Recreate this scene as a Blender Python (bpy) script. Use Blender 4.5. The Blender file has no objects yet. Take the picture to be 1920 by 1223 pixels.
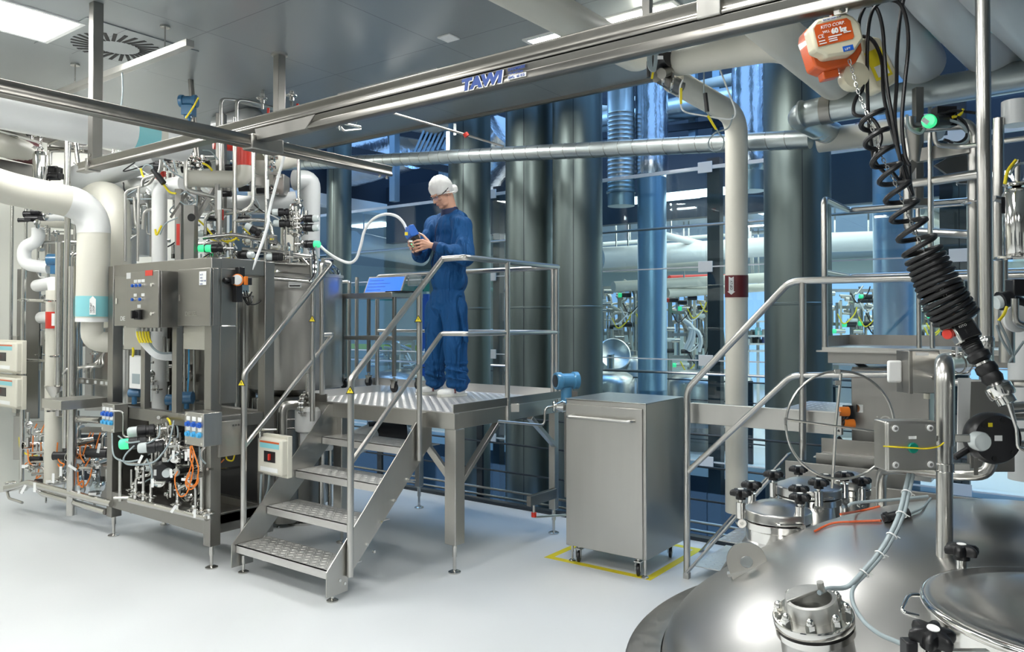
import bpy, math, random
from mathutils import Vector as V, Matrix
random.seed(7)
sc = bpy.context.scene
PI = math.pi
# ------------------------------------------------------------------ camera
YAW = math.atan2(.595, .803); PIT = math.radians(1.0); FOC = 1453.0; CY0 = 579.6; EYE = 1.74
CR = V((math.cos(YAW), math.sin(YAW), 0)); CF = V((-math.sin(YAW), math.cos(YAW), 0)); CZ = V((0, 0, 1))
cd = bpy.data.cameras.new('camera'); cam = bpy.data.objects.new('camera', cd); sc.collection.objects.link(cam)
cam.location = (0, 0, EYE); cam.rotation_euler = (PI/2 + PIT, 0, YAW)
cd.sensor_width = 36; cd.lens = 36*FOC/1920; cd.shift_y = (CY0-611.5)/1920; cd.clip_start = .05; cd.clip_end = 200
sc.camera = cam
sc.view_settings.view_transform = 'Standard'; sc.view_settings.look = 'None'; sc.view_settings.exposure = .12
sc.view_settings.gamma = 1; sc.view_settings.use_curve_mapping = False
# ------------------------------------------------------------------ world
w = bpy.data.worlds.new('world'); sc.world = w; w.use_nodes = True
w.node_tree.nodes['Background'].inputs[0].default_value = (.30, .56, 1, 1)
w.node_tree.nodes['Background'].inputs[1].default_value = 1.1
CEIL = 3.85
def area(name, loc, sx, sy, power, col=(1, 1, 1), rot=(0, 0, 0), spread=PI):
    l = bpy.data.lights.new(name, 'AREA'); l.shape = 'RECTANGLE'; l.size = sx; l.size_y = sy; l.energy = power; l.color = col; l.spread = spread
    o = bpy.data.objects.new(name, l); o.location = loc; o.rotation_euler = rot; sc.collection.objects.link(o); return o
# blue light added above the service shaft as its daylight, and the far hall's lamps
area('shaft_sky_fill', (-3.5, 7.9, 7.2), 15, 2.4, 450, (.30, .58, 1))
area('far_hall_lamps', (-2, 14, 3.2), 14, 8, 750, (1, 1, .92))
area('side_hall_lamps', (-14, 12, 3.4), 7, 9, 14, (.8, .95, 1))
# ------------------------------------------------------------------ pixel -> place on a known plane
def ray(px, py):
    a = (px-960)/FOC; b = (CY0-py)/FOC
    f = math.cos(PIT)-b*math.sin(PIT); u = math.sin(PIT)+b*math.cos(PIT)
    return CR*(a/f)+CF+CZ*(u/f)
ORG = V((0, 0, EYE))
def P(px, py, d): return ORG+ray(px, py)*d
def onX(px, py, X): r = ray(px, py); return ORG+r*(X/r.x)
def onY(px, py, Y): r = ray(px, py); return ORG+r*(Y/r.y)
def onZ(px, py, Z): r = ray(px, py); return ORG+r*((Z-EYE)/r.z)
# ------------------------------------------------------------------ materials
def new_mat(name):
    m = bpy.data.materials.new(name); m.use_nodes = True
    return m, m.node_tree, m.node_tree.nodes['Principled BSDF']
def nd(t, typ, **k):
    n = t.nodes.new(typ)
    for a, b in k.items(): setattr(n, a, b)
    return n
def mat(name, col, rough=.5, metal=0., noise=0., scale=6., bump=0., stretch=None, rvar=0., emit=None, es=0., alpha=1., trans=0., coat=0.):
    m, t, p = new_mat(name); L = t.links.new
    p.inputs['Base Color'].default_value = (*col, 1); p.inputs['Roughness'].default_value = rough; p.inputs['Metallic'].default_value = metal
    p.inputs['Coat Weight'].default_value = coat
    if emit: p.inputs['Emission Color'].default_value = (*emit, 1); p.inputs['Emission Strength'].default_value = es
    if trans: p.inputs['Transmission Weight'].default_value = trans
    if noise or bump or rvar:
        tc = nd(t, 'ShaderNodeTexCoord'); mp = nd(t, 'ShaderNodeMapping'); L(tc.outputs['Object'], mp.inputs[0])
        if stretch: mp.inputs['Scale'].default_value = stretch
        nz = nd(t, 'ShaderNodeTexNoise'); nz.inputs['Scale'].default_value = scale; nz.inputs['Detail'].default_value = 5; L(mp.outputs[0], nz.inputs['Vector'])
        if noise:
            mx = nd(t, 'ShaderNodeMix', data_type='RGBA')
            mx.inputs[6].default_value = (*[c*(1-noise) for c in col], 1); mx.inputs[7].default_value = (*[min(1, c*(1+noise)) for c in col], 1)
            L(nz.outputs[0], mx.inputs[0]); L(mx.outputs[2], p.inputs['Base Color'])
        if rvar:
            mr = nd(t, 'ShaderNodeMapRange'); mr.inputs[3].default_value = max(.02, rough-rvar); mr.inputs[4].default_value = rough+rvar
            mr.inputs[1].default_value = .3; mr.inputs[2].default_value = .7
            L(nz.outputs[0], mr.inputs[0]); L(mr.outputs[0], p.inputs['Roughness'])
        if bump:
            bp = nd(t, 'ShaderNodeBump'); bp.inputs['Strength'].default_value = bump; bp.inputs['Distance'].default_value = .01
            L(nz.outputs[0], bp.inputs['Height']); L(bp.outputs[0], p.inputs['Normal'])
    return m
M = {}
M['steel'] = mat('brushed_steel', (.50, .49, .46), .34, 1, .05, 3, 0, (9, 9, .6), .05)
M['steel_sheet'] = mat('steel_sheet', (.31, .30, .28), .37, 1, .05, 2.2, 0, (9, 9, .6), .05)
M['steel_dark'] = mat('worn_steel', (.30, .29, .27), .40, 1, .12, 5, 0, (2, 2, 2), .08)
M['profile'] = mat('rail_profile_steel', (.25, .24, .22), .32, 1, .08, 5, 0, (.3, 6, 6), .04)
M['wall_d'] = mat('grey_wall_panel', (.13, .135, .135), .6)
M['tube'] = mat('steel_tube', (.58, .57, .54), .22, 1)
M['rail'] = mat('satin_rail_steel', (.55, .54, .51), .28, 1)
M['polish'] = mat('polished_steel', (.74, .73, .70), .10, 1)
M['dome'] = mat('dome_steel', (.52, .515, .50), .28, 1, .03, 2.4, .09, (.6, 4.5, 1))
M['galv'] = mat('galvanised_duct', (.47, .52, .52), .34, .9, .12, 5, .02, None, .06)
M['column'] = mat('column_cladding', (.15, .185, .178), .40, .85, .05, 20, 0, (1, 1, .06), .05)
M['blue_duct'] = mat('blue_grey_duct', (.34, .47, .57), .35, .6, .08, 10, 0, (1, 1, .1), .05)
M['foil'] = mat('foil_wrap', (.78, .86, .95), .22, 1, .04, 11, 1.0, (1, 1, .6), .05)
M['cream'] = mat('cream_insulation', (.62, .605, .53), .42, 0, .03, 3)
M['white_ins'] = mat('white_insulation', (.76, .77, .76), .34, 0, .02, 3, 0, None, 0, coat=.2)
M['grey_ins'] = mat('pale_grey_insulation', (.50, .52, .52), .38, 0, .03, 3, coat=.15)
M['black'] = mat('black_plastic', (.012, .012, .014), .34, 0, .2, 10)
M['rubber'] = mat('black_rubber', (.006, .006, .007), .42)
M['darkframe'] = mat('anthracite_frame', (.018, .026, .034), .4)
M['red'] = mat('red_marking', (.62, .035, .02), .4); M['maroon'] = mat('maroon_band', (.10, .012, .015), .35)
M['turq'] = mat('turquoise_band', (.24, .58, .62), .4); M['white'] = mat('white_label', (.82, .83, .82), .5)
M['yellow'] = mat('yellow_marking', (.80, .66, .02), .5); M['orange'] = mat('orange_cable', (.75, .20, .02), .45)
M['lips'] = mat('lips', (.40, .15, .11), .45)
M['cable_red'] = mat('brick_orange_cable', (.50, .085, .02), .45)
M['blue'] = mat('blue_plastic', (.01, .10, .50), .35); M['lblue'] = mat('light_blue_button', (.06, .40, .75), .35)
M['instr'] = mat('blue_instrument', (.03, .13, .26), .35, coat=.4); M['instr_l'] = mat('steel_blue_instrument', (.07, .24, .42), .3, coat=.4)
M['clear'] = mat('clear_cap', (.62, .68, .68), .12, 0, coat=.6)
M['green_glow'] = mat('green_lit_cap', (.1, .6, .35), .2, emit=(.02, .65, .20), es=.9)
M['beige_plastic'] = mat('beige_plastic', (.66, .64, .55), .4); M['grey_hose'] = mat('grey_hose', (.30, .36, .38), .4)
M['white_hose'] = mat('white_hose', (.78, .80, .80), .35); M['hoist_cream'] = mat('hoist_cream_paint', (.66, .62, .46), .3, coat=.5)
M['hoist_orange'] = mat('hoist_orange_paint', (.62, .10, .015), .35, coat=.4); M['ink'] = mat('blue_ink', (.004, .04, .22), .5)
M['blackink'] = mat('black_ink', (.01, .01, .01), .6); M['green'] = mat('green_button', (.0, .22, .16), .35)
M['lug'] = mat('cast_steel', (.5, .5, .48), .45, 1, .1, 30, .2)
M['dome'].node_tree.nodes['Principled BSDF'].inputs['Anisotropic'].default_value = .55
M['wall'] = mat('cream_wall_panel', (.64, .64, .575), .45, 0, .02, 1)
M['wall_w'] = mat('white_wall_panel', (.72, .73, .72), .5)
M['farwall'] = mat('pale_green_wall', (.62, .70, .64), .5)
M['panel_dark'] = mat('dark_blue_fascia', (.018, .027, .042), .45)
M['lime'] = mat('lime_marking', (.48, .56, .02), .5)
M['screen'] = mat('lit_blue_screen', (.02, .1, .5), .3, emit=(.05, .19, .86), es=.9)
M['window'] = mat('daylit_blue_glazing', (.3, .5, .8), .3, emit=(.36, .60, .95), es=.75)
M['lamp'] = mat('lamp_diffuser', (1, 1, 1), .5, emit=(1, 1, .97), es=27)
M['farlamp'] = mat('far_lamp_diffuser', (1, 1, 1), .5, emit=(.95, 1, .97), es=4)
M['skin'] = mat('skin', (.56, .31, .215), .45, 0, .06, 30, .05); M['hair'] = mat('short_hair', (.05, .035, .025), .6)
M['shoe'] = mat('white_shoe_leather', (.78, .78, .76), .4, 0, .02, 30, .05); M['sole'] = mat('pale_sole', (.55, .55, .50), .6)
M['device'] = mat('device_blue', (.02, .13, .52), .35); M['collar'] = mat('navy_rib_knit', (.006, .014, .06), .7)
def cloth():
    m, t, p = new_mat('blue_coverall_cloth'); L = t.links.new
    p.inputs['Roughness'].default_value = .75; p.inputs['Base Color'].default_value = (.005, .062, .19, 1); p.inputs['Specular IOR Level'].default_value = .25
    tc = nd(t, 'ShaderNodeTexCoord'); n1 = nd(t, 'ShaderNodeTexNoise'); mp = nd(t, 'ShaderNodeMapping'); mp.inputs['Scale'].default_value = (1, 1, .35)
    L(tc.outputs['Object'], mp.inputs[0]); L(mp.outputs[0], n1.inputs['Vector']); n1.inputs['Scale'].default_value = 9; n1.inputs['Distortion'].default_value = 1.2
    bp = nd(t, 'ShaderNodeBump'); bp.inputs['Strength'].default_value = 1; bp.inputs['Distance'].default_value = .07
    L(n1.outputs[0], bp.inputs['Height']); L(bp.outputs[0], p.inputs['Normal']); return m
M['cloth'] = cloth()
def net():
    m, t, p = new_mat('white_hair_net'); L = t.links.new; out = t.nodes['Material Output']
    p.inputs['Base Color'].default_value = (.9, .9, .88, 1); p.inputs['Roughness'].default_value = .6
    tr = nd(t, 'ShaderNodeBsdfTransparent'); mx = nd(t, 'ShaderNodeMixShader'); mx.inputs[0].default_value = .60
    tc = nd(t, 'ShaderNodeTexCoord'); n1 = nd(t, 'ShaderNodeTexNoise'); n1.inputs['Scale'].default_value = 45
    bp = nd(t, 'ShaderNodeBump'); bp.inputs['Strength'].default_value = .5; bp.inputs['Distance'].default_value = .01
    L(tc.outputs['Object'], n1.inputs['Vector']); L(n1.outputs[0], bp.inputs['Height']); L(bp.outputs[0], p.inputs['Normal'])
    L(tr.outputs[0], mx.inputs[1]); L(p.outputs[0], mx.inputs[2]); L(mx.outputs[0], out.inputs[0]); return m
M['net'] = net()
def glass(name, tint, refl):
    m, t, p = new_mat(name); L = t.links.new; out = t.nodes['Material Output']; t.nodes.remove(p)
    tr = nd(t, 'ShaderNodeBsdfTransparent'); tr.inputs[0].default_value = (*tint, 1)
    gl = nd(t, 'ShaderNodeBsdfGlossy'); gl.inputs['Roughness'].default_value = .02
    lw = nd(t, 'ShaderNodeLayerWeight'); pw = nd(t, 'ShaderNodeMath', operation='POWER'); pw.inputs[1].default_value = 4
    mu = nd(t, 'ShaderNodeMath', operation='MULTIPLY_ADD'); mu.inputs[1].default_value = refl*.45; mu.inputs[2].default_value = refl*.05; mu.use_clamp = True
    mx = nd(t, 'ShaderNodeMixShader'); L(lw.outputs['Facing'], pw.inputs[0]); L(pw.outputs[0], mu.inputs[0]); L(mu.outputs[0], mx.inputs[0])
    L(tr.outputs[0], mx.inputs[1]); L(gl.outputs[0], mx.inputs[2]); L(mx.outputs[0], out.inputs[0]); return m
M['glass'] = glass('wall_glass', (.80, .90, .93), 1.3); M['specs'] = glass('spectacle_lens', (.78, .78, .95), 3)
M['cup'] = glass('clear_cup', (.85, .9, .9), 3)
M['tread'] = mat('tread_plate_steel', (.64, .63, .61), .42, .8)
def floor_mat():
    m, t, p = new_mat('grey_epoxy_floor'); L = t.links.new
    p.inputs['Roughness'].default_value = .33
    tc = nd(t, 'ShaderNodeTexCoord'); n1 = nd(t, 'ShaderNodeTexNoise'); n1.inputs['Scale'].default_value = 1.3; n1.inputs['Detail'].default_value = 8
    mx = nd(t, 'ShaderNodeMix', data_type='RGBA'); mx.inputs[6].default_value = (.63, .65, .66, 1); mx.inputs[7].default_value = (.68, .70, .71, 1)
    L(tc.outputs['Object'], n1.inputs['Vector']); L(n1.outputs[0], mx.inputs[0]); L(mx.outputs[2], p.inputs['Base Color'])
    mr = nd(t, 'ShaderNodeMapRange'); mr.inputs[3].default_value = .28; mr.inputs[4].default_value = .42; L(n1.outputs[0], mr.inputs[0]); L(mr.outputs[0], p.inputs['Roughness'])
    return m
M['floor'] = floor_mat()
def ceil_mat():
    m, t, p = new_mat('grey_ceiling_cassettes'); L = t.links.new
    p.inputs['Roughness'].default_value = .30; p.inputs['Metallic'].default_value = .25
    tc = nd(t, 'ShaderNodeTexCoord'); br = nd(t, 'ShaderNodeTexBrick'); br.offset = 0
    br.inputs['Color1'].default_value = (.27, .295, .305, 1); br.inputs['Color2'].default_value = (.285, .31, .32, 1); br.inputs['Mortar'].default_value = (.15, .165, .17, 1)
    br.inputs['Scale'].default_value = 1; br.inputs['Mortar Size'].default_value = .004; br.inputs['Brick Width'].default_value = 1.2; br.inputs['Row Height'].default_value = 1.2
    mp = nd(t, 'ShaderNodeMapping'); mp.inputs['Location'].default_value = (.31, .15, 0)
    L(tc.outputs['Object'], mp.inputs[0]); L(mp.outputs[0], br.inputs['Vector']); L(br.outputs[0], p.inputs['Base Color'])
    bp = nd(t, 'ShaderNodeBump'); bp.inputs['Strength'].default_value = .5; bp.inputs['Distance'].default_value = .01; bp.invert = True
    L(br.outputs[1], bp.inputs['Height']); L(bp.outputs[0], p.inputs['Normal'])
    return m
M['ceiling'] = ceil_mat()
# ------------------------------------------------------------------ geometry
def frame(ax):
    w = V(ax).normalized(); a = V((0, 0, 1)) if abs(w.z) < .9 else V((1, 0, 0))
    u = w.cross(a).normalized()*-1; v = w.cross(u).normalized()
    return u, v, w
class G:
    def __init__(s): s.v = []; s.f = []; s.mi = []
    def add(s, vs, fs):
        n = len(s.v); s.v += [V(x) for x in vs]; s.f += [[i+n for i in f] for f in fs]; return s
    def box(s, c, size, ax=None):
        c = V(c); x, y, z = ax or (V((1, 0, 0)), V((0, 1, 0)), V((0, 0, 1))); a, b, h = [q/2 for q in size]
        vs = [c+x*(i*a)+y*(j*b)+z*(k*h) for k in (-1, 1) for i, j in ((-1, -1), (1, -1), (1, 1), (-1, 1))]
        return s.add(vs, [[3, 2, 1, 0], [4, 5, 6, 7], [0, 1, 5, 4], [1, 2, 6, 5], [2, 3, 7, 6], [3, 0, 4, 7]])
    def bb(s, x0, x1, y0, y1, z0, z1): return s.box(((x0+x1)/2, (y0+y1)/2, (z0+z1)/2), (abs(x1-x0), abs(y1-y0), abs(z1-z0)))
    def bar(s, p0, p1, a, b, up=(0, 0, 1)):
        p0, p1 = V(p0), V(p1); w = (p1-p0).normalized(); u = w.cross(V(up)).normalized(); v = u.cross(w)
        return s.box((p0+p1)/2, (a, b, (p1-p0).length), (u, v, w))
    def lathe(s, o, ax, prof, seg=20, fr=None):
        o = V(o); u, v, w = fr or frame(ax); n0 = []; vs = []; fs = []
        for r, h in prof:
            if r < 1e-6: n0.append((len(vs), 1)); vs.append(o+w*h)
            else:
                n0.append((len(vs), seg)); vs += [o+w*h+u*(r*math.cos(2*PI*i/seg))+v*(r*math.sin(2*PI*i/seg)) for i in range(seg)]
        for (a, na), (b, nb) in zip(n0, n0[1:]):
            for i in range(seg):
                j = (i+1) % seg
                if na == 1 and nb == 1: break
                if na == 1: fs.append([a, b+j, b+i][::-1])
                elif nb == 1: fs.append([a+i, a+j, b][::-1][::-1])
                else: fs.append([a+i, a+j, b+j, b+i])
        return s.add(vs, fs)
    def cyl(s, p0, p1, r, seg=16, r2=None):
        p0, p1 = V(p0), V(p1); h = (p1-p0).length; r2 = r if r2 is None else r2
        return s.lathe(p0, p1-p0, [(0, 0), (r, 0), (r2, h), (0, h)], seg)
    def ring(s, c, ax, R, r, seg=24, sg=8, a0=0, a1=2*PI):
        u, v, w = frame(ax); c = V(c); pts = [c+u*(R*math.cos(a0+(a1-a0)*i/seg))+v*(R*math.sin(a0+(a1-a0)*i/seg)) for i in range(seg+(a1-a0 < 2*PI-.01))]
        return s.path(pts, r, sg, closed=a1-a0 > 2*PI-.01)
    def path(s, pts, r, seg=10, closed=False, cap=True):
        n = len(pts); vs = []; fs = []; u = None; rs = r if isinstance(r, (list, tuple)) else [r]*n
        for i, p in enumerate(pts):
            t = (pts[(i+1) % n]-pts[i-1]) if closed else (pts[min(i+1, n-1)]-pts[max(i-1, 0)])
            t = t.normalized()
            if u is None: u = frame(t)[0]
            u = (u-t*u.dot(t)).normalized(); v = t.cross(u)
            vs += [p+u*(rs[i]*math.cos(2*PI*k/seg))+v*(rs[i]*math.sin(2*PI*k/seg)) for k in range(seg)]
        for i in range(n if closed else n-1):
            j = (i+1) % n
            for k in range(seg):
                l = (k+1) % seg; fs.append([i*seg+k, i*seg+l, j*seg+l, j*seg+k])
        if not closed and cap: fs += [list(range(seg))[::-1], [(n-1)*seg+k for k in range(seg)]]
        return s.add(vs, fs)
    def tube(s, pts, r, bend=None, seg=12):
        pts = [V(p) for p in pts]; bend = r*2.2 if bend is None else bend; out = [pts[0]]
        for a, b, c in zip(pts, pts[1:], pts[2:]):
            d1, d2 = (a-b), (c-b); l = min(bend, d1.length*.48, d2.length*.48)
            q0, q1 = b+d1.normalized()*l, b+d2.normalized()*l
            for k in range(6):
                t = k/5; out.append(q0*(1-t)**2+b*2*t*(1-t)+q1*t*t)
        out.append(pts[-1]); return s.path(out, r, seg)
    def cable(s, pts, r, seg=8, n=8):
        pts = [V(p) for p in pts]; q = [pts[0]*2-pts[1]]+pts+[pts[-1]*2-pts[-2]]; out = []
        for i in range(1, len(q)-2):
            a, b, c, d = q[i-1:i+3]
            for k in range(n):
                t = k/n; out.append((b*2+(c-a)*t+(a*2-b*5+c*4-d)*t*t+(b*3-a-c*3+d)*t**3)*.5)
        out.append(pts[-1]); return s.path(out, r, seg)
    def ball(s, c, r, seg=14, ax=(0, 0, 1), sq=1, half=False):
        n = seg//2; a0 = 0 if half else -PI/2
        pr = [(r*math.cos(a0+(PI/2-a0)*i/n), r*sq*math.sin(a0+(PI/2-a0)*i/n)) for i in range(n+1)]
        pr = [(0 if abs(x) < 1e-6 else x, h) for x, h in pr]
        if half: pr = [(0, 0)]+pr
        return s.lathe(c, ax, pr, seg)
    def prism(s, poly, o, u, v, w, h):
        o, u, v, w = V(o), V(u), V(v), V(w); n = len(poly)
        vs = [o+u*a+v*b for a, b in poly]+[o+u*a+v*b+w*h for a, b in poly]
        return s.add(vs, [list(range(n))[::-1], list(range(n, 2*n))]+[[i, (i+1) % n, n+(i+1) % n, n+i] for i in range(n)])
WL = {}
def link(o): sc.collection.objects.link(o); return o
def thing(name, label, cat, loc=(0, 0, 0), group=None):
    o = link(bpy.data.objects.new(name, None)); o.location = loc; o.empty_display_size = .1; WL[o.name] = V(loc)
    o['label'] = label; o['category'] = cat
    if group: o['group'] = group
    return o
def obj(name, g, m, parent=None, bev=0, label=None, smooth=38, kind=None):
    vs = g.v
    if parent is None:
        x = [a.x for a in vs]; y = [a.y for a in vs]; z = [a.z for a in vs]
        loc = V(((min(x)+max(x))/2, (min(y)+max(y))/2, min(z)))
    else: loc = WL[parent.name]
    me = bpy.data.meshes.new(name); me.from_pydata([tuple(a-loc) for a in vs], [], g.f); me.update()
    me.polygons.foreach_set('use_smooth', [True]*len(me.polygons)); me.set_sharp_from_angle(angle=math.radians(smooth))
    for q in (m if isinstance(m, (list, tuple)) else [m]): me.materials.append(M[q])
    if g.mi:
        for i, k in g.mi: me.polygons[i].material_index = k
    o = link(bpy.data.objects.new(name, me)); WL[o.name] = loc
    if parent is None: o.location = loc
    else: o.parent = parent
    if bev:
        b = o.modifiers.new('bevel', 'BEVEL'); b.width = bev; b.segments = 2; b.limit_method = 'ANGLE'; b.angle_limit = .6
    if label: o['label'] = label
    if kind: o['kind'] = kind
    return o
def one(name, g, m, label, cat, group=None, bev=0, kind=None):
    o = obj(name, g, m, None, bev); o['label'] = label; o['category'] = cat
    if group: o['group'] = group
    if kind: o['kind'] = kind
    return o
def struct(name, g, m, bev=0):
    o = obj(name, g, m, None, bev); o['kind'] = 'structure'; return o
def text(name, body, o, u, v, size, m, parent, bold=0, shear=0, align='LEFT', depth=.0006, sx=1):
    """lettering as a mesh lying in the plane u (reading direction), v (up)"""
    c = bpy.data.curves.new(name, 'FONT'); c.body = body; c.size = size; c.extrude = depth; c.offset = bold; c.shear = shear; c.align_x = align; c.resolution_u = 3
    t = bpy.data.objects.new(name, c); link(t); bpy.context.view_layer.update()
    me = bpy.data.meshes.new_from_object(t.evaluated_get(bpy.context.evaluated_depsgraph_get())); bpy.data.objects.remove(t)
    u, v = V(u).normalized(), V(v).normalized(); w = u.cross(v); loc = WL[parent.name]; o = V(o)
    for q in me.vertices: q.co = o+u*q.co.x*sx+v*q.co.y+w*(q.co.z+depth)-loc
    me.materials.clear(); me.materials.append(M[m]); x = link(bpy.data.objects.new(name, me)); x.parent = parent; WL[x.name] = loc; return x
X_, Y_, Z_ = V((1, 0, 0)), V((0, 1, 0)), V((0, 0, 1))
# reusable pieces --------------------------------------------------
def clampg(g, c, ax, r, wing=True):
    """hygienic clamp with wing nut"""
    u, v, w = frame(ax); c = V(c)
    g.lathe(c-w*.010, w, [(0, 0), (r*1.25, 0), (r*1.6, .006), (r*1.6, .014), (r*1.25, .02), (0, .02)], 16)
    if wing:
        g.cyl(c+u*r*1.7-v*.018, c+u*r*1.7+v*.028, .0035, 8)
        g.box(c+u*r*1.7+v*.03, (.022, .006, .012), (u, v, w))
def valve(parent, p, ax, L=.17, r=.03, cap='clear', body=True, name='valve'):
    """pneumatic valve: steel body, black actuator, see-through or green lit cap. p = cap end, ax = towards the body"""
    u, v, w = frame(ax); p = V(p); g = G()
    b0 = p+w*L*.62
    g.cyl(b0, p+w*L, r*.55, 14); clampg(g, b0+w*.02, w, r*.62)
    if body: g.cyl(p+w*L*.9-Z_*.05, p+w*L*.9+Z_*.05, r*.5, 14)
    b = obj(name, g, 'tube', parent)
    a = G().lathe(p+w*L*.22, w, [(0, 0), (r*.9, 0), (r, .004), (r, L*.2), (r*.82, L*.21), (r*.82, L*.27), (r, L*.28), (r, L*.38), (r*.7, L*.42), (0, L*.42)], 20)
    obj('actuator', a, 'black', b)
    a = G().lathe(p, w, [(0, 0), (r*.55, 0), (r*.8, L*.03), (r*.86, L*.1), (r*.86, L*.22), (0, L*.22)], 18)
    obj('cap', a, 'green_glow' if cap == 'green' else 'clear', b)
    return b
def tag(parent, p, w=.02, h=.06, tilt=0, d=CF):
    u = CR*math.cos(tilt)+Z_*math.sin(tilt); v = Z_*math.cos(tilt)-CR*math.sin(tilt)
    return obj('tag', G().box(V(p)+v*(-h/2), (w, .002, h), (u, CF, v)), 'white', parent)
def foot(g, p, h=.12, r=.012):
    p = V(p); g.cyl(p+Z_*.012, p+Z_*h, r*.7, 10); g.cyl(p+Z_*(h*.55), p+Z_*h, r, 10)
    g.lathe(p, Z_, [(0, 0), (r*2.6, 0), (r*2.6, .008), (r*1.6, .016), (0, .018)], 18)
def caster(parent, p, r=.035, brake=True, dr=X_):
    """p on the ground"""
    p = V(p); sd = dr.cross(Z_)
    g = G(); g.box(p+Z_*(r*2.35), (.05, .05, .008)); 
    for s in (-1, 1): g.prism([(-.018, 0), (.018, 0), (.028, r*1.5), (-.02, r*1.5)], p+Z_*(r*.85)+sd*(s*.017), dr, Z_, sd, .003)
    g.cyl(p+Z_*r*2.3, p+Z_*(r*2.3+.03), .012, 10)
    if brake: g.box(p+Z_*r*2.1-dr*.03, (.04, .024, .006))
    c = obj('caster', g, 'tube', parent)
    obj('wheel', G().lathe(p+Z_*r-sd*.011, sd, [(0, 0), (r*.8, 0), (r, .004), (r, .018), (r*.8, .022), (0, .022)], 20), 'black', c)
# ================================================================== THE SETTING
struct('floor', G().bb(-9.1, 4.3, -4.2, 5.86, -.25, 0), 'floor')
struct('ceiling', G().bb(-9.1, 4.3, -4.2, 6.05, CEIL, CEIL+.2), 'ceiling')
struct('wall_left', G().bb(-9.2, -8.95, -4.2, 5.9, 0, CEIL), 'wall')
struct('wall_rear', G().bb(-9.2, 4.5, -4.4, -4.2, 0, CEIL), 'wall_w')
struct('wall_right', G().bb(4.3, 4.5, -4.4, 6.0, 0, CEIL), 'wall_d')
for i, (x, w_, h, m_) in enumerate(((-7.2, 1.6, 2.3, 'panel_dark'), (-4.6, .9, 2.2, 'white_ins'), (-2.2, 1.9, 2.6, 'darkframe'), (.4, 1.1, 2.2, 'white_ins'), (2.6, 1.2, 2.3, 'panel_dark'))):
    struct('reflect_panel_%d' % (i+1), G().bb(x-w_/2, x+w_/2, -4.2, -4.16, 0, h), m_, .01)  # unseen dark and light panels, added to vary reflections in the steel
for i, (y, w_, h, m_) in enumerate(((-2.6, 1.6, 2.3, 'darkframe'), (.2, 1.1, 2.2, 'white_ins'), (2.6, 1.6, 2.5, 'panel_dark'))):
    struct('reflect_panel_%d' % (i+6), G().bb(4.26, 4.3, y-w_/2, y+w_/2, 0, h), m_, .01)  # more unseen panels added for the reflections, on the right wall
struct('trim_1', G().bb(-8.95, 4.3, 5.86, 5.94, -.3, .03), 'darkframe')
struct('trim_2', G().bb(-8.95, 4.3, 6.05, 6.09, CEIL-.03, CEIL+.2), 'steel_dark')
# ceiling lamps: the ones in view and the rest of the same grid
def ceiling_lamp(x, y, lab, sx=.56, sy=1.16):
    t = thing('ceiling_light', lab, 'ceiling light', (x, y, CEIL))
    f = G()
    for a, b, c, e in ((-sx/2-.03, -sx/2, -sy/2-.03, sy/2+.03), (sx/2, sx/2+.03, -sy/2-.03, sy/2+.03), (-sx/2, sx/2, -sy/2-.03, -sy/2), (-sx/2, sx/2, sy/2, sy/2+.03)):
        f.bb(x+a, x+b, y+c, y+e, CEIL-.012, CEIL)
    obj('frame', f, 'wall_w', t); obj('diffuser', G().bb(x-sx/2, x+sx/2, y-sy/2, y+sy/2, CEIL-.008, CEIL-.002), 'lamp', t)
    return t
a = onZ(150, 43, CEIL); ceiling_lamp(a.x-.28, a.y-.58, 'big square-edged bright ceiling light panel in the top left corner')
a = onZ(642, 176, CEIL); ceiling_lamp(a.x+.58, a.y+.2, 'bright ceiling light panel peeping over the long overhead rail, left of the white sensor plate', 1.16, .40)
a = onZ(989, 74, CEIL); ceiling_lamp(a.x+.58, a.y+.2, 'bright ceiling light panel beside the thick beige pipe at the top', 1.16, .40)
for x, y in ((-3.4, 1.6), (-1.1, 1.6), (-7.6, 1.3), (-3.4, -1.4), (-1.1, -1.4), (1.2, -1.4), (-5.8, -1.4), (-7.9, 4.4)):
    ceiling_lamp(x, y, 'bright ceiling light panel overhead, outside the picture')['group'] = 'ceiling lights outside the picture'
c = onZ(841, 70, CEIL); one('sensor_plate', G().box(c-Z_*.006, (.12, .12, .012)), 'white', 'small white square plate on the grey ceiling', 'ceiling plate', bev=.003)
# swirl diffuser
c = onZ(221, 88, CEIL); t = thing('ceiling_diffuser', 'swirl air diffuser with dark radial slots in the ceiling', 'air vent', c)
obj('face_plate', G().box(c-Z_*.004, (.84, .84, .008)), 'ceiling', t, .002)
g = G()
for k in range(28):
    a = 2*PI*k/28; d = V((math.cos(a), math.sin(a), 0)); e = V((math.cos(a+.3), math.sin(a+.3), 0))
    g.bar(c+d*.15-Z_*.009, c+d*.15+e*.17-Z_*.009, .026, .003)
obj('slots', g, 'blackink', t)
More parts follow.
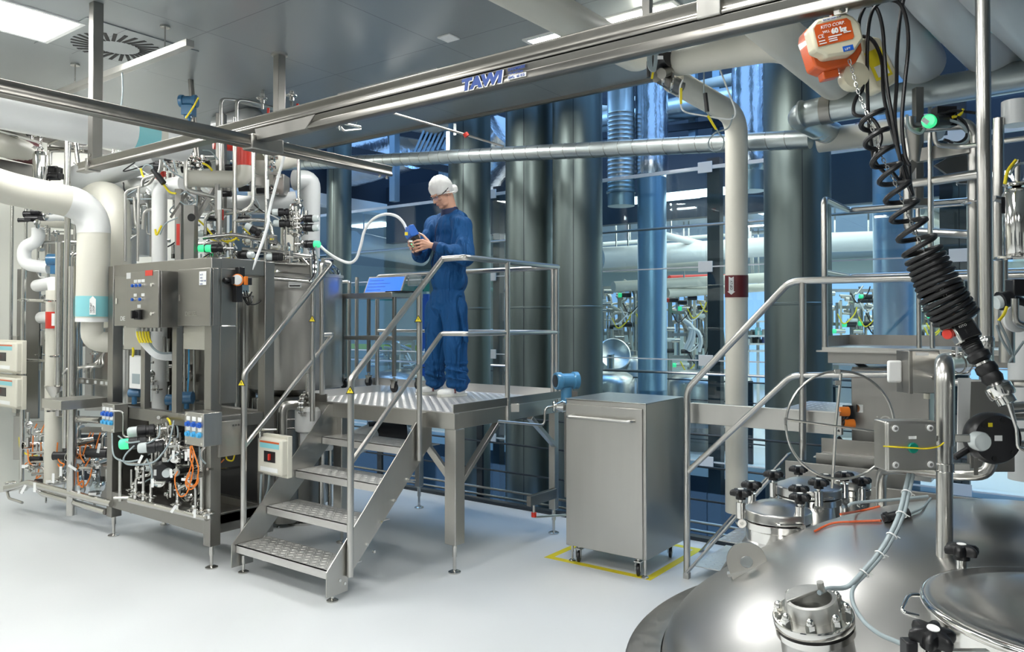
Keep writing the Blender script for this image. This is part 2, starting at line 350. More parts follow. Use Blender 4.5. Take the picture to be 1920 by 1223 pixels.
# small trunking with hangers
a = onZ(310, 48, CEIL); y0 = a.y; zb = CEIL-.17
l, r = onY(107, 172, y0), onY(357, 68, y0)
t = thing('cable_trunking', 'short square steel trunking hung by two rods under the air diffuser', 'trunking', (l.x, y0, zb))
obj('channel', G().bb(l.x, r.x, y0-.03, y0+.03, zb-.05, zb), 'steel', t, .003)
for px in (141, 309):
    g = G(); q = onY(px, 120, y0); q.z = zb; g.cyl(q, V((q.x, y0, CEIL)), .006, 8); g.cyl(V((q.x, y0, CEIL-.015)), V((q.x, y0, CEIL)), .035, 16)
    obj('hanger', g, 'tube', t)
q = onY(229, 130, y0); obj('cord', G().cable([(q.x, y0, zb-.05), (q.x+.01, y0, zb-.2), (q.x-.01, y0, zb-.34), (q.x-.02, y0, zb-.55)], .006), 'grey_hose', t)
# overhead crane rails -------------------------------------------------
RY, RZ = 2.45, 2.745     # long rail
xl, xr = onY(153, 326, RY).x, 0.75
prof_hi = [(-.035, 0), (.035, 0), (.035, .01), (.024, .022), (.024, .04), (.032, .052), (.032, .064), (-.032, .064), (-.032, .052), (-.024, .04), (-.024, .022), (-.035, .01)]
t = thing('crane_rail', 'long double steel crane rail running across the picture with blue maker lettering', 'crane rail', (xl, RY, RZ))
obj('upper_profile', G().prism(prof_hi, (xl, RY, RZ), Y_, Z_, X_, xr-xl), 'profile', t, .003)
x2 = onY(585, 235, RY).x
obj('lower_profile', G().prism([(-.03, -.004), (-.026, -.012), (-.02, -.03), (-.03, -.05), (-.03, -.062), (-.012, -.066), (.012, -.066), (.03, -.062), (.03, -.05), (.02, -.03), (.026, -.012), (.03, -.004)][::-1], (x2, RY, RZ), Y_, Z_, X_, xr-x2), 'profile', t, .002)
obj('joint_sleeve', G().bb(onY(1315, 10, RY).x, onY(1360, 10, RY).x, RY-.043, RY+.043, RZ-.003, RZ+.072), 'steel', t, .004)
ca = onY(172, 325, RY); obj('end_clamp', G().bb(ca.x, ca.x+.03, RY-.045, RY+.045, RZ-.006, RZ+.075), 'steel', t, .003)
q0 = onY(487, 262, RY); obj('end_plate', G().prism([(q0.x, RZ-.002), (onY(600, 238, RY).x, RZ-.002), (onY(582, 252, RY).x, RZ-.062), (q0.x+.02, RZ-.062)], (0, RY-.032, 0), X_, Z_, Y_, .064), 'steel_sheet', t, .002)
a = onY(866, 169, RY-.036); zt = RZ-.060
text('lettering', 'TAWI', (a.x-.001, RY-.0325, zt+.0025), X_, Z_, .062, 'white', t, .0048, .12, sx=1.30)
text('lettering', 'TAWI', (a.x-.004, RY-.034, zt+.005), X_, Z_, .062, 'ink', t, .0036, .12, sx=1.30)
b = onY(952, 140, RY-.036).x
text('lettering', 'DANMARK', (b, RY-.034, zt+.038), X_, Z_, .017, 'ink', t, .0004)
text('lettering', '+45 86172266', (b, RY-.034, zt+.024), X_, Z_, .0125, 'ink', t, .0002)
obj('rating_plate', G().bb(b, b+.086, RY-.0345, RY-.033, zt+.004, zt+.020), 'white', t)
text('lettering', 'SWL:  60 KG', (b+.003, RY-.036, zt+.007), X_, Z_, .0145, 'ink', t, .0003)
# cross rail
RX, CZc = onY(480, 268, RY).x, 2.68
cy0, cy1 = .95, onX(730, 314, RX).y
t = thing('crane_cross_rail', 'steel cross rail hanging under the long crane rail at upper left', 'crane rail', (RX, cy0, CZc-.03))
obj('profile', G().prism([(-.03, -.032), (.03, -.032), (.034, -.022), (.026, -.006), (.026, .012), (.034, .03), (-.034, .03), (-.026, .012), (-.026, -.006), (-.034, -.022)], (RX, cy1, CZc), X_, Z_, -Y_, cy1-cy0), 'profile', t, .004)
ya, yb = onX(463, 262, RX).y, onX(523, 282, RX).y
obj('trolley_sleeve', G().bb(RX-.044, RX+.044, ya, yb, CZc-.042, CZc+.038), 'steel_sheet', t, .008)
obj('end_screws', G().cyl((RX+.01, cy1-.03, CZc-.05), (RX+.01, cy1-.03, CZc-.03), .008).cyl((RX+.01, cy1-.09, CZc-.05), (RX+.01, cy1-.09, CZc-.03), .008), 'tube', t)
# hangers
p = P(178, 300, 5.07); t = thing('rail_hanger', 'square steel hanger post at upper left holding the end of the long rail', 'hanger post', (p.x, RY, RZ+.06))
pz = onY(178, 306, RY+.0)
obj('post', G().bb(pz.x-.033, pz.x+.033, RY-.033, RY+.033, RZ+.062, CEIL), 'steel_dark', t, .004)
obj('bolt', G().cyl((pz.x-.033, RY-.036, RZ+.12), (pz.x-.033, RY-.06, RZ+.12), .012, 8).cyl((pz.x+.01, RY-.04, RZ+.09), (pz.x+.01, RY-.034, RZ+.09), .012, 8), 'tube', t)
c = onZ(524, 101, CEIL)
t = thing('ceiling_post', 'steel post with round flange fixed to the ceiling, left of centre', 'hanger post', (c.x, c.y, CEIL))
obj('post', G().bb(c.x-.034, c.x+.034, c.y-.034, c.y+.034, 3.2, CEIL), 'steel_dark', t, .004)
obj('flange', G().cyl((c.x, c.y, CEIL-.018), (c.x, c.y, CEIL), .062, 24), 'steel', t)
for k, (px, py) in enumerate(((1214, 10), (1340, 62), (1437, 45))):
    q = P(px, py, 4.1 if k else 3.1)
    one('rail_strut', G().bb(q.x-.016, q.x+.016, q.y-.016, q.y+.016, q.z-(.05 if k == 0 else .0), CEIL), 'steel_dark',
        ('thin square strut from the ceiling to the top of the crane rail', 'thin square strut behind the crane rail, above the beige horizontal pipe', 'thin strut behind the crane rail above the pipe elbow')[k], 'hanger post')
# ------------------------------------------------------------------ shaft: columns, glass, railings
for px, wd, Y, lab in ((635, .31, 6.6, 'slim dark column furthest left, beside the process tanks'), (880, .47, 6.62, 'dark metal-clad column right behind the worker'), (992, .495, 6.62, 'dark metal-clad column in the middle, left one of the close pair'),
                    (1083, .50, 6.62, 'dark metal-clad column in the middle, right one of the close pair'), (1496, .53, 6.6, 'dark metal-clad column standing alone right of the maroon-banded pipe')):
    q = onY(px, 605, Y); t = thing('clad_column', lab, 'column', (q.x, Y, -3)); r = wd/2
    obj('cladding', G().lathe((q.x, Y, -3), Z_, [(r, 0), (r, 4.88), (r+.004, 4.885), (r+.004, 4.90), (r, 4.905), (r, 9)], 56), 'column', t)
    dd = (-CF*.97-CR*.24 if px < 1200 else -CF*.98+CR*-.2).normalized(); s = dd.cross(Z_)
    obj('seam', G().box(V((q.x, Y, 1.5))+dd*(r+.0005), (.006, .004, 9), (s, dd, Z_)), 'darkframe', t)
def railing(name, lab, Y, x0, x1, zs, posts, r=.009, pw=.05, pd=.03, top=None, m='darkframe'):
    t = thing(name, lab, 'railing', ((x0+x1)/2, Y, 0))
    g = G()
    for z in zs: g.cyl((x0, Y, z), (x1, Y, z), r, 8)
    obj('bars', g, m, t)
    for x in posts: obj('post', G().bb(x-pw/2, x+pw/2, Y+.01, Y+.01+pd, -.6, top or 1.0), m, t, .002)
    return t
px2x = lambda px, Y: onY(px, 605, Y).x
railing('shaft_railing', 'black rod railing along the near edge of the service shaft', 5.98, -8.9, 4.2, (.30, .57, .83), [px2x(p, 6) for p in (713, 900, 1388)]+[1.2, 3], pw=.07, top=1.02)
one('shaft_rod', G().cyl((-8.9, 5.97, .12), (4.2, 5.97, .12), .012, 8).cyl((-8.9, 5.99, .045), (4.2, 5.99, .045), .012, 8), 'rail', 'pair of low steel rods along the floor edge by the shaft', 'rod')
GY = 7.4
xs = [-9.4, px2x(922, GY), px2x(1324, GY), px2x(1800, GY), 4.4]
for i, (a, b) in enumerate(zip(xs, xs[1:])):
    o = struct('window_%d' % (i+2), G().bb(a+.004, b-.004, GY, GY+.016, -2.5, 3.31), 'glass')
g = G()
for z in (3.31, 2.30, 1.36, .35): g.bb(-9.4, 4.4, GY-.006, GY+.02, z-(.03 if z > 3 else .006), z+.006)
struct('trim_3', g, 'white_ins')
one('rail_reflection', G().cyl((-9.4, GY-.09, 2.71), (4.4, GY-.09, 2.71), .014, 8).cyl((-9.4, GY-.09, 1.23), (4.4, GY-.09, 1.23), .014, 8), 'rail', 'two thin rods for handrail reflections along the glass wall behind the columns', 'rail')  # handrail reflections in the glass, shaped as rods
g = G()
for x in xs[1:4]:
    for z in (3.30, 2.30, 1.36, .35): g.bb(x-.075, x+.075, GY-.02, GY-.007, z-.055, z+.055)
struct('trim_4', g, 'white_ins', .003)
for k, x in enumerate(xs[1:4]):
    wd = (.10, .13, .20)[k]; x = x+(.03, .06, -.05)[k]; struct('trim_%d' % (5+k), G().bb(x-wd/2, x+wd/2, GY+.05, GY+.15, -2.5, 3.4 if k < 2 else 4.6), 'darkframe')
# ducts in the shaft
def shaftduct(name, lab, px, Y, r, z0, z1, m, ribs=False, foil=None):
    q = onY(px, 605, Y); t = thing(name, lab, 'duct', (q.x, Y, z0))
    pr = [(0, 0), (r, 0)]
    if ribs:
        pr = [(0, 0), (r, 0), (r, .14), (r*1.09, .15), (r*1.09, .17), (r, .18)]; z = .2
        while z < z1-z0-.25: pr += [(r, z), (r*1.035, z+.012), (r, z+.024)]; z += .05
    else: pr += [(r, (z1-z0)*.46), (r*1.012, (z1-z0)*.46+.004), (r*1.012, (z1-z0)*.46+.02), (r, (z1-z0)*.46+.024)]
    pr += [(r, z1-z0), (0, z1-z0)]
    obj('duct_wall', G().lathe((q.x, Y, z0), Z_, pr, 40), m, t)
    if foil:
        a, b = foil; R = r*1.13; n = 14
        obj('foil_wrap', G().lathe((q.x, Y, a), Z_, [(r, -.05), (R, 0)]+[(R*(1+.012*math.sin(k*2.1)), (b-a)*k/n) for k in range(1, n)]+[(R, b-a)], 40), 'foil', t)
    return t
shaftduct('riser_duct', 'pale blue riser duct behind the glass, foil-wrapped at its top', 1223, 8.1, .165, -3, 5.6, 'blue_duct', False, (3.45, 5.6))
t = shaftduct('ribbed_duct', 'ribbed spiral duct ending in an open spigot high behind the glass', 1165, 7.9, .155, 3.08, 4.4, 'galv', True)
q = onY(1165, 605, 7.9)
obj('elbow', G().tube([(q.x, 7.9, 4.3), (q.x, 7.9, 4.75), (q.x+1.0, 7.9, 4.9)], .155, .3, 32), 'galv', t)
shaftduct('foil_duct', 'foil-wrapped riser duct right of the beige downpipe, high behind the glass', 1407, 7.9, .155, 3.1, 5.2, 'galv', False, (3.35, 4.72))
shaftduct('riser_duct', 'wide pale blue riser duct behind the right-hand walkway', 1680, 7.9, .19, -3, 5.6, 'blue_duct')
# side hall (seen left of the worker) and far hall ------------------------------
struct('floor_side', G().bb(-19, -9.4, 6.2, 20, -.2, 0), 'floor'); struct('floor_far', G().bb(-9.4, 9, 9.3, 20.2, -.2, 0), 'floor')
struct('wall_pit', G().bb(-19, 9, 9.3, 9.4, -3, -.2), 'panel_dark'); struct('floor_shaft', G().bb(-19, 9, 5.9, 9.4, -3.1, -3), 'darkframe')
struct('ceiling_far', G().bb(-9.4, 9, 9.3, 20.2, 3.3, 3.4), 'ceiling'); struct('ceiling_side', G().bb(-19, -9.4, 6.2, 20, 3.6, 3.7), 'ceiling')
struct('wall_far', G().bb(-19, 9, 20, 20.2, -3, 6.5), 'farwall'); struct('wall_end', G().bb(8.9, 9.1, 5.9, 20, -3, 6.5), 'farwall'); struct('wall_side', G().bb(-19.2, -19, 5.9, 20, -3, 6.5), 'farwall')
struct('wall_shaft', G().bb(-19, 9, 12.3, 12.5, 3.45, 7.4), 'panel_dark')
struct('trim_8', G().bb(-9.4, 9, 9.15, 9.3, 3.06, 4.0), 'panel_dark'); struct('trim_9', G().bb(-9.6, -9.4, 6.1, 20, 3.72, 4.5), 'panel_dark')
struct('trim_10', G().bb(-9.62, -9.38, 6.1, 20, 3.55, 3.72), 'white_ins')
struct('window_1', G().bb(px2x(1340, 19.9), px2x(1900, 19.9), 19.85, 19.95, .2, 2.75), 'window')
struct('window_6', G().bb(px2x(1100, 19.9), px2x(1330, 19.9), 19.85, 19.95, 1.5, 2.6), 'window')
railing('far_railing', 'black rod railing of the far hall beyond the glass', 9.4, -9.3, 8.8, (.25, .5, .75, 1.0), [px2x(p, 9.4) for p in (690, 800, 1150, 1405, 1560, 1760)], pw=.06, top=1.02)
struct('wall_booth', G().bb(px2x(668, 14), px2x(800, 14), 14, 14.1, 0, 2.5), 'farwall'); struct('trim_11', G().bb(px2x(668, 14), px2x(800, 14), 13.9, 14.1, 2.5, 2.7), 'green')
one('floor_stripe_band', G().bb(px2x(655, 9.5), px2x(792, 9.5), 9.45, 9.46, 1.27, 1.36), 'lime', 'lime green marking band on the glass seen under the laptop trolley', 'marking band')
one('blue_door_panel', G().bb(px2x(772, 13), px2x(792, 13), 13.2, 13.25, 0, 2.4), 'blue', 'bright blue panel in the hall behind, left of the worker\'s legs', 'panel')
for k, (px, py, d) in enumerate(((1235, 370, 11), (1303, 362, 12.5), (1390, 393, 15), (1240, 385, 17), (1480, 392, 13), (700, 422, 14), (1650, 365, 12))):
    q = onZ(px, py, 3.3 if px > 900 else 3.6)
    t = thing('ceiling_light', 'bright ceiling light beyond the glass, '+('by the ribbed duct spigot', 'just left of the dark glass post', 'right of the cream downpipe', 'behind the pale blue riser', 'behind the lone dark column', 'in the side hall left of the worker', 'by the wide riser at right')[k], 'ceiling light', q, 'far hall ceiling lights')
    obj('diffuser', G().box(q-Z_*.012, (.9, .45, .02)), 'farlamp', t)
# plant above the shaft: foil ducts, steel sections and pipes lit by the daylight
for px0, py0, d0, px1, py1, d1, r, m, lab in (
        (655, 300, 12, 770, 262, 11, .42, 'foil', 'fat foil-wrapped duct in the plant space above the hall, left end'),
        (770, 262, 11.5, 840, 190, 10, .25, 'cream', 'cream duct rising in the plant space behind the spiral duct'),
        (905, 330, 11, 960, 250, 10.5, .35, 'foil', 'crumpled foil duct between the two middle columns'),
        (1130, 230, 11.5, 1460, 170, 9.5, .16, 'galv', 'grey duct high behind the glass, crossing behind the foil riser'),
        (1240, 290, 11, 1480, 262, 10, .12, 'galv', 'lower grey duct high behind the glass near the downpipe'),
        (1700, 60, 8.5, 1770, 170, 8.5, .2, 'foil', 'slanting foil duct at upper right between the grey pipes'),
        (1130, 205, 12, 1450, 130, 10, .08, 'cream', 'cream pipe high behind the ribbed duct')):
    one('plant_duct', G().tube([P(px0, py0, d0), P(px1, py1, d1)], r, 0, 24), m, lab, 'duct')
for k in range(9):
    px = 775+k*9; one('plant_channel', G().bar(P(px, 292-k*2, 10.5), P(px+38, 205-k, 10.5), .05, .03), 'blue_duct', 'slanted blue-lit steel channel in the plant space left of the worker\'s column', 'channel', 'slanted channels in the plant space')
for (a, b, c, e) in ((560, 262, 900, 330), (650, 232, 1040, 300), (820, 170, 1050, 250), (1130, 190, 1480, 225), (1130, 255, 1500, 215), (1130, 150, 1560, 262)):
    one('plant_beam', G().bar(P(a, b, 10.8), P(c, e, 10.2), .06, .09), 'panel_dark', 'dark steel beam in the plant space above the shaft', 'beam', 'dark plant space beams')
for px in (832, 740, 1300, 1345, 1590):
    q = P(px, 240, 10.6); one('plant_post', G().bb(q.x-.05, q.x+.05, q.y-.05, q.y+.05, 3.4, 6), 'blue_duct', 'upright blue-grey steel post in the plant space, '+{832: 'left of the worker\'s column', 740: 'furthest left, above the side hall', 1300: 'left of the beige downpipe elbow', 1345: 'behind the beige downpipe elbow', 1590: 'right of the lone dark column'}[px], 'post', 'plant space posts')
# ================================================================== LEFT: PROCESS SKIDS
def PL(l): return [P(*q) for q in l]
def pipe(t, l, r, m='tube', bend=None, name='pipe', seg=14): return obj(name, G().tube(PL(l), r, bend, seg), m, t)
def cab(t, l, r, m='grey_hose', name='cable'): return obj(name, G().cable(PL(l), r), m, t)
# ---- front skid -------------------------------------------------
SX0, SX1, SY0, SY1, ST = -6.44, -4.96, 3.13, 3.66, 2.2
sk = thing('process_skid', 'steel-framed process skid in front with button boxes, valves and two door cabinets', 'process skid', (SX0, SY0, 0))
def post(x, y, s=.085, z0=.16, z1=ST): return obj('frame_post', G().bb(x, x+s, y, y+s, z0, z1), 'steel_sheet', sk, .004)
for x in (SX0, SX1-.085):
    for y in (SY0, SY1-.085): post(x, y)
for z0, z1 in ((.24, .37), (.98, 1.07), (ST-.11, ST+.005)):
    for y in (SY0+.005, SY1-.08): obj('frame_beam', G().bb(SX0+.08, SX1-.085, y, y+.07, z0, z1), 'steel_sheet', sk, .003)
    for x in (SX0+.005, SX1-.08):
        if z0 > .5 or x < -5: obj('frame_beam', G().bb(x, x+.07, SY0+.085, SY1-.085, z0, z1), 'steel_sheet', sk, .003)
obj('frame_beam', G().bb(SX1-.08, SX1-.01, SY0+.085, SY1-.085, .30, .38), 'steel_sheet', sk, .003)
for x in (SX0+.042, SX1-.042):
    for y in (SY0+.042, SY1-.042): g = G(); foot(g, (x, y, 0), .17, .017); obj('foot', g, 'tube', sk)
g = G(); foot(g, (-5.7, 4.0, 0), .3, .014); obj('foot', g, 'tube', sk)
obj('base_tray', G().bb(SX0+.08, SX1-.08, SY0+.08, SY1-.08, .30, .315), 'steel_dark', sk)
obj('shade_backing', G().bb(SX0+.1, -5.75, SY1-.05, SY1-.03, 1.1, 1.9), 'steel_dark', sk)  # sheet added to darken the skid interior, standing for its shade
obj('shade_backing', G().bb(SX0+.05, SX1-.1, SY1-.03, SY1-.01, .36, .99), 'black', sk)  # black sheet in place of the dark void behind the valves
for px in (272, 331): a = onY(px, 700, SY0+.03); obj('frame_post', G().bb(a.x-.03, a.x+.03, SY0+.01, SY0+.06, 1.07, ST-.1), 'steel_sheet', sk, .003)
for pa, pb in (((232, 655), (278, 615)), ((344, 655), (393, 612))):
    a, b = onY(*pa, SY0+.02), onY(*pb, SY0+.02); obj('cover_panel', G().bb(a.x, b.x, SY0+.02, SY0+.03, a.z, b.z+.02), 'steel', sk, .002)
# side cladding towards the tank
def side(py0, px0, py1, px1, X, m='steel_sheet', th=.012, nm='side_panel'):
    a, b = onX(px0, py0, X), onX(px1, py1, X); return obj(nm, G().bb(X-th, X, a.y, b.y, a.z, b.z), m, sk, .002)
side(503, 415, 610, 443, SX1+.005); side(612, 413, 755, 443, SX1+.006); side(792, 411, 852, 452, SX1+.02, 'steel', .05, 'junction_box')
a = onX(436, 800, SX1+.022); text('lettering', 'K-31 B', a, Y_, Z_, .02, 'blackink', sk); 
# inner vessels of the skid
for px, py0, py1, d, r, m in ((461, 560, 940, 6.9, .09, 'tube'), (427, 620, 900, 7.2, .13, 'steel'), (245, 655, 770, 7.0, .14, 'tube'), (378, 625, 770, 6.6, .10, 'tube')):
    a, b = P(px, py0, d), P(px, py1, d); b.x, b.y = a.x, a.y
    obj('vessel', G().lathe(b, Z_, [(0, -.06), (r*.6, -.045), (r, 0), (r, (a-b).length), (r*.6, (a-b).length+.045), (0, (a-b).length+.06)], 32), m, sk)
pipe(sk, [(299, 345, 6.6), (299, 790, 6.6)], .062, 'white_ins', name='insulated_pipe', seg=24); obj('pipe_end', G().ball(P(299, 792, 6.6), .085, 20, (0, 0, 1), .7), 'cream', sk)
pipe(sk, [(346, 625, 6.4), (346, 770, 6.4)], .012); pipe(sk, [(364, 625, 6.4), (364, 780, 6.4)], .012); pipe(sk, [(228, 660, 6.6), (228, 770, 6.6)], .010)
cab(sk, [(354, 655, 6.3), (354, 690, 6.3), (352, 735, 6.3)], .006, 'lblue')
for px, py, rr in ((322, 750, .045), (350, 746, .05), (252, 737, .035)):
    q = P(px, py, 6.3); v = obj('flow_meter', G().cyl(q-CR*.04, q+CR*.05, rr, 20).cyl(q, q-Z_*.09, .02, 12), 'instr', sk); obj('dial', G().cyl(q-CR*.045, q-CR*.038, rr*.75, 20), 'black', v)
# lower valve field
for px, py, d, cp, L, r, tw in ((211+28, 811, 5.75, 'clear', .30, .045, 1), (229-6, 834, 5.65, 'green', .30, .045, 1), (258, 841, 5.6, 'clear', .28, .045, 1), (270, 878, 6.2, 'clear', .2, .035, 1), (348, 862, 6.2, 'clear', .2, .035, -1)):
    ax = (CR*tw+CF*.35+Z_*.06).normalized(); valve(sk, P(px, py, d), ax, L, r, cp)
q = P(309, 884, 5.9); g = G().lathe(q-CF*.05, CF, [(0, 0), (.06, 0), (.085, .02), (.088, .04), (.088, .1), (.07, .13), (0, .13)], 28)
v = obj('butterfly_valve', g, 'black', sk); obj('cap', G().lathe(q-CF*.10+CR*.05, CF, [(0, 0), (.03, .005), (.036, .03), (.036, .05), (0, .05)], 18), 'clear', v); obj('label', G().box(q-CR*.05-CF*.052, (.02, .002, .045), (CR, CF, Z_)), 'white', v)
pipe(sk, [(243, 938, 5.95), (388, 972, 5.45)], .022, name='manifold'); pipe(sk, [(246, 960, 6.5), (388, 935, 6.1)], .016, name='manifold')
for i, (px, py, d) in enumerate(((254, 925, 5.9), (269, 928, 5.85), (283, 932, 5.82), (333, 945, 5.62), (364, 955, 5.52), (378, 958, 5.5), (372, 949, 5.6), (249, 918, 6.0), (392, 962, 5.45))):
    g = G(); clampg(g, P(px, py, d), Z_, .024); g.cyl(P(px, py, d)-Z_*.04, P(px, py, d)+Z_*.03, .014, 10); obj('clamp', g, 'polish', sk)
for l, r in (([(255, 925, 5.9), (255, 896, 5.9), (283, 890, 5.9), (283, 860, 5.9)], .011), ([(269, 928, 5.85), (269, 870, 5.85), (276, 862, 5.85)], .010), ([(283, 932, 5.82), (283, 905, 5.8), (310, 905, 5.8)], .01), ([(333, 945, 5.62), (333, 918, 5.65), (346, 910, 5.65), (362, 912, 5.6)], .011),
            ([(367, 955, 5.52), (367, 915, 5.52), (352, 900, 5.5)], .010), ([(378, 958, 5.5), (378, 845, 5.5), (385, 838, 5.5)], .012), ([(300, 835, 5.9), (330, 838, 5.8), (345, 840, 5.7), (362, 837, 5.6)], .014), ([(315, 829, 5.8), (315, 800, 5.8), (345, 790, 5.8)], .012),
            ([(306, 790, 6.0), (306, 820, 6.0)], .01), ([(240, 870, 6.1), (300, 872, 6.0), (390, 874, 5.8)], .012), ([(247, 880, 6.3), (247, 930, 6.3)], .012), ([(388, 840, 5.9), (388, 960, 5.9)], .018), ([(226, 860, 6.2), (226, 940, 6.2)], .016), ([(389, 880, 5.4), (420, 880, 5.7), (448, 876, 5.9)], .009)):
    pipe(sk, l, r)
for k in range(6):
    a = P(304+k*7, 826+(k % 3)*5, 5.78-k*.02); g = G(); clampg(g, a, CR if k % 2 else Z_, .026); obj('clamp', g, 'polish', sk)
q = P(311, 858, 5.75); obj('drain_cock', G().cyl(q, q-Z_*.03, .026, 12).cyl(q, q+Z_*.07, .012, 10), 'tube', sk)
for a, b, r in (((330, 886, 5.45), (362, 878, 5.75), .028), ((357, 893, 5.35), (389, 887, 5.65), .030)):
    a, b = P(*a), P(*b); g = G(); u, v, w_ = frame(b-a); g.lathe(a, b-a, [(r*.9, .012), (r*.9, 0), (r, 0), (r, (b-a).length), (0, (b-a).length)], 22); g.lathe(a+w_*.012, w_, [(0, 0), (r*.9, 0)], 22); obj('sight_tube', g, 'polish', sk)
for px, py, ti in ((325, 845, 0), (349, 848, 0), (353, 842, .1), (267, 854, -.45), (286, 898, 0), (340, 899, 1.5), (365, 955, 0), (320, 880, .1), (330, 948, -.6)): tag(sk, P(px, py, 5.4), .018, .06 if px != 340 else .075, ti)
for l in (([358, 836, 5.35], [357, 860, 5.33], [362, 878, 5.32], [357, 905, 5.3], [350, 925, 5.3], [338, 931, 5.3], [330, 915, 5.3], [328, 896, 5.3], [333, 884, 5.32]),
          ([360, 836, 5.35], [368, 862, 5.33], [372, 880, 5.32], [368, 905, 5.3], [358, 912, 5.3], [350, 902, 5.3], [356, 890, 5.3]), ([356, 838, 5.36], [362, 858, 5.34], [355, 885, 5.33], [348, 905, 5.32], [357, 918, 5.3], [371, 905, 5.3], [370, 890, 5.3]),
          ([410, 860, 5.75], [413, 868, 5.75], [420, 862, 5.8]), ([411, 862, 5.7], [409, 890, 5.7], [410, 920, 5.7])):
    cab(sk, l, .0045, 'orange')
cab(sk, [(424, 853, 5.8), (426, 862, 5.8), (436, 864, 5.8), (440, 853, 5.85)], .006, 'yellow')
for l in (([210, 813, 5.9], [212, 850, 5.8], [222, 862, 5.6], [240, 866, 5.5], [260, 863, 5.5]), ([252, 836, 5.5], [236, 852, 5.45], [232, 865, 5.45], [245, 872, 5.45], [285, 868, 5.45], [305, 850, 5.5], [318, 830, 5.6]),
          ([318, 830, 5.6], [322, 810, 5.6], [326, 790, 5.7]), ([275, 860, 5.5], [285, 885, 5.5], [284, 905, 5.5], [295, 912, 5.5]), ([374, 838, 5.38], [376, 858, 5.4], [386, 870, 5.4]), ([222, 818, 5.9], [240, 830, 5.6], [262, 828, 5.6]), ([300, 800, 5.7], [296, 820, 5.6], [270, 835, 5.6]),
          ([330, 790, 5.8], [334, 812, 5.7], [330, 830, 5.7]), ([335, 850, 5.6], [322, 858, 5.6], [314, 866, 5.6])):
    cab(sk, l, .006, 'grey_hose')
cab(sk, [(314, 785, 5.8), (318, 790, 5.7), (320, 797, 5.7)], .008, 'yellow')
random.seed(11)
for k in range(26):
    px, py = 290+random.random()*95, 800+random.random()*70; a = P(px, py, 6.2+random.random()*.4); cab_c = ('grey_hose', 'black', 'tube')[k % 3]
    obj('cable' if k % 3 < 2 else 'pipe', G().cable([a, a+CR*random.uniform(-.1, .1)-Z_*.07, a+CR*random.uniform(-.2, .2)-Z_*.16], .006 if k % 3 < 2 else .009), cab_c, sk)
obj('left_panel', G().bb(SX0+.03, SX0+.045, SY0+.09, SY1-.05, .33, .97), 'steel_dark', sk)
random.seed(31)
def clutter(par, n, x0, x1, y0, y1, d0, d1, nt, nc, rr=(.008, .011, .014, .018)):
    for k in range(nt):
        x, y, d = random.uniform(x0, x1), random.uniform(y0, y1), random.uniform(d0, d1); a = P(x, y, d); r = random.choice(rr)
        e = [random.choice((CR*random.uniform(-.16, .16), Z_*random.uniform(-.22, .22), CF*random.uniform(-.1, .1))) for _ in range(3)]; e[1] = Z_*random.uniform(-.2, .2)
        pts = [a]
        for q in e:
            if q.length > .05: pts.append(pts[-1]+q)
        if len(pts) > 1: obj(n, G().tube(pts, r, .035, 10), random.choice(('tube', 'tube', 'rail', 'polish')), par)
    for k in range(nc):
        a = P(random.uniform(x0, x1), random.uniform(y0, y1), random.uniform(d0, d1)-.05); g = G(); w_ = random.choice((CR, Z_, CF)); clampg(g, a, w_, random.uniform(.018, .03), k % 2); g.cyl(a-w_*.035, a+w_*.035, .015, 10); obj('fitting', g, 'polish', par)
clutter(sk, 'tubing', 258, 368, 805, 935, 5.85, 6.1, 28, 22, (.007, .009, .011, .014))
clutter(sk, 'tubing', 255, 370, 670, 740, 6.4, 6.6, 8, 6)
for k in range(8):
    q = P(random.uniform(285, 385), random.uniform(805, 870), 5.95); obj('actuator_block', G().cyl(q-CR*.05, q+CR*.05, .028, 14), 'black', sk)
# button boxes on the skid
def button_box(px0, py0, px1, py1, Yf, dx, lab):
    a, b = onY(px0, py1, Yf), onY(px1, py0, Yf); t = thing('button_box', lab, 'button box', (a.x, Yf, a.z))
    obj('enclosure', G().bb(a.x, b.x, Yf, Yf+dx, a.z, b.z), 'steel', t, .004); W, H = b.x-a.x, b.z-a.z
    for i in range(3):
        for j in range(2):
            x, z = a.x+W*(.2+.3*i), b.z-H*(.36+.30*j)
            obj('button', G().lathe((x, Yf, z), -Y_, [(.02, 0), (.02, .008), (.015, .010), (.015, .022), (0, .023)], 16), 'blue' if j == 0 else 'lblue', t)
            obj('label_plate', G().bb(x-.022, x+.022, Yf-.002, Yf, z+.024, z+.052), 'white', t)
    for x in (a.x+.02, b.x-.02):
        for z in (a.z+.02, b.z-.02): obj('screw', G().cyl((x, Yf-.004, z), (x, Yf, z), .009, 12), 'polish', t)
button_box(190, 759, 214, 808, 3.02, .11, 'steel button box with three blue buttons at the left corner of the front skid')
button_box(346, 776, 382, 833, 2.98, .14, 'steel button box with three blue buttons at the right corner of the front skid')
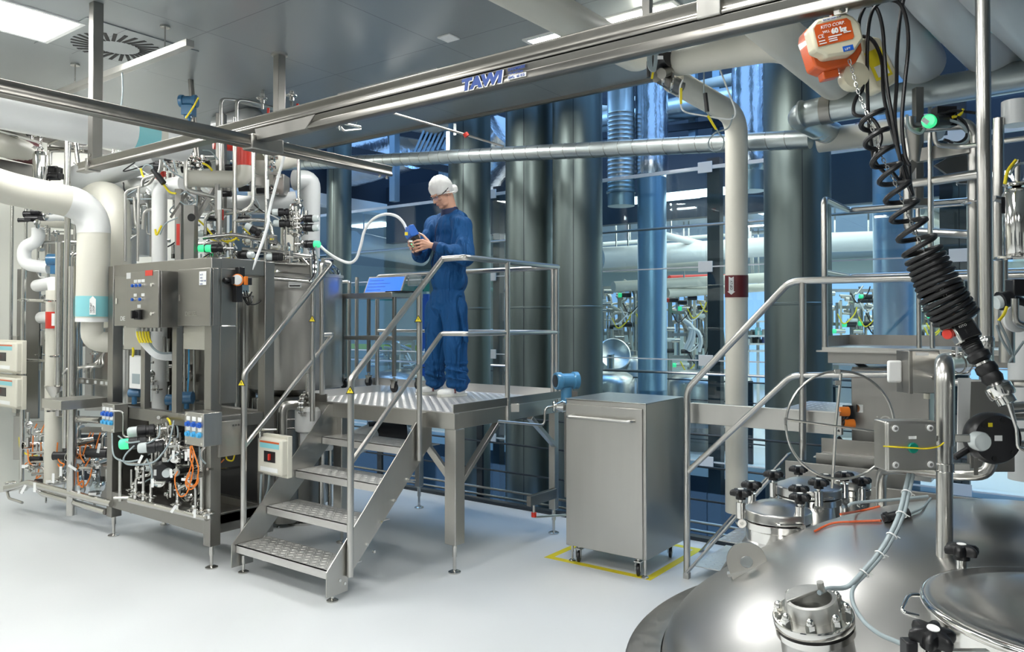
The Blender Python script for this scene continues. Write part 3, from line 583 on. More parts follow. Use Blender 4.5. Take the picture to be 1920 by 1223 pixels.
# control cabinets
def cabinet(px0, py0, px1, py1, Yf, Yb, lab, gap=True, bits=None):
    a, b = onY(px0, py1, Yf), onY(px1, py0, Yf); t = thing('control_cabinet', lab, 'control cabinet', (a.x, Yb, a.z))
    obj('body', G().bb(a.x, b.x, Yf+.022, Yb, a.z, b.z), 'steel_dark', t, .004)
    dr = obj('door', G().bb(a.x-.002, b.x+.002, Yf, Yf+.018, a.z-.002, b.z+.002), 'steel_sheet', t, .005)
    return t, dr, a, b
t, dr, a, b = cabinet(236, 507, 297, 614, 2.955, 3.125, 'steel control cabinet with a black rotary switch and blue selector switches')
W, H = b.x-a.x, b.z-a.z
def at(u, v): return V((a.x+W*u, 2.955, b.z-H*v))
for u, v in ((.30, .25), (.42, .25), (.54, .25), (.30, .50), (.54, .50)):
    q = at(u, v); s = obj('selector_switch', G().cyl(q, q-Y_*.02, .013, 16), 'polish', dr); obj('lever', G().lathe(q-Y_*.02, -Y_, [(0, 0), (.012, 0), (.012, .012), (0, .016)], 14), 'blue', s)
    obj('label_plate', G().box(q+Z_*.034-Y_*.001, (.042, .003, .022)), 'white', dr)
q = at(.42, .77); s = obj('rotary_switch', G().box(q-Y_*.012, (.075, .024, .075)), 'black', dr, .006); obj('handle', G().cyl(q-Y_*.022, q-Y_*.034, .028, 20).box(q-Y_*.045, (.018, .026, .058)), 'black', s)
obj('label_plate', G().box(at(.42, .62)-Y_*.001, (.044, .003, .024)), 'white', dr); obj('label_plate', G().box(at(.08, .06)-Y_*.001, (.06, .003, .045)), 'white', dr)
obj('label_plate', G().box(at(.72, .035)-Y_*.001, (.10, .003, .04)), 'red', dr)
for v in (.25, .76): q = at(.83, v); obj('lock', G().cyl(q, q-Y_*.012, .013, 12), 'polish', dr)
g = G()
for k in range(6): q = V((a.x+.03+k*.06, 3.04, a.z-.02)); obj('cable_gland', G().cyl(q-Z_*.01, q+Z_*.02, .013, 10), 'tube', t)
t, dr, a, b = cabinet(333, 502, 394, 611, 3.06, 3.126, 'flat steel door cabinet with a white paper label, beside the switch cabinet')
q = V((b.x-.085, 3.058, b.z-.07)); obj('label_plate', G().box(q, (.085, .003, .095)), 'white', dr)
for k in range(4): text('lettering', ('ex 21', 'sone', 'T135 C db', 'II 2D')[k], q+V((-.03, -.003, .02-k*.022)), X_, Z_, .016, 'ink', t)
q = V((a.x+.03, 3.058, (a.z+b.z)/2)); obj('lock', G().box(q, (.022, .006, .045)), 'polish', dr)
text('lettering', 'DIESSEL', V((a.x+.10, 3.0585, a.z+.07)), X_, Z_, .045, 'steel', t)
t, dr, a, b = cabinet(214, 517, 240, 611, 3.06, 3.2, 'narrow steel door cabinet half hidden behind the switch cabinet')
obj('lock', G().box((a.x+.04, 3.058, (a.z+b.z)/2), (.022, .006, .045)), 'polish', dr); text('lettering', 'DIE', V((a.x+.10, 3.0585, a.z+.04)), X_, Z_, .05, 'white', t)
# cables from the switch cabinet
cb = thing('cable_bundle', 'bundle of pale control cables with yellow sleeves hanging from the switch cabinet', 'cables', P(285, 660, 5.9))
for k in range(9):
    cab(cb, [(256+k*2.6, 617, 5.85), (257+k*2.6, 632, 5.83), (270+k*2.2, 652, 5.83), (294+k*1.2, 672-k*1.3, 5.85), (330, 676-k*2, 5.95)], .0055, 'white_hose' if k < 7 else 'grey_hose')
    if k % 2 == 0: cab(cb, [(257+k*2.6, 622, 5.80), (259+k*2.6, 634, 5.79), (263+k*2.6, 643, 5.79)], .008, 'yellow', 'marker_sleeve')
a = onY(242, 728, 3.2); b = onY(265, 668, 3.2); t = thing('terminal_box', 'white terminal box with a printed label inside the front skid', 'terminal box', (a.x, 3.2, a.z))
obj('housing', G().bb(a.x, b.x, 3.2, 3.26, a.z, b.z), 'white_ins', t, .003); obj('label_plate', G().bb(a.x+.05, b.x-.02, 3.197, 3.2, a.z+.04, a.z+.12), 'grey_hose', t)
obj('terminal_strip', G().bb(b.x+.01, b.x+.03, 3.2, 3.25, a.z+.02, b.z-.03), 'black', t, .004); cab(t, [(249, 652, 6.0), (250, 660, 6.0), (249, 668, 6.05)], .009, 'yellow')
# pressure regulator on the skid's side
q = onX(450, 527, SX1+.03); t = thing('pressure_regulator', 'black air regulator with a white dial and orange trim beside the process tank', 'regulator', q)
obj('body', G().box(q, (.05, .17, .055)).box(q+V((0, .0, .05)), (.05, .05, .10)).box(q+V((0, -.02, -.09)), (.05, .05, .13)).cyl(q-Y_*.13, q, .014, 10), 'black', t, .006)
dd = (-CF); g0 = q+dd*.05+Z_*.005; obj('gauge', G().lathe(g0, dd, [(0, 0), (.036, 0), (.036, .014), (.031, .016), (.031, .013), (0, .013)], 22), 'white', t)
obj('trim_ring', G().lathe(g0-dd*.004, dd, [(0, 0), (.044, 0), (.044, .008), (0, .008)], 22).box(q+dd*.05+CR*.06, (.02, .02, .06)), 'orange', t)
for k in range(3): cab(t, [(452+k*5, 545, 5.9), (457+k*5, 560+k*4, 5.9), (466+k*3, 572-k*3, 5.9), (475-k*2, 555, 5.95)], .005, 'rubber', 'hose')
cab(t, [(438, 535, 5.8), (440, 550, 5.8), (452, 556, 5.8), (466, 556, 5.85), (472, 548, 5.9)], .006, 'rubber', 'hose')
cab(t, [(456, 556, 5.85), (462, 568, 5.85), (476, 571, 5.85), (488, 565, 5.85), (494, 552, 5.9), (495, 540, 5.9)], .005, 'rubber', 'hose')
# ---- stainless tank ------------------------------------------------
TC = V((-5.78, 4.5, 0)); r = .41
t = thing('process_tank', 'tall cylindrical stainless process tank behind the stairs', 'tank', TC)
obj('shell', G().lathe((TC.x, TC.y, 1.14), Z_, [(0, -.12), (r*.4, -.10), (r*.85, -.03), (r, .02), (r+.006, .02), (r+.006, .05), (r, .05), (r, 1.0), (r+.012, 1.0), (r+.012, 1.03), (r-.01, 1.03)], 64), 'steel', t)
obj('top_dome', G().lathe((TC.x, TC.y, 2.16), Z_, [(r-.01, 0), (r*.95, .06), (r*.8, .12), (r*.5, .17), (0, .19)], 64), 'polish', t)
obj('skirt', G().lathe((TC.x, TC.y, .0), Z_, [(0, .12), (r*.72, .12), (r*.72, 1.12), (0, 1.12)], 48), 'steel_dark', t)
for k in range(4):
    an = .5+k*PI/2; g = G(); q = TC+V((math.cos(an), math.sin(an), 0))*r*.8; g.cyl(q+Z_*.1, q+Z_*1.1, .022, 12); foot(g, q, .12, .016); obj('leg', g, 'tube', t)
q = P(553, 533, 6.6); obj('name_plate', G().box(q, (.11, .004, .055), (CR, CF, Z_)), 'white', t); obj('bar_code', G().box(q-CF*.003-Z_*.015, (.09, .001, .012), (CR, CF, Z_)), 'blackink', t)
for s in (-1, 1): obj('cable_tie', G().cyl(q+CR*s*.05+Z_*.02, q+CR*s*.05+Z_*.05, .002, 6), 'orange', t)
q = P(548, 498, 6.7); obj('cross_beam', G().bar(P(487, 493, 6.5), P(582, 506, 6.65), .012, .085), 'steel_sheet', t)
pipe(t, [(500, 521, 6.5), (585, 528, 6.55)], .018); pipe(t, [(502, 521, 6.5), (501, 700, 6.5)], .014); pipe(t, [(487, 470, 6.5), (583, 482, 6.6), (585, 530, 6.6)], .014)
# tank-top pipework
tt = thing('tank_top_pipework', 'cluster of polished pipes, clamps and white-capped valves on the process tank lid', 'pipework', (TC.x, TC.y, 2.35))
obj('sieve_vessel', G().lathe(P(556, 432, 6.6), Z_, [(0, 0), (.055, 0), (.062, .01), (.062, .20), (.045, .225), (.02, .235), (0, .235)], 32), 'polish', tt)
obj('sieve_vessel', G().lathe(P(557, 474, 6.6), Z_, [(0, 0), (.03, 0), (.03, .13), (.05, .15), (.07, .16), (.07, .175), (0, .175)], 28), 'polish', tt)
pipe(tt, [(560, 296, 6.6), (560, 372, 6.6)], .013); g = G(); clampg(g, P(560, 376, 6.6), Z_, .025); obj('clamp', g, 'polish', tt)
for px, py, tw, cp, d in ((510, 398, 1, 'clear', 6.5), (512, 419, 1, 'clear', 6.5), (598, 410, -1, 'clear', 6.5), (598, 427, -1, 'clear', 6.5), (460, 422, .8, 'clear', 6.4), (600, 458, -1, 'green', 6.4), (476, 478, -1, 'clear', 6.3), (498, 482, .6, 'clear', 6.4), (384, 466, 1, 'green', 6.2), (371, 466, 1, 'green', 6.3), (370, 438, .7, 'clear', 6.5)):
    valve(tt, P(px, py, d), (CR*tw+CF*.25+Z_*(-.5 if px == 460 else .02)).normalized(), .22, .034, cp)
for l, r in (([(380, 446, 6.3), (436, 440, 6.4), (490, 448, 6.5), (520, 455, 6.5)], .018), ([(454, 467, 6.3), (500, 471, 6.4), (582, 482, 6.6)], .017), ([(437, 415, 6.5), (480, 412, 6.5), (506, 415, 6.5), (511, 440, 6.5)], .016), ([(440, 175+45, 6.6), (438, 450, 6.6)], .014),
            ([(499, 290, 6.4), (500, 400, 6.4), (497, 540, 6.4)], .016), ([(476, 280, 6.5), (476, 380, 6.5), (462, 396, 6.5), (423, 402, 6.5)], .012), ([(506, 470, 6.5), (545, 474, 6.6)], .014), ([(385, 440, 6.4), (385, 410, 6.4), (395, 398, 6.4), (408, 396, 6.4)], .012),
            ([(528, 406, 6.6), (533, 406, 6.6), (533, 470, 6.6)], .014), ([(575, 395, 6.6), (575, 440, 6.6)], .012), ([(534, 420, 6.7), (540, 418, 6.7), (540, 440, 6.7)], .012), ([(472, 452, 6.5), (472, 480, 6.5)], .014), ([(505, 486, 6.6), (560, 478, 6.7), (580, 500, 6.7)], .014),
            ([(508, 492, 6.5), (575, 496, 6.6)], .012), ([(350, 460, 6.6), (405, 455, 6.6), (440, 462, 6.6)], .014), ([(605, 488, 6.2), (622, 488, 6.3)], .02), ([(455, 425, 6.8), (500, 430, 6.8)], .02), ([(380, 372, 6.9), (410, 392, 6.9), (530, 400, 6.9)], .014), ([(352, 355, 6.8), (353, 360, 6.8), (405, 372, 6.8)], .014)):
    pipe(tt, l, r)
random.seed(5)
for k in range(34):
    a = P(random.uniform(505, 590), random.uniform(462, 512), 6.7+random.random()*.3); g = G(); clampg(g, a, random.choice((CR, Z_, CF)), .02+random.random()*.015, k % 2); obj('clamp', g, 'polish', tt)
for k in range(14):
    a = P(random.uniform(375, 470), random.uniform(440, 482), 6.5+random.random()*.4); g = G(); clampg(g, a, random.choice((CR, Z_, CF)), .025, k % 2); obj('clamp', g, 'polish', tt)
for k in range(18):
    a = P(random.uniform(345, 480), random.uniform(425, 482), 6.4+random.random()*.4); obj('cable', G().cable([a, a+CR*random.uniform(-.08, .12)-Z_*.05, a+CR*random.uniform(-.1, .25)-Z_*random.uniform(-.04, .12)], .006), random.choice(('grey_hose', 'black', 'white_hose', 'yellow')), tt)
cab(tt, [(592, 462, 6.3), (596, 490, 6.3), (594, 520, 6.3), (583, 530, 6.4)], .007, 'grey_hose'); cab(tt, [(586, 462, 6.3), (590, 492, 6.3), (588, 515, 6.3), (580, 527, 6.4)], .006, 'black')
cab(tt, [(370, 411, 6.5), (385, 425, 6.45), (402, 446, 6.4)], .008, 'yellow'); cab(tt, [(422, 453, 6.4), (436, 451, 6.4), (452, 440, 6.45)], .009, 'yellow')
q = P(512, 447, 6.4); obj('sensor_box', G().box(q, (.05, .05, .05)), 'steel_sheet', tt, .003); obj('warning_label', G().box(q-CF*.03-Z_*.01, (.03, .002, .012), (CR, CF, Z_)), 'yellow', tt)
# pipes, drums and pump under the tank, behind the stairs
lt = thing('drain_pipework', 'steel elbow pipe with bolted flange and white insulated trap under the process tank', 'pipework', P(545, 800, 6.2))
pipe(lt, [(568, 760, 6.15), (530, 760, 6.05), (527, 900, 6.0)], .037, 'rail', .06, seg=24)
q = P(565, 760, 6.1); g = G().lathe(q, CR, [(0, 0), (.085, 0), (.09, .004), (.09, .016), (0, .016)], 30).lathe(q+CR*.02, CR, [(0, 0), (.09, 0), (.09, .018), (0, .018)], 30)
fl = obj('flange', g, 'polish', lt)
for k in range(8): an = k*PI/4+.2; c = q+CF*(.068*math.cos(an))+Z_*(.068*math.sin(an)); obj('bolt', G().cyl(c-CR*.012, c+CR*.05, .008, 6), 'tube', fl)
pipe(lt, [(578, 700, 6.2), (578, 765, 6.2)], .022); pipe(lt, [(533, 788, 6.4), (600, 786, 6.4)], .012); pipe(lt, [(520, 806, 6.4), (600, 800, 6.4)], .01)
obj('insulated_trap', G().lathe(P(578, 845, 6.2), Z_, [(0, 0), (.05, .005), (.065, .03), (.065, .14), (.10, .16), (.105, .18), (.105, .32), (.08, .345), (0, .35)], 28), 'white_ins', lt)
obj('insulated_trap', G().lathe(P(612, 845, 6.4), Z_, [(0, 0), (.05, .005), (.06, .03), (.06, .25), (0, .27)], 24), 'white_ins', lt)
for px, d, r in ((535, 6.7, .11), (572, 6.9, .08), (604, 6.8, .03), (480, 6.6, .035), (457, 6.4, .02)):
    q = P(px, 900, d); obj('standpipe', G().cyl((q.x, q.y, .03), (q.x, q.y, 1.1), r, 28), 'steel_dark' if r > .05 else 'tube', lt)
q = P(570, 975, 6.8); q.z = 0; obj('base_foot', G().lathe(q, Z_, [(0, 0), (.15, 0), (.15, .02), (.06, .04), (0, .04)], 28), 'polish', lt)
# ---- the beige motor switches -----------------------------------------
def motor_switch(px0, py0, px1, py1, Y, lab, face=None, par=None):
    a, b = onY(px0, py1, Y), onY(px1, py0, Y); t = thing('motor_switch', lab, 'motor switch', (a.x, Y, a.z)); W, H = b.x-a.x, b.z-a.z
    obj('housing', G().bb(a.x, b.x, Y, Y+.08, a.z, b.z), 'beige_plastic', t, .014)
    obj('backplate', G().bb(a.x-.004, b.x+.004, Y+.05, Y+.09, a.z-.02, b.z+.02), 'beige_plastic', t, .004)
    obj('maker_band', G().bb(a.x+W*.12, b.x-W*.1, Y-.002, Y, b.z-H*.27, b.z-H*.13), 'turq', t); obj('maker_band', G().bb(a.x+W*.12, b.x-W*.1, Y-.002, Y, b.z-H*.13, b.z-H*.08), 'hoist_orange', t)
    obj('switch_plate', G().bb(a.x+W*.3, b.x-W*.25, Y-.004, Y, b.z-H*.65, b.z-H*.35), 'black', t); c = V((a.x+W*.56, Y, b.z-H*.5)); obj('switch_handle', G().box(c-Y_*.012, (.014, .02, .045)), 'red', t, .003)
    obj('label_plate', G().bb(a.x+W*.15, b.x-W*.15, Y-.003, Y, a.z+H*.08, a.z+H*.2), 'white', t); return t
t = motor_switch(482, 826, 528, 886, 3.42, 'beige motor switch with a red lever on black plate, left of the stairs')
pipe(t, [(487, 822, 5.6), (487, 806, 5.62), (500, 806, 5.65), (518, 806, 5.7)], .008, name='bracket'); cab(t, [(490, 890, 5.6), (489, 915, 5.65), (488, 945, 5.7)], .008); cab(t, [(505, 890, 5.65), (502, 920, 5.7), (492, 945, 5.75)], .008)
# ---- second skid along the wall -------------------------------------
s2 = thing('wall_skid', 'long pipe-crowded process skid at far left in front of the cream wall', 'process skid', P(110, 900, 7.4))
def vt(px, py0, py1, d, r, m='tube', name='pipe', seg=12):
    a, b = P(px, py0, d), P(px, py1, d); b.x, b.y = a.x, a.y; return obj(name, G().cyl(b, a, r, seg), m, s2)
for px0, px1, py0, py1, d, m in ((30, 46, 505, 862, 7.9, 'steel_dark'), (48, 76, 500, 785, 7.7, 'steel_sheet'), (77, 100, 560, 770, 8.0, 'steel'), (160, 208, 640, 770, 7.6, 'steel'), (46, 98, 790, 800, 7.6, 'steel'), (98, 200, 800, 812, 7.4, 'steel'), (26, 40, 780, 862, 7.6, 'steel'), (190, 212, 820, 940, 7.2, 'steel_sheet'), (60, 150, 440, 500, 8.3, 'steel_dark'), (98, 206, 815, 900, 7.9, 'panel_dark'), (100, 204, 600, 650, 8.0, 'steel_dark')):  # the panel_dark sheet is added to darken the gap behind the pipes
    a, b = P(px0, py1, d), P(px1, py0, d); obj('panel', G().box((a+b)/2, ((b-a).dot(CR), .03, (b-a).dot(Z_)), (CR, CF, Z_)), m, s2, .003)
for px, py0, py1, d, r in ((45, 470, 925, 7.3, .020), (23, 375, 640, 7.4, .015), (49, 375, 520, 7.6, .016), (113, 455, 780, 6.9, .038), (127, 392, 840, 6.8, .026), (127, 255, 392, 6.8, .026), (138, 500, 966, 6.6, .038), (147, 505, 765, 7.0, .022), (92, 400, 745, 7.6, .014),
                           (120, 480, 900, 7.1, .018), (149, 600, 760, 7.4, .03), (175, 660, 760, 7.3, .012), (205, 655, 720, 7.0, .010), (188, 590, 660, 7.2, .03), (92, 262, 340, 7.3, .014), (130, 395, 500, 7.4, .014), (141, 395, 520, 7.3, .016), (121, 830, 915, 7.1, .012), (156, 870, 940, 6.9, .010), (176, 835, 880, 6.9, .012), (146, 770, 830, 7.0, .016)):
    vt(px, py0, py1, d, r)
vt(103, 545, 905, 7.0, .072, 'cream', 'insulated_pipe', 28); vt(103, 585, 616, 6.99, .0745, 'red', 'red_band', 28); vt(103, 898, 908, 6.99, .076, 'white_ins', 'pipe_end', 28)
vt(117, 640, 760, 7.2, .05, 'cream', 'insulated_pipe', 24); vt(118, 662, 694, 7.19, .052, 'red', 'red_band', 24)
tag(s2, P(100, 588, 6.9), .03, .11); tag(s2, P(118, 664, 7.1), .02, .11)
obj('insulated_pipe', G().tube(PL([(70, 536, 7.4), (103, 530, 7.0), (103, 560, 7.0)]), .058, .07, 24), 'white_ins', s2); obj('insulated_pipe', G().tube(PL([(78, 596, 7.5), (103, 594, 7.3)]), .058, 0, 24), 'white_ins', s2)
obj('insulated_pipe', G().tube(PL([(72, 428, 7.3), (72, 452, 7.3), (45, 462, 7.3), (45, 496, 7.3), (92, 502, 7.3)]), .058, .1, 24), 'white_ins', s2)
obj('insulated_pipe', G().tube(PL([(88, 404, 7.2), (122, 402, 7.2), (160, 418, 7.2)]), .055, .1, 24), 'white_ins', s2); obj('insulated_pipe', G().tube(PL([(78, 416, 7.5), (140, 421, 7.5)]), .05, .1, 20), 'cream', s2)
q = P(108, 488, 7.2); obj('flow_meter', G().cyl(q-CR*.08, q+CR*.08, .06, 22).box(q-Z_*.09, (.09, .08, .08), (CR, CF, Z_)), 'instr', s2)
for l, r in (([(23, 640, 7.4), (23, 672, 7.4), (60, 676, 7.3), (96, 677, 7.1)], .013), ([(46, 563, 7.3), (100, 565, 7.2)], .016), ([(92, 475, 7.3), (93, 490, 7.3), (120, 490, 7.2)], .02), ([(113, 520, 7.0), (113, 455, 7.0), (150, 455, 7.0)], .028), ([(138, 520, 6.9), (138, 478, 6.9), (155, 476, 6.9)], .024),
             ([(12, 917, 7.2), (30, 914, 7.1), (53, 906, 6.9), (210, 945, 6.3)], .03), ([(71, 918, 6.85), (80, 925, 6.85), (198, 960, 6.35)], .026), ([(13, 920, 7.2), (17, 935, 7.05), (42, 943, 6.95)], .012), ([(8, 914, 7.3), (25, 911, 7.25), (60, 908, 7.2)], .012), ([(71, 876, 7.2), (84, 878, 7.2), (84, 910, 7.15)], .016), ([(120, 895, 7.0), (128, 905, 7.0), (138, 905, 7.0)], .02),
             ([(104, 745, 7.0), (104, 778, 7.0), (130, 781, 6.9)], .022), ([(136, 768, 6.9), (138, 786, 6.85), (190, 788, 6.6)], .03), ([(148, 868, 6.8), (150, 878, 6.8), (176, 878, 6.7)], .014), ([(196, 873, 6.5), (208, 873, 6.4)], .014), ([(200, 880, 6.6), (201, 905, 6.6), (207, 912, 6.6)], .01),
             ([(60, 262, 6.9), (60, 235, 6.9)], .012), ([(92, 270, 7.0), (125, 256, 6.8), (130, 270, 6.8)], .014), ([(92, 278, 7.2), (170, 285, 7.0)], .02), ([(140, 255, 7.0), (147, 310, 7.0)], .02), ([(212, 268, 7.2), (212, 330, 7.2)], .014), ([(52, 850, 7.2), (98, 846, 7.1)], .01), ([(52, 866, 7.2), (98, 866, 7.1)], .01), ([(80, 832, 7.1), (100, 838, 7.1)], .02), ([(60, 890, 7.1), (84, 888, 7.1)], .015)):
    obj('pipe', G().tube(PL(l), r, None, 12), 'tube', s2)
for k in range(5):   # fan of small sampling tubes
    obj('sampling_tube', G().tube(PL([(118+k*13, 702-k*1.2, 6.75), (124+k*12, 692-k, 6.75), (160+k*9, 687, 6.8), (178+k*3, 683-k*3, 6.85), (192+k*3, 668-k*5, 6.85)]), .010, .06, 10), 'rail', s2)
a = onY(145, 712, 3.35); b = onY(208, 706, 3.35); obj('label_rail', G().bb(a.x, b.x, 3.33, 3.36, a.z-.03, a.z+.02), 'steel', s2, .002)
for k, u in enumerate((.04, .2, .36, .6, .78, .92)): x = a.x+(b.x-a.x)*u; obj('label_plate', G().bb(x, x+.04, 3.325, 3.33, a.z-.018, a.z+.008), 'white', s2)
for x0, y0, x1, y1, d, r in ((43, 836, 71, 835, 7.2, .036), (98, 823, 123, 822, 7.0, .040), (123, 831, 147, 829, 6.8, .042), (142, 832, 173, 828, 6.7, .042), (129, 855, 150, 862, 6.6, .045)):
    a, b = P(x0, y0, d), P(x1, y1, d+.1); L = (b-a).length; g = G().lathe(a, b-a, [(0, .05), (r*.88, .05), (r*.88, 0), (r, 0), (r, L), (0, L)], 24); obj('splash_sleeve', g, 'polish', s2)
obj('funnel', G().lathe(P(104, 748, 6.9), Z_, [(.022, -.04), (.028, 0), (.085, .11), (.09, .115), (.083, .112), (.02, .01)], 28), 'rail', s2)
a, b, c, e = onZ(80, 752, .98), onZ(128, 768, .98), onZ(204, 756, .98), onZ(140, 742, .98)
ty = 3.20; t = thing('drip_tray', 'shallow steel tray on a post in front of the far left skid', 'tray', P(140, 760, 6.3))
q = P(140, 755, 6.35); obj('tray', G().box(q, (.34, .36, .075), (X_, Y_, Z_)), 'steel', t, .003)
for px, py, w_, h_, d, ax in ((58, 402, .06, .05, 7.2, CR), (72, 398, .05, .07, 7.2, CR), (84, 394, .05, .06, 7.25, CR), (66, 410, .08, .05, 7.15, CR), (47, 413, .06, .03, 7.1, CR), (62, 250, .05, .04, 6.9, CR), (78, 252, .06, .05, 6.9, CR), (100, 322, .07, .09, 7.1, CR), (106, 331, .06, .06, 7.0, CR), (120, 855, .09, .06, 6.9, CR), (190, 850, .12, .07, 6.7, CR)):
    q = P(px, py, d); g = G().cyl(q-ax*w_, q+ax*w_*.5, h_*.6, 16).box(q+ax*w_*.6, (w_, .05, h_*.8), (CR, CF, Z_)); obj('actuator', g, 'black', s2, .003)
for px, py in ((60, 388), (73, 384), (82, 390), (90, 400), (70, 420), (86, 405), (25, 257), (72, 256), (103, 668), (115, 655), (134, 670), (45, 563), (91, 564), (72, 278), (20, 905), (100, 905), (108, 900), (113, 903), (146, 906), (150, 900), (120, 880), (128, 873), (170, 862), (180, 866), (188, 862), (160, 858), (150, 848), (140, 872), (168, 905), (192, 912), (97, 770), (60, 905), (84, 912), (176, 848), (163, 850), (138, 905), (155, 918), (196, 858), (135, 858)):
    g = G(); clampg(g, P(px, py, 6.75+random.random()*.3), random.choice((Z_, CR)), .026); obj('clamp', g, 'polish', s2)
ORC = 0
for l in ([(69, 795, 7.3), (63, 812, 7.25), (61, 850, 7.2), (60, 875, 7.2), (54, 880, 7.2), (47, 872, 7.2), (55, 865, 7.2)], [(84, 795, 7.3), (77, 815, 7.2), (77, 850, 7.2), (72, 885, 7.2), (68, 897, 7.1), (77, 892, 7.1)], [(52, 843, 7.2), (54, 865, 7.15), (62, 876, 7.1), (55, 882, 7.1), (47, 875, 7.1)],
          [(108, 830, 6.9), (107, 852, 6.9), (112, 866, 6.85), (120, 871, 6.8), (114, 877, 6.8), (108, 870, 6.8)], [(133, 838, 6.8), (133, 870, 6.7), (140, 882, 6.7), (147, 875, 6.7), (140, 868, 6.7)], [(170, 811, 6.9), (164, 825, 6.8), (160, 840, 6.7), (154, 858, 6.7)], [(175, 812, 6.9), (170, 830, 6.8), (170, 855, 6.7), (160, 875, 6.6)],
          [(188, 812, 6.8), (182, 832, 6.7), (178, 850, 6.7)], [(146, 885, 6.6), (147, 905, 6.6), (155, 914, 6.6), (155, 902, 6.6), (146, 910, 6.6)], [(160, 912, 6.6), (168, 898, 6.6), (172, 880, 6.6)], [(150, 838, 6.7), (151, 855, 6.65), (158, 868, 6.6)]):
    obj('orange_cable', G().cable(PL(l), .006), 'orange', s2)
obj('green_cable', G().cable(PL([(36, 820, 7.5), (40, 845, 7.5), (60, 855, 7.5), (70, 855, 7.5)]), .008), 'yellow', s2)
q = P(178, 922, 6.45); cu = obj('sample_cup', G().lathe(q, Z_, [(.0, 0), (.04, 0), (.035, .12), (.02, .14)], 20), 'cup', s2); obj('lid', G().cyl(q+Z_*.13, q+Z_*.15, .024, 16).cyl(q-Z_*.02, q, .05, 18), 'polish', cu)
for px, py, ti in ((48, 910, -.5), (65, 905, 0), (100, 888, 0), (114, 875, 0), (128, 872, 1.0), (178, 932, 0), (187, 832, -.2), (148, 920, 0)): tag(s2, P(px, py, 6.5), .022, .08, ti)
obj('tag', G().box(P(48, 875, 7.0), (.07, .003, .03), (CR, CF, Z_)), 'white', s2)
q = P(89, 835, 7.05); obj('gauge', G().lathe(q, -CF, [(0, 0), (.04, 0), (.04, .02), (0, .022)], 20), 'clear', s2)
clutter(s2, 'tubing', 48, 205, 785, 915, 7.0, 7.4, 40, 26); clutter(s2, 'tubing', 60, 205, 390, 720, 7.3, 7.8, 26, 14)
for k in range(10):
    q = P(random.uniform(55, 200), random.uniform(830, 905), 7.2); obj('actuator_block', G().cyl(q-CR*.05, q+CR*.05, .03, 14), 'black', s2)
# filter housing
t = thing('filter_housing', 'bright steel filter cylinder with a paper tag at upper left', 'filter', P(75, 345, 6.9)); q = P(75, 350, 6.9)
obj('housing', G().lathe(q, Z_, [(0, 0), (.06, 0), (.06, .28), (.045, .31), (.02, .32), (0, .32)], 32), 'polish', t); obj('tag', G().box(P(80, 302, 6.8), (.035, .002, .10), (CR, CF, Z_)), 'white', t); obj('neck', G().cyl(q+Z_*.3, q+Z_*.5, .012, 10), 'tube', t)
t = motor_switch(-40, 643, 30, 692, 3.02, 'beige motor switch on the left wall edge, the upper of two'); t = motor_switch(-40, 710, 30, 755, 3.02, 'beige motor switch on the left wall edge, the lower of two')
one('switch_bracket', G().bb(onY(28, 640, 3.12).x, onY(36, 640, 3.12).x, 3.1, 3.14, onY(30, 775, 3.1).z, onY(30, 630, 3.1).z), 'steel', 'steel strip carrying the two motor switches at the left edge', 'bracket')
# ---- big insulated pipes ---------------------------------------------------
def big(name, lab, l, r, m, bend, bands=(), cat='pipe', seg=36):
    pts = PL(l); t = thing(name, lab, cat, pts[-1]); obj('insulation', G().tube(pts, r, bend, seg), m, t)
    for p0, p1, mm in bands:
        obj('band', G().tube([P(*p0), P(*p1)], r+.003, 0, seg), mm, t)
    return t
X1 = -5.9; p0, p1 = onX(-60, 190, X1), onX(345, 262, X1); p1.z = p0.z = onX(200, 240, X1).z; 
t = thing('overhead_pipe', 'thick pale grey overhead pipe at upper left with turquoise flow band', 'pipe', p1); r = .15
obj('insulation', G().tube([p0, p1], r, 0, 40), 'white_ins', t)
dirp = (p1-p0).normalized()
def onp(px): return V((X1, onX(px, 240, X1).y, p0.z))
obj('band', G().tube([onp(243), onp(284)], r+.003, 0, 40), 'turq', t); obj('band', G().tube([onp(285), onp(297)], r+.002, 0, 40), 'cream', t)
q = onp(262)+(CR*.35-CF*.6+Z_*.72).normalized()*r*1.02; nrm = (q-onp(262)); nrm.y = 0; nrm.normalize(); up = Y_.cross(nrm)*-1
if up.z < 0: up = -up
qq = onp(262)+nrm*(r+.006)
obj('arrow_sticker', G().prism([(-.13, -.045), (.09, -.045), (.15, 0), (.09, .045), (-.13, .045), (-.09, 0)], qq-nrm*.002, Y_, up, nrm, .002), 'white', t)
text('lettering', 'VATNET', qq+nrm*.0015-Y_*.09+up*.006, Y_, up, .035, 'blackink', t, .0005); text('lettering', 'LOOP', qq+nrm*.0015-Y_*.07-up*.032, Y_, up, .035, 'blackink', t, .0005)
big('elbow_pipe', 'large cream pipe entering at the left edge, turning down with turquoise band', [(-70, 322, 5.6), (0, 350, 5.86), (177, 388, 6.4), (173, 600, 6.4)], .125, 'cream', .22, (((174, 556, 6.4), (173.5, 594, 6.4), 'turq'), ((173.5, 597, 6.4), (173.4, 604, 6.4), 'white_ins')))
t = bpy.data.objects['elbow_pipe']; q = P(174, 574, 6.26)
obj('arrow_sticker', G().prism([(-.025, -.07), (.025, -.07), (.025, .055), (0, .08), (-.025, .055)], q, CR, Z_, -CF, .003), 'white', t); text('lettering', 'VATNET', q-CF*.006+CR*-.004-Z_*.055, Z_, -CR, .022, 'blackink', t); text('lettering', 'LOOP', q-CF*.006+CR*.018-Z_*.055, Z_, -CR, .022, 'blackink', t)
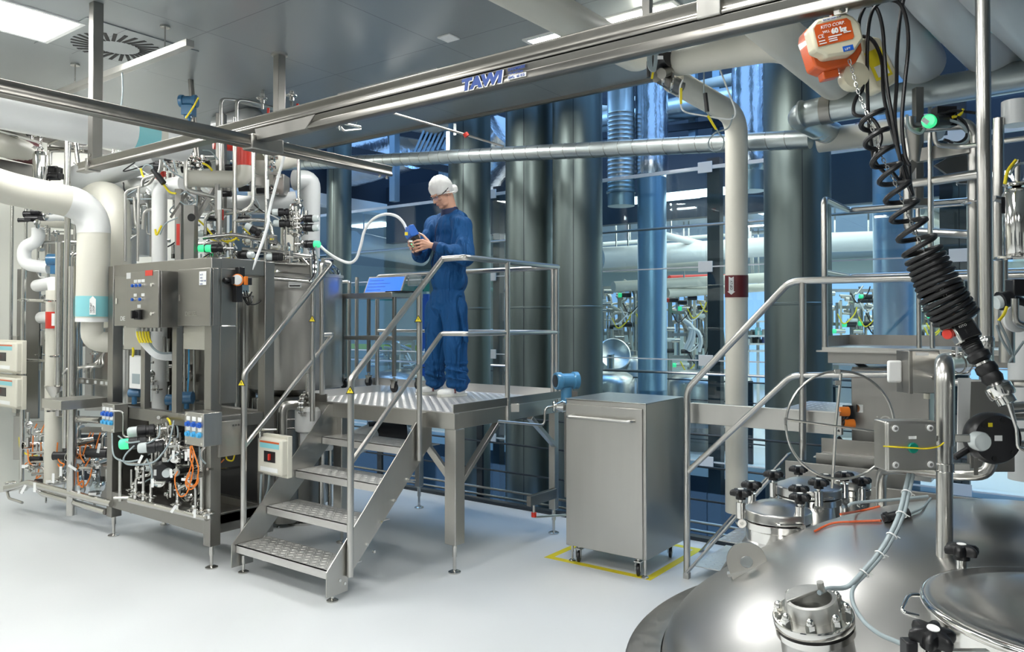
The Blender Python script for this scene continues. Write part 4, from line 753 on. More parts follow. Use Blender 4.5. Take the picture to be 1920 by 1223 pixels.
eb, e0, e1 = P(177, 388, 6.4), P(0, 350, 5.86), P(173, 600, 6.4); e0 = eb+(e0-eb).normalized()*.22; e1 = eb+(e1-eb).normalized()*.22
ep = [e0*(1-k/9)**2+eb*2*(k/9)*(1-k/9)+e1*(k/9)**2 for k in range(10)]; obj('elbow_sleeve', G().path(ep, .1275, 36, cap=False), 'white_ins', t)
big('trap_pipe', 'short white U-shaped pipe below the turquoise-banded pipe', [(173, 600, 6.42), (172, 640, 6.42), (215, 643, 6.5)], .085, 'cream', .13)
big('riser_pipe', 'cream riser pipe just right of the turquoise-banded one, bent at its top', [(150, 352, 7.6), (219, 372, 6.8), (217, 615, 6.75)], .12, 'cream', .22)
big('riser_pipe', 'pale riser pipe behind the control cabinets, third from the left', [(180, 340, 7.9), (236, 352, 7.4), (234, 500, 7.3)], .10, 'grey_ins', .2)
big('return_pipe', 'grey-white pipe under the left end of the long crane rail, turning back to the wall', [(145, 342, 8.2), (148, 335, 7.2), (300, 290, 6.9)], .13, 'grey_ins', .2)
big('return_pipe', 'dark-banded cream pipe under the overhead pipe at the left edge', [(-60, 255, 6.4), (62, 288, 7.4)], .105, 'cream', 0, (((20, 277, 7.04), (60, 287.5, 7.38), 'maroon'),))
one('service_ledge', G().bar(P(-40, 305, 6.9), P(72, 325, 7.5), .12, .11), 'steel_sheet', 'grey steel ledge under the dark-banded pipe at the left edge', 'ledge')
one('service_ledge', G().bar(P(-30, 226, 6.6), P(205, 292, 7.8), .16, .05), 'steel_dark', 'long dark ledge right under the thick overhead pipe', 'ledge')
big('branch_pipe', 'white horizontal pipe behind the crane rail, left of centre', [(245, 342, 7.4), (258, 345, 7.2), (325, 357, 6.9)], .085, 'white_ins', .1)
big('branch_pipe', 'short white horizontal pipe joining the cream pipe at the left of the upper cluster', [(256, 372, 7.6), (280, 378, 7.4)], .07, 'white_ins', .1)
big('branch_pipe', 'white stub pipe in the upper cluster left of the cream red-banded elbow', [(320, 350, 6.75), (345, 346, 6.7)], .075, 'white_ins', .1)
big('red_band_pipe', 'translucent cream elbow pipe with a bright red band at upper left', [(352, 335, 6.5), (460, 337, 6.6), (462, 262, 6.6)], .072, 'cream', .09, (((461.5, 312, 6.6), (462, 268, 6.6), 'red'),))
big('red_band_pipe', 'red-banded cream pipe seen left of the bright red band, behind the steel post', [(400, 270, 7.4), (438, 274, 7.5)], .05, 'red', .05)
big('white_pipe', 'stubby grey-white pipe behind the red band under the crane rail', [(490, 305, 7.2), (490, 308, 7.2), (548, 292, 7.4)], .11, 'cream', .1)
big('elbow_pipe', 'big pale elbow pipe above the crane rail, left of the ceiling post', [(415, 235, 8.0), (478, 222, 7.6), (482, 262, 7.6)], .12, 'grey_ins', .16)
big('elbow_pipe', 'pale green elbow pipe dropping beside the slim dark column', [(552, 338, 7.6), (582, 338, 7.7), (580, 520, 7.7)], .10, 'grey_ins', .14)
big('banded_pipe', 'pale pipe with turquoise band behind the tank-top valves', [(345, 378, 7.6), (440, 383, 7.5), (480, 386, 7.3), (556, 376, 7.4)], .09, 'grey_ins', .1, (((422, 382, 7.52), (446, 383.2, 7.49), 'turq'),))
big('shaft_pipe', 'wide pale pipe behind the tank-top cluster, nearer the red band', [(480, 372, 7.9), (480, 330, 7.9), (520, 328, 7.9)], .08, 'cream', .1)
one('vertical_pipe', G().cyl(P(538, 470, 7.5), P(538, 400, 7.5), .06, 24), 'cream', 'cream vertical pipe stub behind the tank-top valves', 'pipe')
one('vertical_pipe', G().cyl(P(262, 480, 8), P(262, 352, 8), .11, 28), 'grey_ins', 'pale wide vertical pipe deep in the upper left cluster', 'pipe')
# steel columns and struts of the upper left
def upost(px, py0, py1, d, w_, lab, m='steel_sheet', tilt=0):
    a, b = P(px, py1, d), P(px+tilt, py0, d); t = thing('support_post', lab, 'support post', a); obj('post', G().bar(a, b, w_, w_, CF) if m != 'steel_dark_tube' else G().cyl(a, b, w_*.42, 18), 'steel_dark' if m == 'steel_dark_tube' else m, t, .003); return t
upost(415, 214, 482, 7.0, .075, 'tall square steel post rising behind the front skid, left of the red band', 'steel_dark')
t = upost(358, 386, 492, 6.3, .085, 'square steel post with a round hole standing on the front skid'); q = P(359, 408, 6.25); obj('hole', G().cyl(q, q-CF*.003, .032, 24), 'blackink', t)
upost(336, 355, 494, 6.6, .055, 'steel post with red sticker left of the post with the round hole'); q = P(334, 440, 6.5); obj('sticker', G().box(q, (.028, .004, .18), (CR, CF, Z_)), 'red', bpy.data.objects['support_post.002'])
upost(290, 290, 482, 7.4, .07, 'steel post behind the white vertical pipe in the upper left cluster')
upost(369, 140, 300, 6.7, .055, 'dark polished strut running up to the ceiling past the blue transmitter', 'steel_dark_tube', -12)
upost(375, 300, 395, 6.9, .05, 'dark strut slanting under the cream red-banded elbow', 'steel_dark_tube', -8)
upost(407, 345, 410, 6.4, .03, 'grey diagonal brace leaning left of the tall square post', 'steel_sheet', 0)
for a, b, w_, lab in (((356, 428, 6.4), (408, 345, 6.6), .035, 'slanted grey brace left of the tall square post'), ((320, 408, 6.5), (362, 345, 6.6), .02, 'slanted bright rod in the upper left cluster')):
    one('brace', G().bar(P(*a), P(*b), w_, w_), 'steel_sheet', lab, 'brace')
# hoops and small tubes near the ceiling
up = thing('ceiling_pipework', 'thin bent steel tubes with small red-handled valves near the ceiling at left', 'pipework', P(500, 200, 6.8))
for l, r in (([(413, 380, 6.8), (414, 186, 6.8), (440, 188, 6.9), (510, 205, 7.3), (590, 222, 7.9)], .016), ([(443, 300, 6.9), (444, 187, 6.9), (470, 191, 7.0), (540, 210, 7.5)], .016), ([(492, 205, 7.0), (493, 165, 7.0), (505, 152, 7.0), (620, 180, 8.2)], .014), ([(547, 165, 7.3), (547, 200, 7.3)], .016), ([(440, 270, 6.5), (441, 440, 6.5)], .016), ([(474, 275, 6.5), (474, 385, 6.5), (455, 396, 6.5)], .013),
             ([(348, 300, 6.4), (348, 355, 6.4), (405, 370, 6.4)], .016), ([(266, 350, 6.4), (268, 335, 6.4), (300, 325, 6.4), (302, 300, 6.4)], .014), ([(235, 490, 6.5), (235, 358, 6.5), (280, 345, 6.5), (290, 330, 6.5)], .013), ([(258, 490, 6.5), (260, 352, 6.5)], .012), ([(252, 370, 6.7), (254, 420, 6.7), (262, 430, 6.7)], .013), ([(412, 360, 6.4), (411, 450, 6.4)], .02), ([(410, 372, 6.9), (330, 395, 6.9)], .012), ([(268, 430, 6.6), (270, 395, 6.6), (298, 390, 6.6)], .013), ([(300, 320, 6.8), (410, 300, 7.0)], .01), ([(560, 300, 6.9), (561, 400, 6.8)], .016)):
    obj('pipe', G().tube(PL(l), r, .05, 12), 'rail', up)
for px, py in ((492, 185), (547, 180), (411, 432), (300, 285), (330, 305), (345, 300), (365, 296), (372, 305), (355, 312), (380, 300), (310, 312)):
    g = G(); clampg(g, P(px, py, 6.7), Z_, .03); g.cyl(P(px, py, 6.7)-Z_*.04, P(px, py, 6.7)+Z_*.04, .02, 12); obj('small_valve', g, 'tube', up)
for px, py in ((503, 212), (558, 204), (417, 403)):
    q = P(px, py, 6.6); obj('red_handle', G().box(q, (.022, .014, .09), (CR, CF, Z_)), 'red', up, .005)
for px, py, w_ in ((296, 312, .06), (318, 300, .07), (350, 318, .08), (377, 300, .08), (389, 310, .05), (365, 310, .09), (470, 335, .07), (545, 405, .06)):
    q = P(px, py, 6.8); obj('actuator', G().cyl(q-CR*w_*.5, q+CR*w_*.5, .03, 14).box(q+Z_*.03, (w_*.6, .05, .03), (CR, CF, Z_)), 'black', up, .003)
for px, py in ((339, 265), (467, 300), (302, 345), (318, 330)):
    pass
cabs = (([265, 322], [272, 310], [285, 313], [286, 330], [275, 335], [264, 325]), ([305, 300], [320, 320], [345, 335]), ([380, 282], [395, 284], [409, 300]), ([325, 300], [330, 320], [333, 325]), ([338, 365], [350, 360], [365, 378], [350, 385], [338, 378]), ([366, 345], [370, 370], [368, 388]), ([333, 408], [310, 420], [300, 440]))
for c in cabs: obj('cable', G().cable([P(a, b, 6.5) for a, b in c], .006), 'grey_hose', up)
for c in (([306, 345], [318, 360], [330, 363]), ([264, 316], [268, 330], [275, 334]), ([380, 306], [390, 311], [398, 320]), ([291, 430], [294, 440], [303, 423])): obj('cable', G().cable([P(a, b, 6.45) for a, b in c], .009), 'yellow', up)
q0, q1 = P(287, 318, 6.4), P(307, 344, 6.4); obj('connector', G().cyl(q0, q1, .024, 14), 'black', up)
for px, py in ((299, 333), (303, 325), (303, 317)): obj('red_part', G().box(P(px, py, 7.0), (.06, .05, .06), (CR, CF, Z_)), 'red', up, .005)
obj('white_tag', G().box(P(411, 375, 6.35), (.03, .003, .16), (CR, CF, Z_)), 'white', up); obj('white_tag', G().box(P(502, 355, 6.35), (.02, .003, .16), (CR, CF, Z_)), 'white', up)
clutter(up, 'tubing', 220, 400, 280, 480, 6.9, 7.6, 34, 18); clutter(up, 'tubing', 420, 520, 290, 470, 7.0, 7.5, 16, 10); clutter(up, 'tubing', 60, 200, 245, 400, 7.0, 7.6, 12, 8)
for k in range(16):
    a = P(random.uniform(225, 500), random.uniform(300, 460), 6.8); obj('cable', G().cable([a, a+CR*random.uniform(-.1, .15)-Z_*.08, a+CR*random.uniform(-.1, .3)-Z_*random.uniform(-.05, .15)], .006), random.choice(('grey_hose', 'black', 'black', 'white_hose')), up)
for k in range(12):
    q = P(random.uniform(225, 500), random.uniform(300, 470), 6.9); obj('actuator_block', G().cyl(q-CR*.04, q+CR*.06, .028, 14), random.choice(('black', 'black', 'clear')), up)
# steel instrument cases at upper cluster
for px0, py0, px1, py1, d, lab in ((519, 330, 538, 368, 7.3, 'narrow steel instrument case with a label above the tank-top pipework'), (480, 330, 519, 375, 7.6, 'wide dull steel instrument case left of the labelled one')):
    a, b = P(px0, py1, d), P(px1, py0, d); t = thing('instrument_case', lab, 'instrument case', a); c = (a+b)/2
    obj('housing', G().box(c, ((b-a).dot(CR), .2, (b-a).z), (CR, CF, Z_)), 'steel_sheet', t, .005); 
    if px0 == 519: obj('label_plate', G().box(c+Z_*.07-CF*.102, (.05, .003, .02), (CR, CF, Z_)), 'white', t)
# blue pressure transmitter near ceiling
def transmitter(p, lab, s=1., m='instr', ax=CR, loc=None):
    p = V(p); t = thing('pressure_transmitter', lab, 'transmitter', p-Z_*.12*s)
    obj('housing', G().lathe(p-ax*.065*s, ax, [(0, 0), (.045*s, 0), (.048*s, .006*s), (.048*s, .03*s), (.040*s, .035*s), (.040*s, .10*s), (.048*s, .105*s), (.048*s, .13*s), (0, .13*s)], 28), m, t)
    obj('neck', G().cyl(p-Z_*.035*s, p-Z_*.13*s, .03*s, 18), m, t); return t
t = transmitter(P(353, 190, 6.2), 'dark blue pressure transmitter hanging near the ceiling at upper left', 1.05); obj('lower_body', G().box(P(354, 208, 6.2), (.09, .09, .08), (CR, CF, Z_)).cyl(P(355, 212, 6.2), P(355, 232, 6.2), .012, 10), 'instr', t, .01); obj('yellow_cable', G().cable(PL([(372, 183, 6.1), (363, 200, 6.1), (348, 222, 6.1)]), .007), 'yellow', t)
# flexible white hoses
one('white_tube', G().cable(PL([(540, 268, 6.1), (518, 345, 6.0), (504, 400, 5.9), (503, 418, 5.85), (490, 460, 5.8), (470, 512, 5.75)]), .011, 10, 10), 'white_hose', 'translucent white tube slanting down across the tank-top pipework', 'tube')
# ================================================================== CENTRE: PLATFORM AND STAIRS
DZ = 1.12; DX0, DX1, DY0, DY1 = -5.10, -3.50, 4.05, 5.42
def lozenges(g, x0, x1, y0, y1, z, p=.040):
    nx, ny = int((x1-x0)/p), int((y1-y0)/p)
    for i in range(nx):
        for j in range(ny):
            c = V((x0+(i+.5)*(x1-x0)/nx, y0+(j+.5)*(y1-y0)/ny, z)); s_ = 1 if (i+j) % 2 else -1
            a = V((.7071, .7071*s_, 0)); b = V((-.7071*s_, .7071, 0)); L, W, h = .0165, .0045, .0018
            n = len(g.v); g.v += [c-a*L, c+b*W, c+a*L, c-b*W, c-a*L*.55+Z_*h, c+a*L*.55+Z_*h]
            k = [[0, 3, 4], [3, 2, 5], [3, 5, 4], [2, 1, 5], [1, 0, 4], [1, 4, 5]]
            g.f += [[n+q for q in f_] for f_ in k]
    return g
pf = thing('work_platform', 'raised steel work platform with tread-plate deck, stairs and tubular handrails', 'platform', (-4.3, 4.1, 0))
obj('deck', lozenges(lozenges(G().bb(DX0, DX1, DY0, DY1, DZ-.008, DZ).bb(-5.72, DX0, 4.93, DY1, DZ-.008, DZ), DX0, DX1-.01, DY0, DY1-.01, DZ), -5.70, DX0, 4.94, DY1-.01, DZ), 'tread', pf)
g = G()
obj('kick_plate', G().bb(-5.72, DX1, DY1-.008, DY1, DZ, DZ+.07), 'tread', pf)
obj('kick_plate', G().bb(DX1-.008, DX1, DY0+.0, DY1, DZ-.005, DZ+.055), 'steel_sheet', pf, .002)
obj('kick_plate', G().bb(DX0-.01, DX0, DY0, 4.9, DZ, DZ+.06), 'tread', pf); obj('kick_plate', G().bb(-5.72, -5.70, 4.93, DY1, DZ, DZ+.07), 'tread', pf)
obj('kick_plate', G().bb(DX0-.0, -4.82, DY0, DY0+.008, DZ-.01, DZ+.055), 'steel_sheet', pf)
for x0, x1, y0, y1 in ((DX0, DX1, DY0+.01, DY0+.06), (DX1-.06, DX1-.012, DY0+.06, DY1-.06), (DX0, DX1, DY1-.06, DY1-.012), (DX0, DX0+.05, DY0+.06, DY1-.06), (-5.7, DX0, 4.95, 5.0)):
    obj('deck_beam', G().bb(x0, x1, y0, y1, DZ-.12, DZ-.01), 'steel', pf, .002)
for x, y in ((DX1-.10, DY0+.02), (DX1-.08, DY1-.08), (-4.80, DY0+.05), (DX0+.02, DY1-.1)):
    w_ = .10 if y < 4.5 else .06
    lg = obj('leg', G().bb(x, x+w_, y, y+w_, .20, DZ-.12), 'steel', pf, .004); g = G(); foot(g, (x+w_/2, y+w_/2, 0), .2, .017); obj('levelling_foot', g, 'tube', lg)
for a, b in (((DX1-.03, DY0+.1, .62), (DX1-.03, DY0+.52, DZ-.13)), ((DX1-.03, DY1-.06, .72), (DX1-.03, DY1-.42, DZ-.13)), ((DX1-.1, DY0+.07, .66), (-3.95, DY0+.07, DZ-.13))):
    obj('brace', G().bar(a, b, .03, .05, X_), 'steel', pf, .002)
obj('outrigger', G().bb(DX1-.04, DX1+.0, DY1-.45, DY1-.08, .30, .38), 'steel_sheet', pf, .002)
pipe(pf, [(1001, 948, 6.0), (1001, 970, 6.0), (1060, 966, 6.25)], .010, 'rail'); obj('red_clamp', G().cyl(P(1001, 966, 6.0)-Z_*.015, P(1001, 966, 6.0)+Z_*.02, .02, 12), 'red', pf)
obj('hook_plate', G().box(P(966, 765, 5.75), (.06, .004, .06), (CR, CF, Z_)), 'steel', pf, .001)
# stairs
TX0, TX1 = -4.76, -3.77; ty = [3.20, 3.45, 3.70, 3.95]; tz = [.20, .42, .64, .86]
for y, z in zip(ty, tz):
    obj('stair_tread', lozenges(G(), TX0+.012, TX1-.012, y+.004, y+.268, z).bb(TX0+.01, TX1-.01, y, y+.27, z-.006, z).bb(TX0+.01, TX1-.01, y, y+.006, z-.055, z), 'tread', pf)
for s, x in ((-1, TX0), (1, TX1)):
    poly = [(3.17, .045), (3.17, .20), (4.02, DZ-.02), (4.12, DZ-.02), (4.12, .88), (3.34, .12), (3.34, .045)]
    st = obj('stringer', G().prism(poly, (x-.004, 0, 0), Y_, Z_, X_, .008), 'steel', pf)
    g = G()
    for yy, zz in ((3.27, .13), (3.31, .10), (3.50, .30), (3.62, .42), (3.75, .54), (3.87, .66), (4.0, .86), (3.56, .24)): g.cyl((x+s*.002, yy, zz), (x+s*.014, yy, zz), .010, 6)
    obj('bolts', g, 'polish', st)
    g = G(); foot(g, (x+(-s)*.03, 3.245, 0), .12, .014); obj('levelling_foot', g, 'tube', st)
RR = .0212
def rail(pts, r=RR, nm='handrail', par=pf, bend=.05): return obj(nm, G().tube(pts, r, bend, 16), 'rail', par)
xl_, xr_ = -4.79, -3.74
# right handrail: stair part, then round the platform
A = onX(658, 712, xr_); B = onX(830, 478, xr_); B.z = 2.2
bl = V((-5.66, DY1-.03, 2.2)); cr = V((DX1-.02, DY1-.03, 2.2))
foot_r = V((xr_, A.y, .14))
rail([foot_r, V((xr_, A.y, A.z)), V((xr_, B.y, 2.2))], bend=.02)
rail([V((xr_, B.y, 2.2)), V((DX1-.02, 4.2, 2.2)), cr, V((cr.x-.02, cr.y, 2.2)), V((-5.66, cr.y, 2.2)), V((-5.66, cr.y, DZ))], bend=.05)
mA = onX(664, 868, xr_); mB = onX(828, 627, xr_)
rail([V((xr_, A.y, mA.z)), V((xr_, mB.y, 1.66)), V((DX1-.02, 4.2, 1.66)), V((cr.x, cr.y, 1.66)), V((-5.66, cr.y, 1.66))], .017, 'middle_rail', bend=.02)
p = onX(787, 540, xr_); rail([V((xr_, p.y, .78)), V((xr_, p.y, p.z))], .019, 'rail_post')
for x, y in ((DX1-.01, 4.68), (cr.x, cr.y-.02), (cr.x-.05, cr.y)): rail([V((x, y, DZ-.12)), V((x, y, 2.2))], .019, 'rail_post')
for px in (655, 669): p = onY(px, 600, cr.y); rail([V((p.x, cr.y, DZ-.1)), V((p.x, cr.y, 2.15 if px == 655 else 2.2))], .019, 'rail_post')
p = onY(655, 527, cr.y); rail([V((p.x, cr.y, 2.1)), V((p.x, cr.y, 2.16)), V((p.x-.5, cr.y, 2.16))], .017, 'rail_stub', bend=.04)
# left handrail of the stairs
A = onX(458, 700, xl_); B = onX(622, 494, xl_)
rail([V((xl_, A.y, .14)), V((xl_, A.y, A.z)), V((xl_, B.y, B.z)), onX(604, 492, xl_-.02), onX(604, 740, xl_-.02)], bend=.035)
mA = onX(462, 838, xl_); mB = onX(625, 627, xl_)
rail([V((xl_, A.y, mA.z)), V((xl_, mB.y, mB.z)), onX(606, 628, xl_-.01)], .017, 'middle_rail', bend=.03)
p = onX(587, 535, xl_); q = onX(587, 790, xl_); rail([V((xl_, p.y, q.z)), V((xl_, p.y, p.z))], .019, 'rail_post')
def warn(px, py, X, d=CF):
    q = onX(px, py, X)-CF*.024; sgn = obj('warning_sign', G().prism([(-.028, -.024), (.028, -.024), (0, .026)], q, CR, Z_, -CF, .002), 'blackink', pf)
    obj('yellow_field', G().prism([(-.021, -.019), (.021, -.019), (0, .018)], q-CF*.0022, CR, Z_, -CF, .001), 'yellow', sgn); obj('flash', G().prism([(-.003, -.014), (.005, 0), (0, 0), (.003, .011), (-.006, -.003), (0, -.003)], q-CF*.0034, CR, Z_, -CF, .0006), 'blackink', sgn)
warn(455, 717, xl_); warn(587, 598, xl_); warn(658, 731, xr_); warn(785, 598, xr_)
# trolley with screen ---------------------------------------------------
tx0, tx1, ty0, ty1, tz = -5.62, -4.93, 4.90, 5.24, 2.01
t = thing('laptop_trolley', 'steel trolley on castors standing on the platform behind the stairs', 'trolley', ((tx0+tx1)/2, (ty0+ty1)/2, DZ))
obj('table_top', G().bb(tx0-.05, tx1, ty0-.03, ty1+.03, tz-.045, tz), 'steel', t, .003)
for x in (tx0, tx1-.028):
    for y in (ty0, ty1-.028):
        obj('leg', G().bb(x, x+.028, y, y+.028, DZ+.14, tz-.045), 'steel_dark', t, .002); caster(t, (x+.014, y+.014, DZ), .045, False)
for y in (ty0, ty1-.028): obj('cross_bar', G().bb(tx0+.028, tx1-.028, y, y+.022, DZ+.46, DZ+.495), 'steel', t, .002)
for x in (tx0, tx1-.028): obj('cross_bar', G().bb(x, x+.022, ty0+.028, ty1-.028, DZ+.46, DZ+.495), 'steel', t, .002)
a, b = onY(681, 541, 4.98), onY(751, 541, 4.98); hz = tz
vv = V((0, .42, .9)).normalized(); uu = (X_*.99+Y_*.0).normalized()
lp = thing('tablet_computer', 'screen in steel frame with lit blue display tilted back on the trolley', 'computer screen', (a.x, 4.98, tz))
o = V((a.x-.0, 4.98, tz)); Wd = b.x-a.x; H = .175; nn = uu.cross(vv)
obj('frame', G().prism([(0, 0), (Wd, 0), (Wd-.0, H), (-.0, H)], o, uu, vv, -nn, .016), 'steel', lp, .002)
obj('screen', G().prism([(.018, .012), (Wd-.012, .012), (Wd-.015, H-.015), (.012, H-.015)], o+nn*.0015, uu, vv, -nn, .002), 'screen', lp)
for k in range(4): obj('screen_text', G().prism([(.03, .03+k*.033), (Wd*(.45+.1*(k % 3)), .03+k*.033), (Wd*(.45+.1*(k % 3)), .034+k*.033), (.03, .034+k*.033)], o+nn*.0028, uu, vv, -nn, .0006), 'ink', lp)
obj('keyboard', G().prism([(Wd*.75, 0), (Wd*1.15, 0), (Wd*1.15, .012), (Wd*.75, .012)], o-Y_*.07, X_, Z_, Y_, .18), 'black', lp)
q = P(778, 530, 7.05); t = thing('paper_basket', 'small clear plastic holder hanging beside the trolley screen', 'holder', q)
obj('holder', G().box(q+Z_*.02, (.12, .09, .10), (CR, CF, Z_)), 'cup', t); q2 = P(774, 568, 7.1); 
# cart -----------------------------------------------------------------------
cx0, cx1, cY0, cY1, ch = -3.05, -2.41, 4.77, 5.40, 1.185
t = thing('steel_cart', 'tall closed stainless steel bin cart with long handle, standing on castors', 'cart', ((cx0+cx1)/2, (cY0+cY1)/2, 0))
obj('body', G().bb(cx0, cx1, cY0+.012, cY1, .125, ch), 'steel', t, .006)
obj('door', G().bb(cx0+.004, cx1-.024, cY0, cY0+.012, .13, ch-.035), 'steel', t, .003)
obj('top_lid', G().bb(cx0-.003, cx1+.003, cY0-.002, cY1, ch, ch+.004), 'steel', t, .001)
za = 1.063; obj('handle', G().tube([(cx0+.045, cY0, za), (cx0+.045, cY0-.05, za), (cx1-.085, cY0-.05, za), (cx1-.085, cY0, za)], .012, .03, 14), 'rail', t)
for x, y in ((cx0+.07, cY0+.07), (cx1-.08, cY0+.05), (cx1-.08, cY1-.07), (cx0+.07, cY1-.07)): caster(t, (x, y, 0), .042, True, (-Y_*.9+X_*.3).normalized())
for x, y in ((cx0+.02, cY0+.06), (cx1-.02, cY0+.03)): g = G(); foot(g, (x, y, 0), .125, .010); obj('levelling_foot', g, 'tube', t)
# yellow floor marking
a, b = onZ(1028, 1042, 0), onZ(1226, 1085, 0); y0 = (a.y+b.y)/2; x0, x1 = a.x, b.x; wd = .055; y1 = 5.62
g = G()
for q in ((x0, x1, y0-wd, y0), (x0, x0+wd, y0, y1), (x1-wd, x1, y0, y1), (x0, x1, y1, y1+wd)): g.bb(*q, 0, .0012)
one('floor_marking', g, 'yellow', 'yellow tape rectangle on the floor round the steel cart', 'floor marking')
# transmitter and drain at the platform's far right corner
t = transmitter(P(1062, 714, 6.15), 'light blue transmitter with round display beside the cart top', 1.45, 'instr_l', (CR*.93+CF*.35).normalized())
q = P(1062, 714, 6.15); ax = (CR*.93+CF*.35).normalized(); obj('display', G().lathe(q-ax*.0955, -ax, [(0, 0), (.05, 0), (.05, .003), (0, .003)], 26), 'black', t)
obj('bracket', G().box(P(1072, 744, 6.2), (.09, .06, .09), (CR, CF, Z_)).box(P(1066, 850, 6.25), (.07, .05, .70), (CR, CF, Z_)), 'steel_sheet', t, .003)
t = thing('sample_valve', 'small steel sampling valve with wing clamp under the light blue transmitter', 'valve', P(1042, 770, 6.0))
q = P(1048, 762, 6.0); obj('body', G().lathe(q, -CR, [(0, -.05), (.045, -.05), (.05, -.03), (.02, .03), (.014, .05), (0, .05)], 20), 'polish', t); g = G(); clampg(g, q-CR*.04, CR, .028); obj('clamp', g, 'polish', t)
obj('pipe', G().tube(PL([(1036, 762, 6.0), (1022, 765, 5.95), (1021, 798, 5.95), (900, 787, 5.7), (860, 785, 5.6)]), .010, .04, 10), 'rail', t)
# cables and hose to the hand-held tester
one('white_hose', G().cable(PL([(594, 455, 6.55), (612, 472, 6.5), (634, 486, 6.45), (655, 493, 6.4), (668, 485, 6.4), (676, 462, 6.4), (684, 432, 6.4), (700, 411, 6.4), (722, 402, 6.4), (742, 405, 6.4), (755, 416, 6.4), (763, 431, 6.4)]), .012, 12, 10), 'white_hose', 'white hose looping from the process tank to the device in the worker\'s hands', 'hose')
one('black_hose_drum', G().tube(PL([(690, 815, 7.2), (760, 812, 7.3)]), .12, 0, 28), 'rubber', 'dark bellows pipe piece under the platform', 'pipe')
one('white_trap', G().tube(PL([(650, 838, 7.0), (700, 815, 7.2), (728, 810, 7.3), (752, 812, 7.4), (752, 840, 7.4)]), .11, .1, 24), 'grey_ins', 'pale insulated pipe bend under the platform, beyond the stairs', 'pipe')
# ================================================================== RIGHT: DUCTS AND PIPES UNDER THE CEILING
def spiral(name, lab, l, r, pitch=.11, bend=None, m='galv', seam=True):
    pts = PL(l); t = thing(name, lab, 'duct', pts[0]); obj('duct_wall', G().tube(pts, r, bend, 36), m, t)
    if seam:
        g = G()
        for a, b in zip(pts, pts[1:]):
            L = (b-a).length; w_ = (b-a).normalized(); n = int(L/pitch); u, v, _ = frame(w_)
            for k in range(1, n):
                c = a+w_*(k*pitch); g.path([c+u*((r+.001)*math.cos(q))+v*((r+.001)*math.sin(q))+w_*(q/(2*PI)*pitch*.6) for q in [2*PI*i/28 for i in range(29)]], .0022, 4, cap=False)
        obj('seam', g, 'steel_dark', t)
    return t
spiral('spiral_duct', 'slim galvanised spiral duct crossing in front of the dark columns', [(535, 309.5, 9.5), (1520, 261, 5.5)], .068, .14)
spiral('spiral_duct', 'short slanted spiral duct piece joining the grey bend above the lone dark column', [(1580, 262, 6.0), (1530, 240, 5.35)], .078, .09)
t = spiral('bend_duct', 'thick grey duct with a rounded bend, from the lone dark column to the right edge', [(1560, 250, 5.7), (1492, 216, 4.9), (1970, 134, 4.05)], .083, bend=.17, seam=False)
o0, o1 = P(1541, 208, 4.79), P(1561, 205, 4.75); obj('strap', G().tube([o0, o1], .086, 0, 30), 'steel_dark', t)
c = (o0+o1)/2; obj('strap_hanger', G().box(c+Z_*(.08+.3)+CF*.0, (.035, .003, .6), (X_, Y_, Z_)), 'steel_dark', t)
obj('strap', G().tube([P(1503, 214, 4.87), P(1507, 213, 4.86)], .085, 0, 30), 'galv', t)
big('overhead_pipe', 'thick beige pipe running down from the top centre to behind the crane rail', [(900, -55, 3.75), (1196, 108, 5.3), (1215, 85, 5.4)], .105, 'cream', .15)
big('overhead_pipe', 'beige horizontal pipe with elbow right of the black butterfly valve', [(1270, 116, 4.9), (1470, 82, 4.3), (1580, 178, 5.1)], .088, 'cream', .16)
t = big('downpipe', 'slim cream downpipe with a maroon band and white arrow', [(1262, 150, 5.0), (1381, 218, 5.6), (1381, 960, 5.7)], .08, 'cream', .16)
a, b = P(1381, 515, 5.62), P(1381, 556, 5.62)
p_, q_ = P(1381, 218, 5.6), P(1381, 960, 5.7); f1 = (515-218)/(960-218); f2 = (556-218)/(960-218)
obj('band', G().tube([p_.lerp(q_, f1), p_.lerp(q_, f2)], .0825, 0, 36), 'maroon', t)
q = P(1371, 535, 5.535); obj('arrow_sticker', G().prism([(-.018, .062), (0, .052), (.018, .062), (.018, -.045), (.028, -.045), (0, -.068), (-.028, -.045), (-.018, -.045)], q, CR, Z_, -CF, .002), 'white', t)
text('lettering', 'CIP LV', q-CF*.004+CR*.008-Z_*.035, Z_, -CR, .024, 'blackink', t)
big('overhead_pipe', 'big beige pipe slanting down at upper right, just left of the hoist', [(1410, 20, 3.6), (1462, 65, 3.75), (1560, 152, 4.6), (1575, 165, 4.8)], .10, 'cream', .1)
big('overhead_pipe', 'big grey pipe slanting down behind the hoist cables', [(1565, -50, 3.3), (1700, 75, 4.0), (1728, 118, 4.4)], .125, 'grey_ins', .1)
t = big('overhead_pipe', 'big grey pipe with turquoise band left of the bright steel pole', [(1705, -110, 3.2), (1755, -20, 3.5), (1880, 120, 4.4)], .135, 'grey_ins', .1, (((1788, 17, 3.74), (1806, 37, 3.87), 'turq'),))
t = big('overhead_pipe', 'big grey pipe with turquoise band at the right edge of the ceiling', [(1820, -110, 3.15), (1850, -45, 3.3), (1985, 100, 4.2)], .135, 'grey_ins', .1, (((1888, -5, 3.55), (1905, 15, 3.67), 'turq'),))
t = big('banded_pipe', 'cream horizontal pipe with maroon band behind the chain, under the grey duct', [(1535, 264, 5.7), (1580, 258, 5.6), (1760, 236, 5.0)], .088, 'cream', .06, (((1610, 254, 5.5), (1662, 248, 5.33), 'maroon'),))
big('drop_pipe', 'grey-white pipe stub hanging under the grey duct at the far right', [(1905, 190, 3.6), (1905, 235, 3.6)], .06, 'grey_ins', .02)
